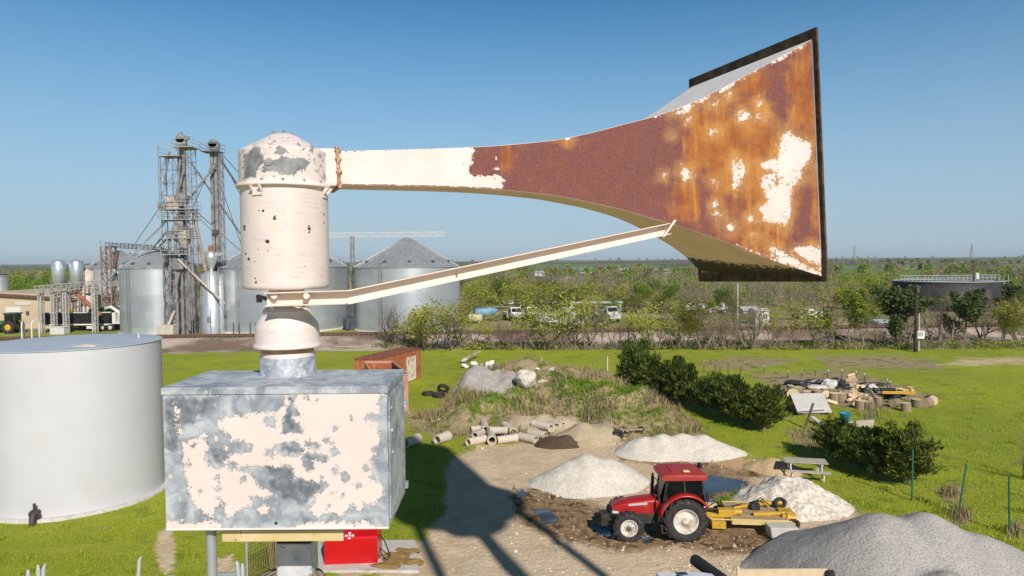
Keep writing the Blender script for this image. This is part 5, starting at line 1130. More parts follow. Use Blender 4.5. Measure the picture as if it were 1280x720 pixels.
# hutch with a low pitched roof
p = gr(1017, 519); hu_ = thing('animal_hutch', 'low wooden hutch with a pale grey pitched roof in the field', 'hutch', p, .02)
m = MB(); m.hexa([V((-1.0, 0, 0)), V((.95, 0, 0)), V((.95, 1.8, 0)), V((-1.0, 1.8, 0))], [V((-1.0, 0, .3)), V((.95, 0, .3)), V((.95, 1.8, .3)), V((-1.0, 1.8, .3))])
m.extrude([V((-1.0, 0, .3)), V((-1.0, 1.8, .3)), V((-1.0, .95, 1.12))], (.05, 0, 0)); m.extrude([V((.90, 0, .3)), V((.90, 1.8, .3)), V((.90, .95, 1.12))], (.05, 0, 0)); m.build('wall', mat('dark weathered boards', (.16, .12, .085), (.24, .19, .14), 5, .9), hu_)
m = MB(); m.hexa([V((-1.12, -.22, .20)), V((1.08, -.22, .20)), V((1.08, .97, 1.17)), V((-1.12, .97, 1.17))], [V((-1.12, -.22, .25)), V((1.08, -.22, .25)), V((1.08, .97, 1.22)), V((-1.12, .97, 1.22))]); m.hexa([V((-1.12, .975, 1.17)), V((1.08, .975, 1.17)), V((1.08, 2.05, .20)), V((-1.12, 2.05, .20))], [V((-1.12, .975, 1.22)), V((1.08, .975, 1.22)), V((1.08, 2.05, .25)), V((-1.12, 2.05, .25))])
m.build('roof', mat('pale grey plywood roof', (.48, .45, .41), (.56, .52, .47), 2.5, .85), hu_)
m = MB(); m.box((-.15, -.03, .16), (1.1, .05, .22)); m.build('sill_board', mCut, hu_)
# blue basin on a pipe frame
p = gr(1056, 531); bb = thing('feed_trough', 'bright blue plastic feed tub on a frame behind the lower cedars', 'tub', p)
m = MB(); m.lathe([(.22, .22), (.32, .68), (.36, .7), (.35, .74), (.29, .7), (.18, .3), (.001, .3)], 24); m.build('tub', mat('blue plastic', (.03, .23, .36), (.04, .28, .42), 8, .5), bb)
m = MB()
for x in (-.3, .3): m.tube([(x, -.3, 0), (x, -.3, .3), (x, .3, .3), (x, .3, 0)], .025, 6)
m.bar((-.32, -.3, .22), (.32, -.3, .22), .04); m.build('frame', mWhiteMetal, bb)
def post(name, label, px, py, h, r, mt, group=None, top=None, lean=(0, 0), cat='post', cap=None):
    p = grz(px, py); m = MB(); m.cyl((0, 0, -.05), (lean[0], lean[1], h), r, n=8)
    if cap: m.m = 1; m.cyl((lean[0]*.84, lean[1]*.84, h*.84), (lean[0]*1.01, lean[1]*1.01, h*1.01), r*1.35, n=8)
    return tag(m.build(name, [mt]+([cap] if cap else []), loc=p), label, cat, group)
mDarkPost = mat('dark post', (.07, .05, .035), (.13, .10, .07), 6, .9); mPaint = mat('white post tip', (.75, .73, .68), (.65, .62, .58), 12, .6)
mGreenPost = mat('green steel post', (.02, .12, .065), (.03, .15, .08), 8, .6)
post('wooden_post', 'dark post leaning to the right below the hutch', 1005.6, 536, 1.5, .07, mDarkPost, None, lean=(.55, .1))
a, b = gr(1015, 527), gr(1034, 538); board('timber_board', 'pale plank lying in the grass below the leaning dark post', 'board', a+V((0, 0, .3)), b+V((0, 0, .1)), .28, .06, mat('pale plank', (.62, .56, .48), (.70, .64, .56), 4, .8))
a, b = gr(1000, 522), gr(1034, 520.5); board('pipe_rail', 'thin pale pipe rail between the hutch and the blue tub', 'rail', a+V((0, 0, .55)), b+V((0, 0, .55)), .05, .05, mWhiteMetal)
a, b = gr(1070, 534), gr(1092, 533); board('timber_board', 'grey low panel in the grass right of the blue tub', 'board', a+V((0, 0, .2)), b+V((0, 0, .2)), .06, .4, mOldWood)
# posts
post('fence_post', 'leftmost of the three tall green steel posts, close to the lower cedars', 1140, 626, 2.15, .035, mGreenPost, 'tall green steel posts')
post('fence_post', 'middle one of the three tall green steel posts, leaning right', 1198, 643, 2.0, .035, mGreenPost, 'tall green steel posts', lean=(.28, 0))
post('fence_post', 'rightmost of the three tall green steel posts near the frame edge', 1262, 668, 2.1, .035, mGreenPost, 'tall green steel posts', lean=(-.06, 0))
for i, (px, yb_, yt, cp_) in enumerate([(868, 466, 457, 1), (880, 466, 456, 0), (894, 467, 455, 0), (900, 470, 459, 0), (910, 470, 454, 0), (926, 472, 458, 0), (955, 467, 457, 1), (970, 467, 463, 1), (985, 473, 464, 1), (1002, 472, 464, 1), (1019, 470, 463, 0), (1035, 478, 462, 1), (1052, 476, 462, 1), (1070, 476, 464, 1), (1080.5, 480, 467, 1), (1109, 488, 474, 1), (1112.5, 489, 476, 1)]):
    p = gr(px, yb_); post('fence_post', 'thin fence post with a white top behind the wood yard' if cp_ else 'thin plain dark fence post behind the upper cedar row', px, yb_, (yb_-yt)*p.y/F*1.03, .035, mDarkPost, 'thin fence posts in the field', cap=mPaint if cp_ else None)
# ---------------------------------------------------------------- utility pole at the field edge
p = gr(1144.5, 440); hp = at(1144, 355, p.y).z
up = thing('utility_pole', 'tall dark wooden pole at the far edge of the green field', 'pole', p)
m = MB(); m.cyl((0, 0, 0), (-.05, 0, hp), .19, .13, n=12); m.build('pole', mat('dark creosote pole', (.035, .025, .02), (.07, .05, .038), 4, .9), up)
m = MB(); m.box((.02, -.2, hp-.6), (.3, .2, .5)); m.bar((-.35, 0, hp-.25), (.3, 0, hp-.25), .1); m.build('bracket', mDarkPost, up)
p2_ = gr(1149, 439); mb_ = thing('meter_pole', 'short pale pole with a white meter box beside the dark utility pole', 'pole', p2_+V((0, .3, 0)))
m = MB(); m.cyl((.1, 0, 0), (.1, 0, at(1150, 392, p2_.y).z), .11, .1, n=10); m.build('post', mat('pale pole', (.42, .36, .28), (.5, .44, .36), 5, .9), mb_)
m = MB(); m.box((.05, -.25, 1.75), (.95, .3, .85)); m.build('meter_box', mPaint, mb_, bevel=.03)
m = MB(); m.box((.05, -.41, 1.85), (.5, .02, .4)); m.build('box_door', mat('grey box door', (.35, .35, .36), (.42, .42, .42), 9, .5), mb_)
# ================================================================= AROUND THE FOOT OF THE SIREN
slabz = .12
a = [gr(473, 712), gr(522, 712), gr(519, 677), gr(470, 677)]
a = [gr(360, 716), gr(524, 716), gr(519, 677), gr(396, 677)]
c = sum(a, V())/4; m = MB(); q = [p-c for p in a]; m.hexa([p+V((0, 0, -.05)) for p in q], [p*.995+V((0, 0, .07)) for p in q]); sl = m.build('concrete_slab', mConc, loc=c, bevel=.02); tag(sl, 'pale concrete slab under the red cabinet', 'slab')
for i, (px, py, s) in enumerate(((496, 697, .5), (508, 690, .35), (488, 706, .4), (515, 703, .3))):
    p = gr(px, py, .07); m = MB(); m.blob((0, 0, 0), (s, s*.7, .08), 30+i, .6, 3); tag(m.build('moss_clump', mat('rusty brown moss', (.34, .20, .06), (.24, .16, .05), 9, 1.0), loc=p), 'rust brown moss patch %s on the concrete slab' % ('nearest the red cabinet', 'farthest back', 'in front beside the black hose', 'at the right edge')[i], 'moss')
mGlossRed = mat('glossy red enamel', (.60, .006, .012), (.52, .005, .010), 1.5, .25)
r0, r1 = gr(405.5, 706, .07), gr(472, 703.5, .07); rcx = thing('red_cabinet', 'bright red metal cabinet with a white cross emblem on the concrete slab', 'cabinet', r0, math.atan2(r1.y-r0.y, r1.x-r0.x))
Lr = (r1-r0).length; hz = .92
m = MB(); pr = [V((0, 0, 0)), V((0, 0, hz-.12))]+[V((0, .12-.12*math.cos(PI/2*k/5), hz-.12+.12*math.sin(PI/2*k/5))) for k in range(1, 6)]+[V((0, .62, hz+.03)), V((0, .62, 0))]
m.extrude(pr, (Lr, 0, 0)); m.build('lower_case', mGlossRed, rcx)
m = MB(); m.hexa([V((.62, .625, 0)), V((Lr, .625, 0)), V((Lr, 1.3, 0)), V((.62, 1.3, 0))], [V((.70, .625, hz+.33)), V((Lr, .625, hz+.33)), V((Lr, 1.25, hz+.40)), V((.86, 1.25, hz+.40))]); m.build('upper_case', mGlossRed, rcx, bevel=.03)
m = MB(); cx_, cy_ = .82, hz+.0
for k in range(4):
    a = PI/2*k+0; u = V((math.cos(a), math.sin(a))); v = V((-u.y, u.x))
    P_ = lambda s, t: V((cx_+.14*(u.x*s+v.x*t), .065+.085*(u.y*s+v.y*t)*.75, hz-.01+.085*(u.y*s+v.y*t)))
    m.quad(P_(.08, -.06), P_(1, -.42), P_(1.08, 0), P_(1, .42), P_(.08, .06))
m.lathe([(.055, 0), (.001, .001)], 16, V((cx_, .06, hz-.004)))
for v in range(len(m.v)): q = V(m.v[v]); m.v[v] = tuple(q+V((0, -.012, .012)))
em = m.build('cross_emblem', mat('white decal', (.72, .50, .50), (.66, .44, .44), 20, .5), rcx)
m = MB(); m.tube([(Lr, .5, .75), (Lr+.18, .45, .55), (Lr+.38, .3, .12), (Lr+.30, .05, .06), (Lr+.12, .1, .2), (Lr+.06, .3, .4)], .022, 6); m.build('hose', mBlack, rcx)
# fence post tips at the lower left
for lb, px, py, lean in (('short white fence post tip at the lower left corner, leftmost', 35, 713, 0), ('white fence post tip, second from the lower left corner', 47.5, 707, 0), ('thin white fence post tip right beside the second one', 54.5, 706, .05), ('grey bent fence post tip standing alone in the lawn', 174, 697, .06), ('thin white post tip left of the rusty wire panel', 297, 702, -.03), ('short grey post tip nearest the rusty wire panel', 303, 705, 0)):
    p = gr(px, py, 1.5); g = gz(p.x, p.y); m = MB(); m.cyl((-lean*2, 0, g), (0, 0, 1.40), .055, n=10); m.cyl((0, 0, 1.40), (lean, 0, 1.52), .05, .03, n=10); tag(m.build('fence_post', mat('galvanised post', (.52, .54, .56), (.62, .62, .62), 8, .45, .2), loc=(p.x, p.y, 0)), lb, 'post', 'fence posts at the lower left')
a, b = gr(268, 717.5, 1.1), gr(304, 717, 1.1); board('fence_rail', 'pale horizontal fence rail at the bottom edge beside the grey pipe', 'rail', a, b, .07, .07, mPipe)
p = gr(327, 712, .2); wpn = thing('wire_panel', 'rusty wire fence panel leaning upright beside the white block', 'fence panel', V((p.x, p.y, 0)), 1.1)
m = MB()
for k in range(12): m.bar((-.5+.1*k, 0, .1), (-.5+.1*k, .05, 1.5), .012)
for k in range(12): m.bar((-.55, .02, .1+.12*k), (.65, .02, .1+.12*k), .012)
m.build('wire_mesh', mat('rusty wire', (.10, .06, .035), (.17, .11, .07), 9, .9), wpn)
m = MB(); m.cyl((-.58, 0, 0), (-.58, 0, 1.7), .045, n=8); m.build('post', mPipe, wpn)
m = MB(); m.cyl((.66, 0, 0), (.66, 0, 1.75), .05, n=8); m.build('post', mPipe, wpn)
m = MB()
for k in range(10): m.tube([(.2+.03*k, -.1, 0), (.15+.04*k, -.15+.03*k, .7), (.1+.06*k, -.1, 1.3+.05*(k % 4))], .012, 5)
tag(m.build('dry_branches', mat('dry twig', (.25, .17, .10), (.36, .26, .17), 10, .95), loc=wpn.location+V((.15, 0, 0))), 'bundle of dry brown branches leaning on the rusty wire panel', 'branches')
# ---------------------------------------------------------------- trailer with a timber side, black drain pipe, pickup roof at the lower right
a, b = at(921, 711.5, 19.4), at(1034, 711, 19.4); zt_ = a.z
ut = thing('utility_trailer', 'utility trailer with a pale timber side board at the bottom edge', 'trailer', V((a.x, a.y, gz(a.x, a.y))))
W_ = (b-a).length; g0 = ut.location.z
m = MB(); m.box((W_/2, 0, zt_-g0-.16), (W_, .06, .32)); m.build('side_board', mat('pale pine board', (.62, .47, .29), (.70, .55, .36), 3, .8), ut, bevel=.005)
m = MB(); m.box((W_/2, -1.6, zt_-g0-.16), (W_, .06, .32)); m.build('side_board', mat('pale pine board', (.62, .47, .29), (.70, .55, .36), 3, .8), ut, bevel=.005)
m = MB(); m.box((W_/2, -.8, zt_-g0-.36), (W_, 1.6, .06)); m.bar((0, -.8, zt_-g0-.42), (-1.3, -.8, .42), .1); m.build('bed', mOldWood, ut)
for y in (.12, -1.72):
    m = MB(); m.X = Matrix.Translation(V((W_*.55, y, .33)))@Matrix.Rotation(PI/2, 4, 'X'); m.lathe(tyre_profile(.33, .18, .2), 28, caps=False); m.lathe([(.185, 0), (.001, .02)], 20); m.build('wheel', mTyre, ut)
p = at(1038, 718, 19.3); m = MB(); m.blob((0, 0, 0), (.16, .14, .12), 5, .4, 2); m.cyl((0, 0, -.1), (0, 0, zt_*0-1.0), .05, n=8); tag(m.build('jack_stand', mBlack, loc=p), 'black jack head at the right end of the timber side board', 'jack')
pkp = at(872, 709, 18.6); pk = thing('pickup_truck', 'white pickup with dark blue windscreen, only its roof in view', 'pickup', V((pkp.x, pkp.y-1.0, 0)), 0)
zr = pkp.z; m = MB(); m.box((.0, 0, zr*.36), (1.75, 4.6, zr*.40)); m.build('body', mPaint, pk, bevel=.06)
m = MB(); m.hexa([V((-.8, -1.0, zr*.562)), V((.8, -1.0, zr*.562)), V((.8, 1.15, zr*.562)), V((-.8, 1.15, zr*.562))], [V((-.66, -.55, zr*.96)), V((.66, -.55, zr*.96)), V((.66, .72, zr*.96)), V((-.66, .72, zr*.96))]); m.build('cab_windows', mat('dark blue car glass', (.02, .035, .06), (.03, .05, .08), 2, .08), pk, bevel=.03)
m = MB(); loft(m, [(-.70, .001, zr*.95, zr*.955), (-.66, .55, zr*.955, zr*.985), (0, .66, zr*.96, zr*1.02), (.66, .55, zr*.955, zr*.985), (.70, .001, zr*.95, zr*.955)]); m.build('roof', mat('pale blue white car paint', (.62, .70, .78), (.70, .76, .82), 2, .25), pk)
for s in (1, -1):
    m = MB(); m.box((s*.98, .75, zr*.62), (.2, .12, .2)); m.build('mirror', mBlack, pk, bevel=.03)
    for y in (1.45, -1.45): m = MB(); m.X = Matrix.Translation(V((s*.78, y, .36)))@Matrix.Rotation(PI/2, 4, 'Y'); m.lathe(tyre_profile(.36, .2, .22), 24, caps=False); m.lathe([(.2, s*.06), (.001, s*.08)], 20); m.build('wheel', mTyre, pk)
a, b = at(868, 699.5, 19.2), at(905, 726, 17.9); c = (a+b)/2; m = MB(); m.X = Matrix.Translation(-c); u = (b-a).normalized()
n = 26; m.tube([a+(b-a)*(k/n) for k in range(n+1)], [.165 if k % 2 else .15 for k in range(n+1)], 18); m.m = 0; tag(m.build('drain_pipe', mBlack, loc=c), 'thick black corrugated drain pipe resting across the pickup roof', 'pipe')
# axle frame on the mound edge
p = gr(770, 551); q = gr(803, 548); af = thing('trailer_frame', 'bare dark trailer frame with two small wheels behind the long white pile', 'trailer frame', p, math.atan2(q.y-p.y, q.x-p.x)); L = (q-p).length
m = MB(); m.bar((0, 0, .62), (L, 0, .52), .12, .10); m.bar((0, 1.0, .62), (L, .6, .52), .1); m.bar((.1, 0, .6), (.1, 1.0, .6), .1); m.bar((L*.35, .1, .15), (L*.95, .1, .55), .06); m.bar((L*.5, 0, .55), (L*.5, .9, .55), .1); m.build('frame', mat('pale brown steel', (.36, .28, .20), (.24, .17, .11), 5, .85), af)
for y in (-.12, 1.15): m = MB(); m.X = Matrix.Translation(V((.05, y, .34)))@Matrix.Rotation(PI/2, 4, 'X'); m.lathe(tyre_profile(.34, .18, .18), 24, caps=False); m.lathe([(.185, 0), (.001, .02)], 16); m.build('wheel', mTyre, af)
m = MB(); m.bar((L, .1, .0), (L, .1, .65), .1); m.box((L, .15, .5), (.25, .25, .2)); m.build('jack', mBlack, af)
p = gr(884, 634); m = MB(); m.box((0, 0, .09), (.75, .22, .16), Matrix.Rotation(.1, 3, 'Z')); tag(m.build('timber_block', mCut, loc=p, bevel=.02), 'pale timber block at the edge of the puddle behind the tractor', 'block')
# ================================================================= GRAIN FACILITY beyond the railway
def m_corr(name, c1, c2, c3, rough=.42, metal=.55):
    N = NT(name)
    sx = N.n('SeparateXYZ'); N.put(sx.inputs[0], N.co())
    ang = N.math('ARCTAN2', sx.outputs[1], sx.outputs[0])
    v = N.n('CombineXYZ'); N.put(v.inputs[0], N.math('MULTIPLY', ang, 7.0)); N.put(v.inputs[1], sx.outputs[2])
    br = N.n('TexBrick', {'Scale': 1.0, 'Mortar Size': .006, 'Brick Width': 2.9, 'Row Height': 1.12, 'Bias': 0.0}, offset=.5)
    N.put(br.inputs['Vector'], v.outputs[0]); N.put(br.inputs['Color1'], (*c1, 1)); N.put(br.inputs['Color2'], (*c2, 1)); N.put(br.inputs['Mortar'], (*c3, 1))
    c = N.mix(N.math('MULTIPLY', N.ramp(N.noise(.35, 5, .6), .5, .7), .5), br.outputs['Color'], c3)
    wv = N.n('TexWave', {'Scale': 3.0, 'Distortion': 0}, wave_type='BANDS', bands_direction='Z'); N.put(wv.inputs[0], N.co())
    N.bump(wv.outputs['Fac'], .35, .02)
    return N.done(c, rough, metal)
mCorr = m_corr('corrugated bin wall', (.46, .49, .50), (.56, .58, .58), (.36, .38, .39)); mBinRoof = mat('bin roof sheet', (.42, .44, .45), (.50, .52, .52), 1.2, .45, .5, c3=(.30, .31, .31), s3=1, t3=(.55, .7))
mShiny = mat('bright steel tank', (.66, .67, .68), (.72, .73, .74), 1.5, .35, .7); mSteel = mat('weathered steel', (.20, .19, .185), (.36, .35, .34), 1.2, .65, .2, c3=(.13, .09, .065), s3=1, t3=(.5, .66)); mDarkSt = mat('dark steel', (.06, .055, .05), (.11, .10, .09), 1.5, .7); mRustSt = mat('rust red steel', (.26, .09, .045), (.36, .15, .08), 1.2, .8)
def wpos(px, py): p = gr(px, py); return V((p.x, p.y, 0))
def grain_bin(label, px, Y, rpx, yb_, ye, yp, door=None, mt=mCorr):
    c = at(px, yb_, Y); c.z = 0; s = Y/F; r = rpx*s; ze = at(px, ye, Y-r*.0).z; zp = at(px, yp, Y).z
    t = thing('grain_bin', label, 'grain bin', c)
    m = MB(); m.lathe([(r, 0), (r, ze)], 96, caps=False); m.build('wall', mt, t)
    n = 40; m = MB(); m.lathe([(r+.12, ze-.05), (r+.12, ze+.03), (r*.1, zp-.25), (.45, zp), (.001, zp+.1)], 96, smooth=False)
    for k in range(n):
        a = 2*PI*k/n; d = V((math.cos(a), math.sin(a), 0)); m.bar(d*(r+.1)+V((0, 0, ze+.06)), d*(r*.1)+V((0, 0, zp-.2)), .09, .07)
    m.build('roof', mBinRoof, t)
    m = MB()
    for k in range(n//2):
        a = 2*PI*k/(n/2); d = V((math.cos(a), math.sin(a), 0)); m.bar(d*(r+.05)+V((0, 0, 0)), d*(r+.05)+V((0, 0, ze)), .10, .08)
    if r > 40: m.build('wall_stiffeners', mat('bin stiffener', (.40, .42, .43), (.46, .48, .48), 1, .5, .5), t)
    m = MB()
    for k in range(12):
        a = 2*PI*k/12+.2; d = V((math.cos(a), math.sin(a), 0)); q = d*(r*.86)+V((0, 0, ze+(zp-ze)*.14)); m.box(q+V((0, 0, .16)), (.4, .4, .36), Matrix.Rotation(a, 3, 'Z'))
    m.build('roof_vents', mDarkSt, t)
    m = MB(); a = -1.9; d = V((math.cos(a), math.sin(a), 0)); e = V((-d.y, d.x, 0))
    for s_ in (-.25, .25): m.bar(d*(r+.25)+e*s_+V((0, 0, .3)), d*(r+.25)+e*s_+V((0, 0, ze+.3)), .05)
    for k in range(int(ze/.5)): m.bar(d*(r+.25)-e*.25+V((0, 0, .5+k*.5)), d*(r+.25)+e*.25+V((0, 0, .5+k*.5)), .04)
    m.build('ladder', mSteel, t)
    m = MB(); m.lathe([(r+.22, 0), (r+.22, .25), (r, .25)], 64, caps=False); m.build('foundation', mConc, t)
    return t, c, r, ze, zp
YB = 100.0
bA = grain_bin('corrugated grain bin left of the tall elevator tower', 200, 101, 43.5, 415, 335, 306)
bB = grain_bin('largest grain bin, half hidden behind the siren drum', 355, 106, 80, 413, 334, 290)
bC = grain_bin('grain bin with a pale conical roof standing right of the siren', 510, 104, 65, 413.5, 333.5, 297)
bD = grain_bin('far grain bin behind the conveyor at the left', 151, 124, 38, 405, 335, 312)
bE = grain_bin('farthest grain bin, its roof peak just beside the left bin roof', 168, 136, 36, 400, 337, 315)
# small hopper tank with cyclone
c = at(266, 414.5, 97); c.z = 0; s = 97/F; r = 14*s; zt = at(266, 343, 97).z
ht = thing('holding_tank', 'slim shiny steel tank with a cyclone on top right of the tower', 'tank', c)
m = MB(); m.lathe([(r, 0), (r, zt), (r*.3, zt+.5), (.001, zt+.5)], 40); 
for k in range(1, 6): m.lathe([(r, zt*k/6-.05), (r+.04, zt*k/6), (r, zt*k/6+.05)], 40, caps=False)
m.build('shell', mShiny, ht)
zc1 = at(265, 315, 97).z; m = MB(); m.lathe([(.18, zt+.4), (.25, zt+.6), (.85, zc1-1.0), (.85, zc1), (.3, zc1+.1)], 24); m.tube([(.8, 0, zc1-.4), (2.0, 0, zc1-.2)], .3, 10); m.build('cyclone', mShiny, ht)
m = MB(); m.cyl((0, 0, zc1), (0, 0, zc1+.9), .32, n=12); m.build('cyclone_cap', mRustSt, ht)
m = MB(); a = 2.2
for k in range(3): q = V((math.cos(-.6-k*.7)*(r+.05), math.sin(-.6-k*.7)*(r+.05), 0)); m.bar(q, q+V((0, 0, zt)), .1)
m.box((.2, -r-.02, 2.2), (.6, .06, .8)); m.build('door_frame', mSteel, ht)
# lattice tower
def lattice(m, c, w_, d_, z0, z1, n, t=.10, taper=1.0):
    cs = [V((sx*w_/2, sy*d_/2, 0)) for sx, sy in ((-1, -1), (1, -1), (1, 1), (-1, 1))]
    f = lambda i, z: V(c)+cs[i]*(1+(taper-1)*(z-z0)/(z1-z0))+V((0, 0, z))
    for i in range(4): m.bar(f(i, z0), f(i, z1), t*1.3)
    for k in range(n):
        za, zb__ = z0+(z1-z0)*k/n, z0+(z1-z0)*(k+1)/n
        for i in range(4):
            j = (i+1) % 4; m.bar(f(i, zb__), f(j, zb__), t*.8); m.bar(f(i, za), f(j, zb__), t*.55) if (k+i) % 2 else m.bar(f(j, za), f(i, zb__), t*.55)
def platform(m, c, w_, d_, z, rail=1.05):
    m.box(V(c)+V((0, 0, z)), (w_, d_, .10))
    cs = [V((sx*w_/2, sy*d_/2, 0)) for sx, sy in ((-1, -1), (1, -1), (1, 1), (-1, 1))]
    for i in range(4):
        j = (i+1) % 4; m.bar(V(c)+cs[i]+V((0, 0, z)), V(c)+cs[i]+V((0, 0, z+rail)), .06)
        for h in (.5, 1): m.bar(V(c)+cs[i]+V((0, 0, z+rail*h)), V(c)+cs[j]+V((0, 0, z+rail*h)), .05)
YT = 96.0; sT = YT/F
tw0 = at(227, 415, YT); tw0.z = 0
tz = lambda y, px=227: at(px, y, YT).z
tx = lambda px, y=300: at(px, y, YT).x-tw0.x
tw = thing('elevator_tower', 'tall lattice grain elevator tower with platforms and a bucket leg', 'elevator tower', tw0)
m = MB(); lattice(m, (tx(214), 0, 0), tx(222)-tx(207), 1.6, 0, tz(196), 14, .075); m.build('lattice_frame', mSteel, tw)
m = MB(); lattice(m, (tx(236), .3, 0), tx(243)-tx(229), 1.5, 0, tz(186), 15, .07); m.build('leg_frame', mSteel, tw)
m = MB(); x = tx(230); m.box((x-.28, 0, tz(172)/2), (.34, .45, tz(172))); m.box((x+.28, 0, tz(172)/2), (.34, .45, tz(172))); m.build('bucket_leg', mSteel, tw)
m = MB(); z = tz(178); m.box((x, 0, z), (1.3, .8, 1.1)); m.cyl((x, -.4, z+.5), (x, .4, z+.5), .62, n=20); m.box((x+.6, .1, z+.6), (.8, .5, .5)); m.box((x-.1, -.1, tz(169.5)), (.5, .5, .9)); m.cyl((x, 0, z-.6), (x, 0, z-1.6), .5, .25, n=12); m.build('leg_head', mSteel, tw, bevel=.03)
for lb, pxa, pxb, yy in ((0, 222, 248, 185), (0, 206, 232, 196), (0, 203, 247, 262), (0, 206, 246, 275), (0, 206, 243, 298), (0, 206, 243, 318)):
    m = MB(); platform(m, ((tx(pxa)+tx(pxb))/2, 0, 0), tx(pxb)-tx(pxa), 2.6, tz(yy)); m.build('platform', mat('galvanised platform', (.40, .40, .40), (.50, .49, .47), 2, .55, .3), tw)
m = MB(); m.box((tx(221), -.4, tz(254)), (1.6, 1.4, 1.7)); m.build('sampler_box', mat('pale machine housing', (.50, .45, .40), (.36, .30, .25), 2, .7, c3=(.26, .12, .06), s3=1.2, t3=(.55, .66)), tw, bevel=.04)
m = MB(); m.lathe([(.3, -1.6), (.95, -.4), (.95, .6), (.4, .9)], 16, V((tx(232), -.3, tz(296)))); m.build('distributor', mat('pale machine housing', (.50, .45, .40), (.36, .30, .25), 2, .7, c3=(.26, .12, .06), s3=1.2, t3=(.55, .66)), tw, bevel=.04)
m = MB(); m.lathe([(.7, -.9), (1.1, 0), (1.1, .5), (.3, 1.0)], 18, V((tx(229), -.2, tz(250)+.0))); m.build('hopper', mSteel, tw)
m = MB(); m.box((tx(228), -.4, tz(285)), (1.2, 1.4, 1.8)); m.build('cleaner_housing', mSteel, tw, bevel=.04)
m = MB(); m.box((tx(225), -.2, tz(330)), (1.5, 1.5, 1.5)); m.build('scale_housing', mSteel, tw, bevel=.04)
m = MB()
for a, b, r_ in (((223, 270), (221, 330), .22), ((236, 210), (219, 268), .16), ((229, 262), (214, 300), .2), ((218, 190), (209, 232), .14), ((238, 330), (236, 412), .26), ((222, 340), (222, 412), .18), ((216, 300), (212, 412), .15), ((243, 285), (240, 400), .2), ((231, 200), (224, 250), .16), ((231, 305), (212, 338), .2), ((235, 250), (240, 300), .2), ((226, 340), (209, 400), .2)):
    m.tube([(tx(a[0]), -.7, tz(a[1])), (tx(b[0]), -.5, tz(b[1]))], r_, 8)
m.build('spouts', mSteel, tw)
m = MB(); m.bar((tx(206.5), -1.3, tz(262)), (tx(206.5), -1.3, tz(183)), .07); m.build('lightning_rod', mSteel, tw)
m = MB(); m.box((tx(206), -.6, tz(262)+.4), (1.0, .12, 1.0)); m.bar((tx(199), -.6, tz(272)), (tx(210), -.6, tz(268)), .05); m.bar((tx(198), -.6, tz(268)), (tx(206), -.6, tz(276)), .05); m.build('antenna', mSteel, tw)
m = MB()
for s_ in (-.25, .25): m.bar((tx(241)+s_, -1.3, 0), (tx(241)+s_, -1.3, tz(190)), .06)
for k in range(60): m.bar((tx(241)-.25, -1.3, .4+k*.42), (tx(241)+.25, -1.3, .4+k*.42), .04)
m.build('caged_ladder', mSteel, tw)
m = MB(); m.box((tx(214), -1.6, .8), (2.2, 1.6, 1.6)); m.bar((tx(222), -1.4, tz(388)), (tx(211), -1.4, tz(412)), .3); m.build('base_box', mat('cream box', (.62, .55, .44), (.52, .45, .35), 2, .8), tw)
# second leg
s2 = at(273, 415, 99); s2.z = 0; l2z = lambda y: at(273, y, 99).z
l2 = thing('grain_elevator', 'slim second grain elevator leg right of the lattice tower', 'elevator leg', s2)
m = MB(); m.box((-.32, 0, l2z(180)/2), (.42, .5, l2z(180))); m.box((.28, 0, l2z(180)/2), (.42, .5, l2z(180))); m.build('bucket_leg', mSteel, l2)
m = MB(); m.box((0, 0, l2z(183)), (1.4, .9, 1.0)); m.cyl((0, -.45, l2z(180)), (0, .45, l2z(180)), .6, n=18); m.build('leg_head', mSteel, l2, bevel=.03)
m = MB(); platform(m, (-.2, 0, 0), 2.6, 2.2, l2z(190)); m.build('platform', mSteel, l2)
m = MB(); lattice(m, (.95, 0, 0), .5, .5, 0, l2z(193), 40, .06); m.build('ladder_tower', mSteel, l2)
m = MB(); m.box((.1, -.4, l2z(290)), (.8, .3, .5)); m.build('tension_box', mDarkSt, l2)
# spouts and guy wires
def spout(name, label, a, b, r, mt=mSteel, cat='spout', group=None):
    a, b = at(*a), at(*b); c = (a+b)/2; m = MB(); m.X = Matrix.Translation(-c); m.tube([a, b], r, 8); return tag(m.build(name, mt, loc=c), label, cat, group)
GS = 'grain spouts of the elevator'
spout('grain_spout', 'long spout from the tower top slanting down right toward the siren drum', (238, 202, 96), (304, 297, 103), .14, group=GS)
spout('grain_spout', 'spout from the slim leg top slanting down left to the tower platform', (269, 206, 98), (238, 247, 96.5), .16, group=GS)
spout('grain_spout', 'spout from the slim leg top falling right behind the siren cap', (276, 200, 99), (306, 245, 104), .15, group=GS)
spout('grain_spout', 'thick brown spout from the mid platform down to the shiny tank', (242, 266, 96), (257, 338, 97), .26, mat('brown spout', (.30, .23, .16), (.42, .36, .29), 2, .8), group=GS)
spout('grain_spout', 'pale spout crossing low from the tower to the shiny tank side', (222, 324, 95), (281, 380, 95.3), .17, mat('pale spout', (.52, .46, .40), (.42, .34, .27), 2, .7), group=GS)
spout('grain_spout', 'long pale spout from the tower down left to the truck truss', (207, 277, 95.5), (133, 352, 100), .14, mShiny, group=GS)
spout('grain_spout', 'thin spout from the tower down to the left bin roof', (208, 290, 96), (190, 312, 100), .12, group=GS)
spout('grain_spout', 'second thin spout from the tower to the left bin peak', (207, 300, 96), (199, 308, 101), .12, group=GS)
spout('grain_spout', 'orange rusty auger tube slanting down behind the black trailer', (92, 363, 101), (126, 394, 101), .3, mRustSt, group=GS)
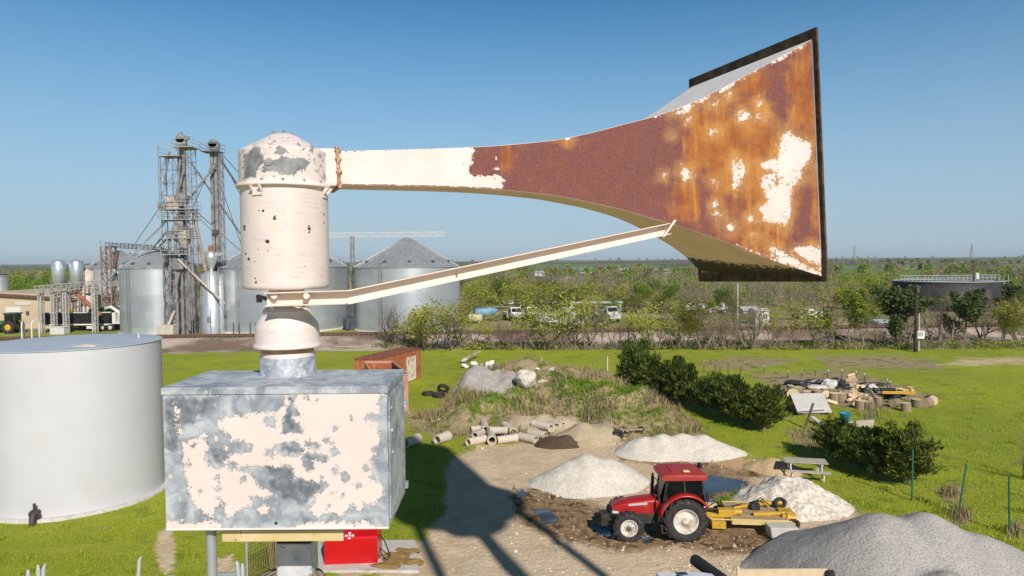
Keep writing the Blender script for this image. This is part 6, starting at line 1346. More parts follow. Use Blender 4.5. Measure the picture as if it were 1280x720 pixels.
for i, (a, b, lb) in enumerate((((275, 190, 99), (340, 262, 125), 'guy wire from the slim leg top running right, topmost'), ((275, 194, 99), (330, 300, 120), 'guy wire from the slim leg top, steeper one on the right'), ((275, 230, 99), (306, 318, 110), 'guy wire from the middle of the slim leg, lowest right'), ((245, 264, 96), (300, 313, 108), 'guy wire from the tower middle to the half hidden bin roof'), ((245, 268, 96), (272, 296, 98.7), 'short guy wire between tower middle and slim leg'), ((206, 250, 96), (165, 310, 118), 'guy wire from the tower to the far bin roof at left'), ((269, 196, 98.8), (210, 330, 112), 'guy wire crossing behind the lattice tower'))):
    spout('guy_wire', lb, a, b, .05, mSteel, 'wire', 'guy wires of the elevator legs')
# catwalk truss across the bin peaks
def truss(name, label, a, b, h, w_, n, mt=mSteel, group=None, t=.09):
    a, b = V(a), V(b); c = (a+b)/2; m = MB(); m.X = Matrix.Translation(-c); d = (b-a).normalized(); e = V((-d.y, d.x, 0)).normalized()*w_/2; u = V((0, 0, h))
    for s_ in (-1, 1):
        for q in (V(), u): m.bar(a+e*s_+q, b+e*s_+q, t)
        for k in range(n):
            p0 = a.lerp(b, k/n)+e*s_; p1 = a.lerp(b, (k+1)/n)+e*s_; m.bar(p0, p1+u, t*.6) if k % 2 else m.bar(p0+u, p1, t*.6); m.bar(p0, p0+u, t*.6)
    for k in range(n+1): m.bar(a.lerp(b, k/n)-e, a.lerp(b, k/n)+e, t*.7); m.bar(a.lerp(b, k/n)-e+u, a.lerp(b, k/n)+e+u, t*.6)
    return tag(m.build(name, mt, loc=c), label, 'catwalk', group)
zcat = at(510, 295.5, 104).z
truss('catwalk_truss', 'long pale catwalk truss running over the bin peaks right of the siren', V((bB[1].x, 105, zcat)), V((at(557, 293, 104).x, 104, zcat)), .62, 1.0, 22, mat('pale truss steel', (.62, .60, .58), (.52, .50, .48), 2, .5))
p = at(441, 414, 103); m = MB(); lattice(m, (0, 0, 0), .45, .45, 0, zcat, 20, .08); st = m.build('support_tower', mSteel, loc=(p.x, 103.5, 0)); tag(st, 'thin lattice post holding the catwalk between two grain bins', 'support')
p = at(441, 405, 102); m = MB(); m.box((0, 0, 1.0), (1.9, 1.2, 2.0)); m.box((0, -.62, 3.1), (1.2, .3, 2.1)); m.cyl((-.5, -.7, .2), (-.5, -.7, 1.6), .3, n=12); tag(m.build('loading_box', mat('navy machine panel', (.03, .05, .10), (.10, .09, .07), 1.4, .6), loc=(p.x, 101.5, 0)), 'dark blue machine box standing between the two grain bins', 'machine')
# left truss conveyor with legs
ta, tb = at(46, 366, 100), at(157, 355.5, 101); truss('conveyor_truss', 'long dark truss conveyor over the black grain trailer', ta, tb, .95, 1.1, 20, mat('dark pale truss', (.28, .26, .24), (.46, .44, .41), 1.6, .6))
for px, py, lb in ((50, 416, 'leftmost lattice leg under the truck truss'), (66, 415, 'middle lattice leg under the truck truss'), (81, 414, 'rightmost lattice leg under the truck truss'), (117, 405, 'dark leg under the right end of the truck truss')):
    z = at(px, 366-(px-46)*.1, 100).z; p = at(px, py, 100); m = MB(); lattice(m, (0, 0, 0), .42, .6, 0, z, 12, .10); tag(m.build('truss_leg', mat('pale lattice leg', (.52, .49, .45), (.38, .35, .31), 2, .7), loc=(p.x, 100.4, 0)), lb, 'support', 'legs of the truck conveyor')
p = at(75, 412, 99); m = MB(); m.box((0, 0, .5), (2.0, 1.4, 1.0)); m.box((0, 0, 1.04), (2.1, 1.5, .1)); tag(m.build('concrete_block', mat('white concrete', (.66, .64, .60), (.58, .55, .51), 3, .85), loc=(p.x, 99, 0), bevel=.03), 'pale concrete block in front of the black grain trailer', 'block')
# upper conveyor and its tower
truss('conveyor_truss', 'dark conveyor bridge at roof height of the far grain bins', at(134, 309, 112), at(192, 312.5, 112), .75, 1.0, 12, mDarkSt)
p = at(138, 405, 112); m = MB(); lattice(m, (0, 0, 0), 1.5, 1.5, 0, at(138, 308, 112).z, 8, .16); m.bar((-1.2, 0, at(138, 306, 112).z), (-1.2, 0, at(138, 300, 112).z), .06); tag(m.build('support_tower', mat('reddish lattice', (.24, .15, .11), (.34, .25, .20), 1.5, .8), loc=(p.x, 112, 0)), 'reddish lattice tower carrying the dark conveyor bridge', 'support')
spout('grain_spout', 'dark chute from the conveyor bridge down to the far bin', (147, 313, 112), (143, 335, 111), .3, mDarkSt, group=GS); spout('grain_spout', 'rust coloured brace slanting beside the reddish lattice tower', (140, 318, 111.5), (153, 344, 111.5), .18, mRustSt, group=GS)
# twin overhead tanks
for px, lb in ((75.5, 'left one of the twin silver overhead tanks'), (98, 'right one of the twin silver overhead tanks')):
    c = at(px, 405, 107); c.z = 0; z0, z1 = at(px, 352, 107).z, at(px, 327.5, 107).z; r = 7.7*107/F
    t = thing('overhead_tank', lb, 'tank', c, 0, 'twin overhead tanks')
    m = MB(); m.lathe([(.25, z0-1.1), (r, z0), (r, z1), (r*.9, z1+.15), (.001, z1+.3)], 36); m.build('shell', mShiny, t)
    for sx in (-1, 1):
        for sy in (-1, 1): m = MB(); m.bar((sx*r*.75, sy*r*.75, 0), (sx*r*.75, sy*r*.75, z0+.2), .16); m.build('leg', mSteel, t)
    m = MB()
    for q in (z0*.3, z0*.62, z0*.95):
        for i, (A, B) in enumerate((((-1, -1), (1, -1)), ((1, -1), (1, 1)), ((1, 1), (-1, 1)), ((-1, 1), (-1, -1)))): m.bar((A[0]*r*.75, A[1]*r*.75, q), (B[0]*r*.75, B[1]*r*.75, q), .1)
    m.build('bracing', mSteel, t)
c = at(108, 405, 109); c.z = 0; z1 = at(108, 340, 109).z; r = 1.35
t = thing('steel_silo', 'narrow cream silo streaked with rust behind the black trailer', 'silo', c); m = MB(); m.lathe([(r, 0), (r, z1), (.001, z1+.8)], 32); m.build('shell', mat('rust streaked cream silo', (.60, .52, .42), (.68, .60, .50), 1.2, .7, c3=(.30, .12, .05), s3=.9, t3=(.53, .62)), t)
m = MB(); platform(m, (0, 0, 0), 2.6, 2.6, z1*.62); m.build('platform', mDarkSt, t)
c = at(3, 368, 118); c.z = 0; grain_bin('small grey bin cut by the left frame edge behind the beige building', 1, 119, 9.5, 403, 345, 341)
# beige shop building
B0 = at(-70, 411, 108); B1 = at(97, 408, 108); B0.z = B1.z = 0; yw = 108
bl = thing('shop_building', 'beige metal shop building with a brown roof edge behind the tractor', 'building', V((B1.x, yw, 0)))
L = B1.x-B0.x; ze = at(60, 373, yw).z; zp = at(20, 366.5, yw).z; mBeige = mat('beige metal siding', (.55, .42, .27), (.60, .47, .31), .6, .7)
m = MB(); xp = -L*.62; m.extrude([V((-L, 0, 0)), V((0, 0, 0)), V((0, 0, ze)), V((xp, 0, zp)), V((-L, 0, ze-.2))], (0, 14, 0)); m.build('wall', mBeige, bl)
m = MB(); m.hexa([V((xp, -.5, zp+.02)), V((.4, -.5, ze-.05)), V((.4, 14.4, ze-.05)), V((xp, 14.4, zp+.02))], [V((xp, -.5, zp+.3)), V((.4, -.5, ze+.2)), V((.4, 14.4, ze+.2)), V((xp, 14.4, zp+.3))]); m.hexa([V((-L-.4, -.5, ze-.25)), V((xp, -.5, zp+.02)), V((xp, 14.4, zp+.02)), V((-L-.4, 14.4, ze-.25))], [V((-L-.4, -.5, ze)), V((xp, -.5, zp+.3)), V((xp, 14.4, zp+.3)), V((-L-.4, 14.4, ze))]); m.build('roof', mat('tan roof sheet', (.50, .40, .28), (.56, .46, .33), .5, .6), bl)
m = MB(); m.hexa([V((xp, -.56, zp-.25)), V((.45, -.56, ze-.32)), V((.45, -.505, ze-.32)), V((xp, -.505, zp-.25))], [V((xp, -.56, zp+.1)), V((.45, -.56, ze+.03)), V((.45, -.505, ze+.03)), V((xp, -.505, zp+.1))]); m.build('fascia', mat('brown fascia', (.16, .06, .035), (.20, .08, .05), 2, .6), bl)
def bpx(px, py): p = at(px, py, yw); return p.x-B1.x, p.z
for nm, x0_, x1_, y0_, y1_, mt in (('door', 67, 80, 409, 386, mPaint), ('door', 8, 26, 410, 384, mPaint), ('window', 33, 36.5, 394, 389, mDarkSt), ('sign_board', 19.5, 39, 381.5, 377, mat('pale sign board', (.62, .56, .46), (.66, .60, .50), 3, .6)), ('notice_board', 88, 95, 395, 385, mat('yellow board', (.62, .42, .08), (.56, .38, .08), 3, .6))):
    xa, za = bpx(x0_, y0_); xb, zb__ = bpx(x1_, y1_); m = MB(); m.box(((xa+xb)/2, -.04, (max(za, .05)+zb__)/2), (xb-xa, .08, zb__-max(za, .05))); o = m.build(nm, mt, bl)
# black grain trailer
g0 = at(52, 416, 103); g1 = at(154, 415.5, 103); L = g1.x-g0.x
gt = thing('grain_trailer', 'long black ribbed grain trailer parked under the truss conveyor', 'trailer', V((g0.x, 103, 0)))
m = MB(); z0, z1 = 1.05, 2.75; xe = L*.86; m.hexa([V((.4, 0, z0)), V((xe-.4, 0, z0)), V((xe-.4, 2.4, z0)), V((.4, 2.4, z0))], [V((0, -.02, z1)), V((xe, -.02, z1)), V((xe, 2.42, z1)), V((0, 2.42, z1))])
for k in range(34): m.bar((.25+k*(xe-.4)/34, -.04, z0+.05), (.15+k*(xe-.3)/34, -.06, z1), .09, .06)
m.build('body', mat('black trailer side', (.012, .012, .014), (.025, .024, .025), 2, .5), gt)
m = MB(); m.bar((0, -.05, z1+.04), (xe, -.05, z1+.04), .12, .12); m.bar((0, -.03, z0-.05), (xe, -.03, z0-.05), .14, .22); m.box((xe+.35, 1.2, 1.9), (.5, 2.4, 1.7)); m.box((xe+.9, 1.2, 1.2), (.5, 2.2, .3)); m.bar((L*.55, .2, .55), (L*.75, .2, .55), .3, .4); m.build('frame', mPaint, gt)
for x in (L*.745, L*.845, L*.2, L*.28):
    m = MB(); m.X = Matrix.Translation(V((x, .1, .52)))@Matrix.Rotation(PI/2, 4, 'X'); m.lathe(tyre_profile(.52, .28, .5), 24, caps=False); m.m = 1; m.lathe([(.3, .2), (.1, .22), (.001, .22)], 20, caps=False); m.lathe([(.3, -.2), (.001, -.2)], 20, caps=False); m.build('wheel', [mTyre, mRim], gt)
# green field machines
mJGreen = mat('green machine paint', (.02, .16, .035), (.03, .12, .03), 1.5, .45)
p = at(14, 411, 101); g = thing('green_tractor', 'green tractor parked at the far left before the beige building', 'tractor', V((p.x, 101, 0)), PI)
m = MB(); loft(m, [(.6, .45, .95, 1.9), (1.8, .45, .95, 1.8), (2.9, .4, 1.05, 1.6)]); m.box((1.4, 0, .9), (3.4, .5, .3)); m.build('hood', mJGreen, g)
m = MB(); m.box((-.3, 0, 2.9), (1.9, 1.6, .2)); m.build('cab_roof', mDarkSt, g, bevel=.05)
m = MB(); m.box((-.3, 0, 2.1), (1.5, 1.3, 1.4)); m.build('cab_glass', mGlass, g, bevel=.05)
m = MB()
for sx in (-1.05, .45):
    for sy in (-.66, .66): m.bar((sx, sy, 1.2), (sx*.95, sy, 2.85), .09)
m.build('cab_frame', mDarkSt, g)
for x, y, R in ((-.3, 1.0, .95), (-.3, -1.0, .95), (2.2, .9, .65), (2.2, -.9, .65)):
    m = MB(); m.X = Matrix.Translation(V((x, y, R)))@Matrix.Rotation(PI/2, 4, 'X'); m.lathe(tyre_profile(R, R*.5, .45), 28, caps=False); m.m = 1; m.lathe([(R*.52, .1), (.001, .15)], 20, caps=False); m.lathe([(R*.52, -.1), (.001, -.15)], 20, caps=False); m.build('wheel', [mTyre, mat('yellow rim', (.65, .45, .03), (.6, .4, .03), 4, .5)], g)
m = MB(); m.box((3.6, 0, .7), (.5, 2.3, .7)); m.bar((.8, .8, 1.5), (3.4, .8, .8), .14); m.bar((.8, -.8, 1.5), (3.4, -.8, .8), .14); m.box((-.9, -.4, 1.75), (.6, .5, .35)); m.build('loader', mat('yellow green loader', (.30, .34, .04), (.12, .20, .03), 1.5, .5), g)
p = at(139, 410, 106); g = thing('combine_harvester', 'green combine harvester with a white unloading auger behind the trailer', 'harvester', V((p.x, 106, 0)), PI)
m = MB(); m.hexa([V((-1.8, -1.4, 1.1)), V((2.0, -1.4, 1.1)), V((2.0, 1.4, 1.1)), V((-1.8, 1.4, 1.1))], [V((-2.2, -1.5, 3.2)), V((1.6, -1.5, 3.4)), V((1.6, 1.5, 3.4)), V((-2.2, 1.5, 3.2))]); m.build('body', mJGreen, g, bevel=.1)
m = MB(); m.box((2.3, 0, 2.4), (1.3, 1.6, 1.6)); m.build('cab_glass', mGlass, g, bevel=.1)
m = MB(); m.tube([(-.2, 1.6, 3.3), (-1.2, 1.9, 3.5), (-2.6, 2.0, 2.6), (-2.8, 2.0, 1.2)], .26, 10); m.build('unloading_auger', mPaint, g)
for x, y, R in ((1.4, 1.5, .9), (1.4, -1.5, .9), (-1.6, 1.2, .55), (-1.6, -1.2, .55)):
    m = MB(); m.X = Matrix.Translation(V((x, y, R)))@Matrix.Rotation(PI/2, 4, 'X'); m.lathe(tyre_profile(R, R*.5, .5), 24, caps=False); m.lathe([(R*.52, .1), (.001, .15)], 20, caps=False); m.lathe([(R*.52, -.1), (.001, -.15)], 20, caps=False); m.build('wheel', mTyre, g)
m = MB(); m.box((4.0, 0, .9), (1.0, 5.0, .9)); m.build('header', mat('harvester header', (.55, .42, .08), (.08, .16, .04), 1, .6), g, bevel=.1)
for i, px in enumerate((292, 299, 313, 320, 327)):
    p = at(px, 414, 95); m = MB(); m.cyl((0, 0, 0), (0, 0, 1.75), .09, n=8); tag(m.build('bollard', mDarkSt, loc=(p.x, 95, 0)), 'dark steel bollard standing in front of the half hidden grain bin', 'bollard', 'bollards before the half hidden bin')
# ================================================================= TREES
mBarkT = mat('grey brown bark', (.17, .125, .09), (.27, .21, .16), 3, .95, vary=.15); mTwig = mat('bare twigs', (.20, .145, .10), (.29, .22, .16), 2, .95, vary=.2)
mLeafY = m_leafy('spring leaves', (.33, .35, .03), (.48, .47, .08), (.27, .24, .07), .6, .3); mLeafG = m_leafy('fresh green leaves', (.19, .28, .02), (.32, .40, .04), (.13, .18, .02), .6, .3); mLeafD = m_leafy('dark evergreen leaves', (.045, .085, .018), (.09, .135, .03), (.13, .15, .04), .7, .15)
mCedar = m_leafy('cedar sprays', (.032, .062, .009), (.11, .15, .018), (.24, .25, .04), .75, .15)
UP = V((0, 0, 1))
def leaf_quads(mb, p, n, spread, size, rg):
    for _ in range(n):
        q = p+V((rg.gauss(0, spread), rg.gauss(0, spread), rg.gauss(0, spread*.8)))
        a = V((rg.gauss(0, 1), rg.gauss(0, 1), rg.gauss(0, 1))).normalized(); b = a.orthogonal().normalized(); s = size*rg.uniform(.6, 1.3)
        mb.add([q-a*s, q+b*s*.55, q+a*s, q-b*s*.55], [(0, 1, 2, 3)])
def tree_proto(seed, H, stems=2, leaves=5, lsize=.12, lmat=None, spread=.55, bare=False, name='spring_tree'):
    rg = random.Random(seed); T, C = MB(), MB(); C.m = 0
    def grow(p, d, L, r, lev):
        n = 4; pts = [p]; rs = [r]; q = p.copy(); dd = d.copy()
        for i in range(n):
            dd = (dd+V((rg.gauss(0, .16), rg.gauss(0, .16), rg.gauss(.04, .1)))).normalized(); q = q+dd*L/n; pts.append(q.copy()); rs.append(r*(1-.17*(i+1)))
        (T if lev < 2 else C).tube(pts, rs, 6 if lev == 0 else (5 if lev == 1 else 3), caps=False)
        if lev >= 3 or L < H*.06:
            if not bare:
                C.m = 1
                for k in range(1, n+1): leaf_quads(C, pts[k], leaves if k > 1 else leaves//2, .20*spread/.55, lsize, rg)
                C.m = 0
            return
        nb = rg.choice((3, 4)) if lev < 2 else rg.choice((3, 4, 4))
        for b in range(nb+(1 if bare else 0)):
            k = rg.randint(1 if lev else 1, n); a = rg.uniform(0, 2*PI); s = rg.uniform(.45, 1.0)*spread*1.5
            nd = (dd+V((math.cos(a)*s, math.sin(a)*s, rg.uniform(-.15, .35)))).normalized()
            grow(pts[k], nd, L*rg.uniform(.55, .8), rs[k]*.62, lev+1)
        grow(pts[-1], dd, L*.62, rs[-1], lev+1)
    for s in range(stems):
        a = 2*PI*s/max(1, stems)+rg.uniform(-.5, .5); ln = 0 if stems == 1 else rg.uniform(.15, .4)
        grow(V((math.cos(a)*.12*(stems > 1), math.sin(a)*.12*(stems > 1), -.1)), V((math.cos(a)*ln, math.sin(a)*ln, 1)).normalized(), H*.38*rg.uniform(.85, 1.1), H*.017*rg.uniform(.8, 1.15), 0)
    return T.mesh('trunk', mBarkT), C.mesh('crown', [mTwig, lmat or mLeafY])
def place_tree(name, pr, loc, rz, sc, label, cat='tree', group=None):
    e = thing(name, label, cat, loc, rz, group); e.scale = sc if isinstance(sc, tuple) else (sc,)*3
    for nm, me in (('trunk', pr[0]), ('crown', pr[1])):
        o = bpy.data.objects.new(nm, me); COL.objects.link(o); o.parent = e
    return e
PR = {'y': [tree_proto(s, 5.2, st, lv, .095, mLeafY, sp) for s, st, lv, sp in ((1, 2, 2, .55), (2, 3, 2, .6), (3, 1, 2, .6), (4, 3, 1, .65))],
      'g': [tree_proto(s, 5.2, st, 4, .11, mLeafG, .55) for s, st in ((11, 2), (12, 1))],
      'b': [tree_proto(s, 5.2, st, 0, .1, None, .55, True) for s, st in ((21, 3), (22, 2), (23, 4))],
      'd': [tree_proto(s, 5.2, st, 7, .12, mLeafD, .42) for s, st in ((31, 1), (32, 2))]}
DESC = {'y': 'sparse yellow green spring tree', 'g': 'fresh green leafy tree', 'b': 'bare grey brown tree', 'd': 'dark green dense tree'}
NUM = 'first second third fourth fifth sixth seventh eighth ninth tenth eleventh twelfth thirteenth fourteenth fifteenth sixteenth seventeenth eighteenth nineteenth twentieth'.split()
NUM += ['twenty-'+x for x in NUM[:9]]+['thirtieth']+['thirty-'+x for x in NUM[:9]]+['fortieth']+['forty-'+x for x in NUM[:9]]+['fiftieth']
rt = random.Random(5)
ROW = [(487, 433, 'b', .95), (500, 434, 'b', .75), (522, 437, 'y', .9), (534, 438, 'y', 1.0), (551, 437, 'b', .8), (563, 438, 'y', 1.05), (577, 436, 'b', .9), (594, 437, 'b', .55), (612, 437, 'y', .7), (630, 438, 'b', .85), (638, 437, 'b', .6), (655, 437, 'b', .6), (671, 437, 'y', .8), (683, 438, 'y', 1.15), (703, 437, 'b', .7), (716, 436, 'b', .9), (735, 438, 'b', .95), (747, 437, 'y', 1.0), (768, 437, 'b', .65), (790, 437, 'b', .8), (813, 438, 'y', .95), (822, 437, 'y', .85), (843, 437, 'b', .8), (858, 437, 'g', .8), (878, 438, 'y', 1.0), (892, 437, 'b', .95), (908, 437, 'b', .75), (934, 437, 'b', 1.2), (963, 437, 'b', .7), (982, 437, 'y', .85), (1019, 436, 'y', .95), (1036, 436, 'b', .95), (1063, 437, 'g', 1.15), (1078, 436, 'y', 1.05), (1100, 434, 'b', .7), (1122, 433, 'd', 1.15), (1133, 434, 'b', .8), (1172, 432, 'b', 1.35), (1186, 431, 'b', 1.1), (1206, 430, 'd', 1.0), (1228, 428, 'b', 1.0), (1251, 430, 'y', .9), (1272, 430, 'y', .9)]
for i, (px, py, k, sc) in enumerate(ROW):
    p = gr(px+rt.uniform(-2, 2), py-rt.uniform(0, 1.5)); s_ = sc*rt.uniform(.92, 1.08)*1.38
    place_tree({'y': 'spring_tree', 'g': 'leafy_tree', 'b': 'bare_tree', 'd': 'dark_tree'}[k], PR[k][rt.randrange(len(PR[k]))], V((p.x, p.y, gz(p.x, p.y))), rt.uniform(0, 6.28), (s_*1.15, s_*1.15, s_), '%s, %s from the left in the field edge row' % (DESC[k], NUM[i]), 'tree', 'tree row along the far field edge')
# scrub along the row (nobody could count it)
def leaf_cloud(name, C, R, n, size, mats, mi, seed, flat=.8, sliver=None):
    """C centres, R radii (k,3), n leaves each, size each; random quads spread through each volume"""
    rs = np.random.RandomState(seed); C = np.repeat(C, n, 0); Rr = np.repeat(R, n, 0); S = np.repeat(size, n)[:, None]; M_ = np.repeat(mi, n)
    u = rs.normal(size=C.shape); u /= np.linalg.norm(u, axis=1)[:, None]; P = C+u*Rr*(rs.rand(len(C), 1)**.42)
    a = rs.normal(size=C.shape); a /= np.linalg.norm(a, axis=1)[:, None]; sl = np.isin(M_, sliver or [])
    a[sl, 2] = np.abs(a[sl, 2])*2+.6; a /= np.linalg.norm(a, axis=1)[:, None]
    b = np.cross(a, rs.normal(size=C.shape)); b /= np.linalg.norm(b, axis=1)[:, None]; wq = np.where(sl, .10, .6)[:, None]; aq = np.where(sl, 1.9, 1.)[:, None]
    S = S*rs.uniform(.6, 1.4, S.shape); vs = np.stack([P-a*S*aq, P+b*S*wq, P+a*S*aq, P-b*S*wq], 1).reshape(-1, 3); Q = np.arange(len(vs)).reshape(-1, 4)
    return np_mesh(name, vs, Q, mats, False, M_)
mTwigL = m_leafy('thin bare twigs', (.32, .25, .18), (.45, .36, .27), (.22, .165, .12), .9, .1)
mOlive = m_leafy('olive scrub leaves', (.24, .24, .05), (.36, .33, .09), (.29, .22, .13), .8, .2)
rs = np.random.RandomState(3); C, R, S, M_ = [], [], [], []
for i in range(430):
    px = rs.uniform(470, 1300); p = gr(px, rs.uniform(430.5, 437.5)); h = rs.uniform(.3, .9)
    C.append((p.x, p.y, h*.5)); R.append((rs.uniform(.5, 1.3), rs.uniform(.5, 1.0), h*.6)); S.append(.10); M_.append(rs.choice([0, 1, 2, 2, 2, 3]))
o = bpy.data.objects.new('undergrowth', leaf_cloud('undergrowth', np.array(C), np.array(R), 90, np.array(S), [mLeafY, mOlive, mTwigL, mLeafD], np.array(M_), 4, sliver=[2])); COL.objects.link(o); tag(o, 'low brown and green scrub under the tree row at the field edge', 'scrub', kind='stuff')
pts = []; hts = []
for i in range(7000):
    px = rt.uniform(480, 1290); p = gr(px, rt.uniform(428, 438)); 
    if wnoise(p.x, 0, .2, 5) < .02: continue
    pts.append((p.x, p.y, 0)); hts.append(rt.uniform(.2, .9)*(.55+.7*max(0, wnoise(p.x, p.y*.3, .5, 7)+.3)))
o = bpy.data.objects.new('dry_grass', blades('dry_grass', pts, hts, .03, .5, mDryBl, 9)); COL.objects.link(o); tag(o, 'tall dry straw grass along the foot of the tree row', 'grass', kind='stuff')
# trees just beyond the railway: individuals
LM = [(470, 'beside the right grain bin'), (640, 'near the blue covered boat'), (720, 'near the white trucks'), (790, 'right of the white trucks'), (900, 'left of the white trailer'), (990, 'right of the white trailer'), (1100, 'left of the black round tank'), (1190, 'before the black round tank'), (1400, 'right of the black round tank')]
cnt = 0
for i in range(96):
    px = 585+ (i*11.3) % 730+rt.uniform(-5, 5); py = rt.choice((399, 396, 392, 388, 384, 380))+rt.uniform(-2, 2)
    if 596 < px < 720 and py > 386: py = 380+rt.uniform(-4, 3)
    if 915 < px < 965 and py > 388: continue
    if 1112 < px < 1255 and py < 389: continue
    p = gr(px, py); k = rt.choice('yyyyygbbbbb' if px < 1080 else 'yyybbbbdg'); s_ = rt.uniform(.75, 1.25)*(1.0+.15*(p.y > 120))
    lm = [t for x, t in LM if px < x][0]
    place_tree({'y': 'spring_tree', 'g': 'leafy_tree', 'b': 'bare_tree', 'd': 'dark_tree'}[k], PR[k][rt.randrange(len(PR[k]))], V((p.x, p.y, 0)), rt.uniform(0, 6.28), (s_*1.2, s_*1.2, s_), '%s beyond the railway, %s' % (DESC[k], lm), 'tree', 'trees beyond the railway, %s' % lm)
# the far wood, one mass
def wood(name, label, npx, pyr, seed, dens, hmin, hmax, lsize, skip, xs=(-140, 1420)):
    rs = np.random.RandomState(seed); C, R, S, M_ = [], [], [], []
    for i in range(npx):
        px = rs.uniform(*xs); py = rs.uniform(*pyr)+(331.0-.0079*px); p = gr(px, py)
        if skip(px, py, p): continue
        h = rs.uniform(hmin, hmax); nn = noise.noise(V((p.x*.012, p.y*.006, seed)))+.5*noise.noise(V((p.x*.04, p.y*.03, seed)))
        m_ = 2 if nn > .30 else (0 if nn > -.02 else 1)
        if rs.rand() < .3: m_ = rs.randint(0, 5)
        base = float(far_h(np.array(p.x), np.array(p.y))); w_ = h*rs.uniform(.5, .8)
        for k in range(dens):
            a = rs.rand()*6.28; q = rs.rand()**.5*w_*.55; z = h*(.25+.6*rs.rand())
            f = 1-.45*abs(z/h-.5); C.append((p.x+math.cos(a)*q*f, p.y+math.sin(a)*q*f, base+z)); r = w_*rs.uniform(.3, .5); R.append((r, r, r*.75)); S.append(max(lsize, p.y*.0012)); M_.append(m_)
    o = bpy.data.objects.new(name, leaf_cloud(name, np.array(C), np.array(R), 38, np.array(S), [mLeafY, mTwigL, mLeafG, mOlive, mLeafD], np.array(M_), seed, sliver=[1])); COL.objects.link(o); return tag(o, label, 'wood', kind='stuff')
def skip1(px, py, p):
    if px < 590 and p.y < 175: return True
    if p.y < 150 and (590 < px < 780 and p.y < 136): return True
    if 1095 < px < 1270 and p.y < 175: return True
    if 1030 < px < 1150 and 230 < p.y < 420: return True
    if noise.noise(V((p.x*.018, p.y*.012, 2))) > .5: return True
    return False
wood('woodland', 'mixed bare and spring green wood spreading beyond the railway yard', 1900, (12, 68), 7, 9, 4.0, 7.5, .19, skip1)
def skip2(px, py, p): return noise.noise(V((p.x*.0022, p.y*.0016, 5))) > -.08
wood('distant_woodland', 'hazy distant bands of trees below the horizon', 1500, (1.2, 15), 8, 4, 5, 9, .6, skip2)
# ================================================================= CEDARS
def cedar_proto(seed, H, W_, nb=120, lean=(0, 0)):
    rg = random.Random(seed); T, C = MB(), MB()
    for s in range(3):
        a = rg.uniform(0, 6.28); T.tube([V((math.cos(a)*.08, math.sin(a)*.08, -.1)), V((math.cos(a)*.2, math.sin(a)*.2, H*.3)), V((math.cos(a)*.25, math.sin(a)*.25, H*.75))], [.06, .045, .015], 6, caps=False)
    tops = [(V((rg.gauss(0, W_*.17), rg.gauss(0, W_*.17), H*rg.uniform(.75, 1.0)))) for _ in range(5)]
    for b in range(nb):
        t = (b+rg.random())/nb; z0 = H*(.06+.62*t); a = rg.uniform(0, 6.28); tp_ = tops[rg.randrange(5)]
        r = W_*.5*(1-.62*t**1.5)*rg.uniform(.7, 1.15)*(1+.25*noise.noise(V((math.cos(a)*1.3, math.sin(a)*1.3, seed+z0))))
        p0 = V((tp_.x*t*.8, tp_.y*t*.8, z0)); p1 = p0+V((math.cos(a)*r, math.sin(a)*r, r*rg.uniform(.25, .75)+H*.04))
        C.m = 0; C.tube([p0, p0.lerp(p1, .5)+V((0, 0, -.04)), p1], [.014, .010, .004], 3, caps=False); C.m = 1
        d = (p1-p0).normalized()
        for k in range(84):
            u = rg.random()**.6; q = p0.lerp(p1, u)+V((rg.gauss(0, .09), rg.gauss(0, .09), rg.gauss(0, .07)))
            dd = (d*.75+V((rg.gauss(0, .5), rg.gauss(0, .5), rg.gauss(.35, .4)))).normalized(); s = rg.uniform(.09, .26); x = dd.cross(V((rg.gauss(0, 1), rg.gauss(0, 1), rg.gauss(0, 1)))).normalized()*s*.09
            C.add([q-x, q+x, q+dd*s*.6+x*1.2, q+dd*s, q+dd*s*.6-x*1.2], [(0, 1, 2, 3, 4)])
    for tp_ in tops:
        for k in range(170):
            u = rg.random(); q = V((tp_.x, tp_.y, tp_.z))+V((rg.gauss(0, .10+.2*u), rg.gauss(0, .10+.2*u), .25-u*.9)); dd = V((rg.gauss(0, .4), rg.gauss(0, .4), 1)).normalized(); s = rg.uniform(.1, .25); x = dd.orthogonal().normalized()*s*.16
            C.add([q-x, q+x, q+dd*s*.6+x*1.2, q+dd*s, q+dd*s*.6-x*1.2], [(0, 1, 2, 3, 4)])
    return T.mesh('trunk', mBarkT), C.mesh('crown', [mBarkT, mCedar])
CP = [cedar_proto(41, 2.9, 2.3), cedar_proto(42, 2.6, 2.6), cedar_proto(43, 2.4, 2.9)]
for px, py, k, sw, sh, lb in ((797, 490, 0, 1.2, 1.36, 'tallest dark cedar at the left end of the upper hedge row'), (819, 494, 1, 1.1, .98, 'second cedar from the left in the upper hedge row'), (836, 500, 1, .8, .8, 'small cedar filling the gap third from the left in the upper row'), (853, 506, 0, .95, 1.1, 'pointed cedar rising in the middle of the upper hedge row'), (882, 512, 2, .95, .98, 'broad cedar just right of the pointed one in the upper row'), (905, 520, 1, 1.0, .98, 'cedar third from the right end of the upper hedge row'), (930, 530, 2, .92, 1.08, 'cedar second from the right end of the upper hedge row'), (953, 537, 1, 1.0, .98, 'cedar at the right end of the upper hedge row, beside the hutch'),
                                  (1049, 577, 1, .85, .84, 'leftmost cedar of the lower hedge row behind the picnic table'), (1075, 588, 2, .72, .80, 'middle cedar of the lower hedge row'), (1098, 596, 1, .7, .84, 'cedar between the middle and the biggest of the lower row'), (1131, 604, 0, .98, .92, 'biggest cedar at the right end of the lower hedge row')):
    p = grz(px, py); place_tree('cedar_bush', CP[k], p, rt.uniform(0, 6), (sw*1.12, sw*1.12, sh), lb, 'cedar', 'cedar hedge rows in the field')
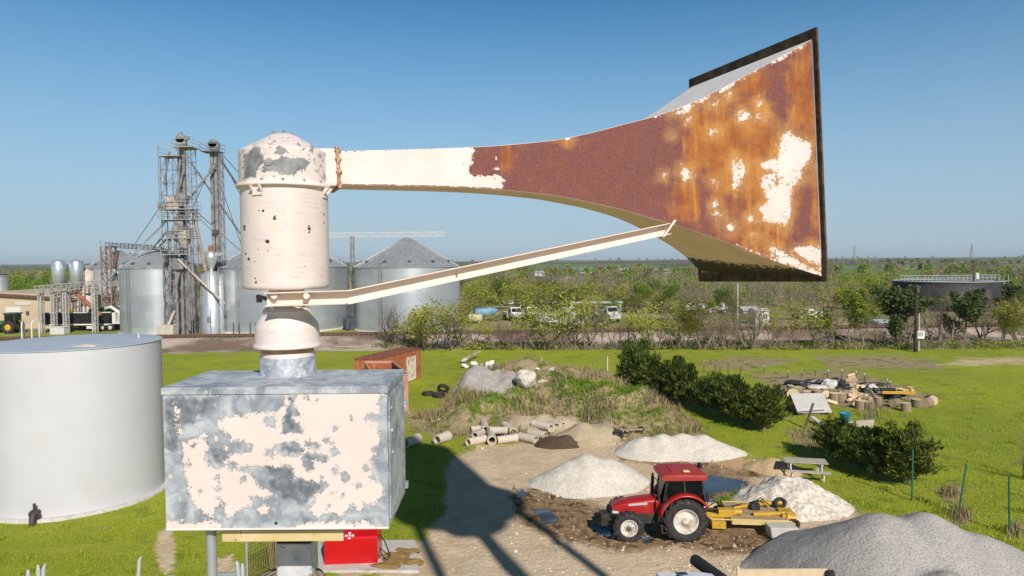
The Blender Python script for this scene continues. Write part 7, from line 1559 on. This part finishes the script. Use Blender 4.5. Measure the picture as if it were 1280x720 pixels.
for px, py, sc, lb in ((1089, 521, .34, 'small bare brown shrub behind the lower cedars'), (1083, 532, .25, 'low bare shrub right of the blue tub'), (1285, 600, .5, 'bare twiggy shrub cut by the right frame edge')):
    p = gr(px, py); place_tree('bare_shrub', PR['b'][0], p, 1, sc, lb, 'shrub')
# ================================================================= BEYOND THE RAILWAY: tank, trucks, sheds
tb = gr(1181, 385); tb.z = 0; s = tb.y/F; r = 58.5*s; zt = at(1181, 352, tb.y-r*.3).z
bt = thing('black_tank', 'wide black round tank with a grey railed walkway beyond the railway', 'tank', tb)
m = MB(); m.lathe([(r, 0), (r, zt), (r-.3, zt), (r-.3, .3)], 72, caps=False); m.build('shell', mat('black tank coating', (.022, .021, .022), (.05, .045, .042), .4, .6, c3=(.09, .07, .055), s3=.3, t3=(.55, .7)), bt)
m = MB(); m.lathe([(r-.32, zt-.5), (.01, zt-.45)], 72); m.build('cover', mat('dark pool cover', (.10, .10, .09), (.16, .15, .13), 1, .6), bt)
m = MB(); yw_ = -r*.15; m.box((0, yw_, zt+.05), (2*r, 1.4, .14))
for sy in (-.7, .7):
    for h in (.55, 1.1): m.bar((-r, yw_+sy, zt+.1+h), (r, yw_+sy, zt+.1+h), .09)
    for k in range(25): x = -r+2*r*k/24; m.bar((x, yw_+sy, zt+.1), (x, yw_+sy, zt+1.25), .09)
m.lathe([(r-.25, zt-.02), (r+.12, zt-.02), (r+.12, zt+.14), (r-.25, zt+.14), (r-.25, zt-.02)], 72, caps=False)
m.build('walkway', mat('grey walkway steel', (.32, .34, .34), (.40, .42, .41), 2, .5), bt)
m = MB(); x0_ = r*.98; xb = r*.62
for sy in (-.5, .5): m.bar((x0_, yw_+sy-2, zt+.1), (xb, yw_+sy-2, .3), .14, .3); m.bar((x0_, yw_+sy-2, zt+1.2), (xb, yw_+sy-2, 1.4), .08)
for k in range(16): u = k/15; m.box((x0_+(xb-x0_)*u, yw_-2, zt+.1+(.3-zt-.1)*u), (.3, 1.0, .06))
m.box((x0_, yw_-1.2, zt+.05), (1.6, 2.6, .12))
for sy in (-2.5, -.1): m.bar((x0_+.6, yw_+sy, 0), (x0_+.6, yw_+sy, zt+1.2), .12)
m.build('stair', mat('grey walkway steel', (.4, .4, .4)), bt)
m = MB(); m.tube([(r+.3, -3, zt-.2), (r+1.6, -3, zt-.1), (r+2.0, -3, zt-.6), (r+2.0, -3, .0)], .2, 10); m.tube([(r+.2, -3.8, .0), (r+.2, -3.8, zt-.4)], .15, 8); m.build('pipe', mBlack, bt)
p = gr(1240, 381); m = MB(); m.box((0, 0, 1.0), (2.3, 1.6, 1.5)); m.box((-3.0, 0, .9), (4.0, 1.6, .25)); m.box((-2.5, 0, 1.7), (1.6, 1.2, 1.2)); m.cyl((.3, -.81, 1.0), (.3, -.84, 1.0), .3, n=14); rk = m.build('pump_skid', [mRed], loc=p, bevel=.05); tag(rk, 'red pump skid at the right foot of the black round tank', 'pump')
p = gr(1216, 388); hp = at(1216, 329, p.y).z; tpole = thing('power_pole', 'power pole with transformer in front of the black round tank', 'pole', V((p.x, p.y, 0)))
m = MB(); m.cyl((0, 0, 0), (0, 0, hp), .17, .12, n=8); m.build('pole', mDarkPost, tpole)
m = MB(); m.box((0, 0, hp-.3), (2.4, .12, .15)); m.build('crossarm', mDarkPost, tpole)
m = MB(); m.cyl((.5, -.1, hp-3.0), (.5, -.1, hp-1.8), .38, n=14); m.build('transformer', mPaint, tpole)
a = V((p.x+1.0, p.y, hp-.2)); b = a+V((70, 12, .6)); c = (a+b)/2; m = MB(); m.X = Matrix.Translation(-c); m.tube([a.lerp(b, k/12)+V((0, 0, -1.2*math.sin(PI*k/12))) for k in range(13)], .025, 4); tag(m.build('power_line', mDarkPost, loc=c), 'thin power line running right from the transformer pole', 'wire')
p = gr(922, 405); hp = at(922, 354, p.y).z; m = MB(); m.cyl((0, 0, 0), (0, 0, hp), .09, .07, n=8); tag(m.build('light_pole', mPaint, loc=(p.x, p.y, 0)), 'slim white pole left of the white box trailer', 'pole')
def truck(label, px, py, L, H, cabmat, rz, box=None, kind='work_truck'):
    p = gr(px, py); t = thing(kind, label, 'truck', V((p.x, p.y, 0)), rz)
    m = MB(); m.box((0, 0, .75), (L, .9, .25)); m.build('chassis', mDarkSt, t)
    m = MB(); c0 = L/2; m.hexa([V((c0-1.9, -1, .7)), V((c0, -1, .7)), V((c0, 1, .7)), V((c0-1.9, 1, .7))], [V((c0-1.8, -.9, H*.98)), V((c0-.9, -.9, H)), V((c0-.9, .9, H)), V((c0-1.8, .9, H*.98))]); m.box((c0+.1, 0, 1.0), (1.1, 1.9, .7)); m.build('cab', cabmat, t, bevel=.08)
    m = MB(); m.hexa([V((c0-.55, -.85, 1.55)), V((c0-.42, -.85, 1.55)), V((c0-.42, .85, 1.55)), V((c0-.55, .85, 1.55))], [V((c0-.88, -.8, H*.93)), V((c0-.76, -.8, H*.93)), V((c0-.76, .8, H*.93)), V((c0-.88, .8, H*.93))]); m.box((c0-1.35, -.97, H*.72), (.6, .08, .5)); m.build('window', mGlass, t)
    if box: m = MB(); m.box((-.9, 0, .9+box[0]/2), (L-2.2, 2.2, box[0])); m.build('cargo_bed', box[1], t, bevel=.04)
    for x in (c0-.6, -L/2+.9):
        for y in (-.95, .95): m = MB(); m.X = Matrix.Translation(V((x, y, .48)))@Matrix.Rotation(PI/2, 4, 'X'); m.lathe(tyre_profile(.48, .26, .3), 20, caps=False); m.m = 1; m.lathe([(.27, .05), (.001, .1)], 16, caps=False); m.lathe([(.27, -.05), (.001, -.1)], 16, caps=False); m.build('wheel', [mTyre, mRim], t)
    return t
mWhiteV = mat('white vehicle paint', (.72, .71, .68), (.64, .62, .58), 1, .4)
truck('white truck cab facing right, left one of the parked pair', 641, 400.5, 4.6, 2.3, mWhiteV, -1.2, (.5, mWhiteV)); truck('white truck cab facing right, right one of the parked pair', 661, 400, 4.6, 2.3, mWhiteV, -1.2, (.5, mPaint))
truck('large white truck standing between the trees beyond the track', 697, 410, 6.4, 3.2, mWhiteV, -.5, (1.2, mPaint)); truck('low dark truck parked right of the large white truck', 732, 409, 5.5, 2.4, mat('dark green van', (.05, .06, .05), (.09, .10, .08), 1, .5), .1, (.8, mDarkSt))
truck('silver truck with a mixer body right of the dark truck', 760, 402, 4.8, 2.6, mat('silver truck', (.45, .45, .46), (.55, .55, .55), 1, .4), -1.3, (1.0, mShiny)); truck('pale car half hidden in the scrub at the white stake row', 1006, 399, 4.0, 1.7, mWhiteV, 0.1, None, 'parked_car')
for i, (px, py, lb) in enumerate(((868, 393, 'white pickup parked among green scrub, left of the slim white pole'), (893, 392, 'white van parked among green scrub just left of the slim white pole'), (846, 388, 'pale trailer cab seen above the scrub, third from the slim pole'))): truck(lb, px, py, 4.4, 2.0, mWhiteV, .2*i, (.7, mWhiteV))
p = gr(607, 401); bo = thing('covered_boat', 'boat under a blue tarp on a trailer beyond the railway', 'boat', V((p.x, p.y, 0)), .25)
m = MB(); secs = [(-1.9, .95, 1.0, 2.0), (-.8, 1.05, .85, 2.15), (.6, .95, .85, 2.25), (1.6, .5, 1.1, 2.1), (2.1, .06, 1.5, 1.9)]; loft(m, secs); m.build('tarp', mat('blue tarp', (.16, .30, .42), (.26, .42, .52), 1.2, .6), bo)
m = MB(); loft(m, [(-1.9, .75, .55, 1.1), (.6, .7, .55, 1.1), (2.0, .05, 1.0, 1.6)]); m.build('hull', mPaint, bo)
m = MB(); m.box((0, 0, .45), (4.4, 1.5, .12)); m.cyl((-.5, -.9, .35), (-.5, .9, .35), .35, n=16); m.build('boat_trailer', mDarkSt, bo)
p = gr(594, 404); m = MB(); m.cyl((-.9, 0, .8), (.9, 0, .8), .7, n=20); m.blob((.9, 0, .8), (.3, .7, .7), 1, 0, 2, True); m.blob((-.9, 0, .8), (.3, .7, .7), 1, 0, 2, True); m.box((-.6, 0, .08), (.2, .9, .2)); m.box((.6, 0, .08), (.2, .9, .2)); tag(m.build('fuel_drum', mat('pale yellow drum', (.50, .46, .22), (.56, .52, .30), 1, .6), loc=(p.x, p.y, 0)), 'pale yellow fuel tank left of the blue covered boat', 'tank')
def house(name, label, px, py, wpx, hpx, depth, wallm, roofm, rz=0, pitch=.25, Y=None):
    p = gr(px, py); s = p.y/F; W_ = wpx*s; H = hpx*s; z0 = float(far_h(np.array(p.x), np.array(p.y))) ; t = thing(name, label, 'building', V((p.x, p.y, z0)), rz); D = depth; hw = H*(1-pitch)
    m = MB(); m.extrude([V((-W_/2, 0, 0)), V((-W_/2, D, 0)), V((-W_/2, D, hw)), V((-W_/2, D/2, H*.98)), V((-W_/2, 0, hw))], (W_, 0, 0)); m.build('wall', wallm, t)
    m = MB(); e = .04*W_
    for y0_, y1_ in ((-.06*D, D/2), (1.06*D, D/2)): m.hexa([V((-W_/2-e, y0_, hw-.02*H)), V((W_/2+e, y0_, hw-.02*H)), V((W_/2+e, y1_, H)), V((-W_/2-e, y1_, H))], [V((-W_/2-e, y0_, hw+.04*H)), V((W_/2+e, y0_, hw+.04*H)), V((W_/2+e, y1_, H*1.06)), V((-W_/2-e, y1_, H*1.06))])
    m.build('roof', roofm, t)
    m = MB(); m.box((-W_*.2, -.05, hw*.42), (W_*.12, .12, hw*.8)); m.build('door', mDarkSt, t)
    for k in (.1, .3): m = MB(); m.box((W_*k, -.05, hw*.6), (W_*.1, .12, hw*.3)); m.build('window', mDarkSt, t)
    return t
mWall = mat('pale shed wall', (.58, .55, .50), (.50, .46, .41), .3, .8); mGreyRoof = mat('grey metal roof', (.42, .43, .44), (.50, .50, .50), .2, .5)
house('box_trailer', 'white box trailer standing right of the slim white pole', 953, 406, 17, 19, 3.0, mWhiteV, mWhiteV, 0, .08); house('small_shed', 'low white shed roof left of the white box trailer', 940, 392, 22, 8, 4, mWall, mWhiteV, .1, .5)
house('small_shed', 'pale low shed behind the tree row, left of the dark utility pole', 1107, 414, 18, 13, 4, mat('pale green shed', (.46, .48, .42), (.52, .53, .47), 1, .8), mGreyRoof, 0, .2)
house('long_shed', 'long low grey green shed roof left of the black round tank', 1072, 378, 92, 8, 9, mat('grey green shed wall', (.22, .24, .18), (.28, .30, .24), .4, .8), mat('sage roof', (.34, .37, .31), (.40, .42, .36), .4, .7), 0, .55)
house('barn', 'distant barn with a bright green roof beyond the woods', 728, 341.5, 24, 7, 16, mWall, mat('green barn roof', (.10, .30, .17), (.12, .34, .2), .1, .5), 0, .6)
house('warehouse', 'distant grey roofed warehouse right of the green roofed barn', 775, 341.5, 32, 6, 20, mWall, mGreyRoof, 0, .5); house('warehouse', 'distant brown roofed warehouse beside the siren horn', 823, 341, 28, 5, 20, mWall, mat('brown grey roof', (.30, .24, .20), (.36, .30, .25), .1, .7), 0, .5)
house('farmhouse', 'distant pale house left of the green roofed barn', 675, 345, 13, 6, 10, mWhiteV, mGreyRoof); house('farmhouse', 'distant white house at the left above the brace channel end', 633, 348, 20, 5, 10, mWhiteV, mGreyRoof)
house('farmhouse', 'tiny white house on the right horizon near the pylon', 1046, 333, 8, 3, 14, mWhiteV, mGreyRoof)
house('small_shed', 'small white shed among the trees behind the blue covered boat', 636, 380, 12, 5, 4, mWhiteV, mGreyRoof); house('small_shed', 'small white shed among the trees left of the siren horn underside', 845, 383, 11, 6, 4, mWhiteV, mWhiteV); house('long_shed', 'distant long pale shed among the woods above the white trucks', 700, 352, 34, 5, 8, mWall, mWhiteV)
# railway yard shed and flat trailer
p = gr(745, 396); m = MB(); m.box((0, 0, 2.6), (9, 2.6, .25))
for x in (-4.2, 0, 4.2):
    for y in (-1.1, 1.1): m.bar((x, y, 0), (x, y, 2.5), .14)
tag(m.build('open_carport', mGreyRoof, loc=(p.x, p.y, 0)), 'long grey carport roof on posts right of the white trucks', 'carport')
# pylons on the horizon
for px, y0_, y1_, lb in ((731, 325, 313.5, 'faint lattice pylon on the horizon above the brace channel'), (1068, 322, 308, 'faint lattice pylon on the horizon right of the horn mouth'), (1214.5, 321, 306, 'faint lattice pylon on the horizon above the transformer pole')):
    Y = 2400; p = at(px, y0_, Y); z0 = float(far_h(np.array(p.x), np.array(Y))); h = (y0_-y1_)*Y/F+10; m = MB(); lattice(m, (0, 0, 0), 9, 9, 0, h, 7, .7, .15)
    for u, wd in ((.70, 16), (.84, 13), (.96, 10)): m.bar((-wd/2, 0, h*u), (wd/2, 0, h*u), .8)
    tag(m.build('pylon', mat('pylon steel', (.30, .31, .33), (.36, .37, .38), .1, .6), loc=(p.x, Y, z0)), lb, 'pylon')
# ================================================================= WATER TOWER behind the camera, casts the long shadow across the yard
sd2 = V((-math.sin(SUN_AZ), math.cos(SUN_AZ), 0)); target = gr(538, 592); kz = 1/math.tan(SUN_EL)
hc = 29.0; wpz = target-sd2*hc*kz; wt = thing('water_tower', 'steel water tower on four splayed legs standing beside the siren', 'water tower', V((wpz.x, wpz.y, 0)))
rT = 2.1; m = MB(); m.lathe([(.4, hc-5.6), (1.3, hc-4.9), (rT, hc-3.2), (rT, hc+2.6), (.3, hc+4.4), (.001, hc+4.5)], 40); m.build('tank', mTank, wt)
zl_ = hc-3.2
for k in range(4):
    a = SUN_AZ*-1+PI/4+k*PI/2; d = V((math.cos(a), math.sin(a), 0)); m = MB(); m.cyl(d*4.0, d*(rT-.1)+V((0, 0, zl_)), .19, n=10); m.build('leg', mPipe, wt)
m = MB(); m.cyl((0, 0, 0), (0, 0, hc-5.6), .28, n=12); m.build('riser_pipe', mPipe, wt)
m = MB(); m.lathe([(rT+.02, hc-3.3), (rT+.7, hc-3.3), (rT+.7, hc-3.22), (rT+.02, hc-3.22)], 32, caps=False)
for z in ():
    rr = 4.0+(rT-.1-4.0)*z/zl_
    for k in range(4):
        a = -SUN_AZ+PI/4+k*PI/2; b = a+PI/2; m.bar((math.cos(a)*rr, math.sin(a)*rr, z), (math.cos(b)*rr, math.sin(b)*rr, z), .12)
m.build('balcony', mPipe, wt)
# ================================================================= AIR
zmax = 62.0; m = MB(); m.box((0, 1500, (zmax-1.2)/2), (15000, 15000, zmax+1.2)); N = NT('hazy air'); N.t.nodes.remove(N.b)
pv = N.n('VolumePrincipled', {'Color': (.84, .91, 1.0), 'Density': .00011, 'Anisotropy': 0.0}); N.t.links.new(pv.outputs[0], N.o.inputs['Volume'])
hz_ = m.build('haze', N.m); hz_['kind'] = 'stuff'; hz_['label'] = 'thin blue haze over the far country'; hz_['category'] = 'haze'
scene.cycles.volume_bounces = 0
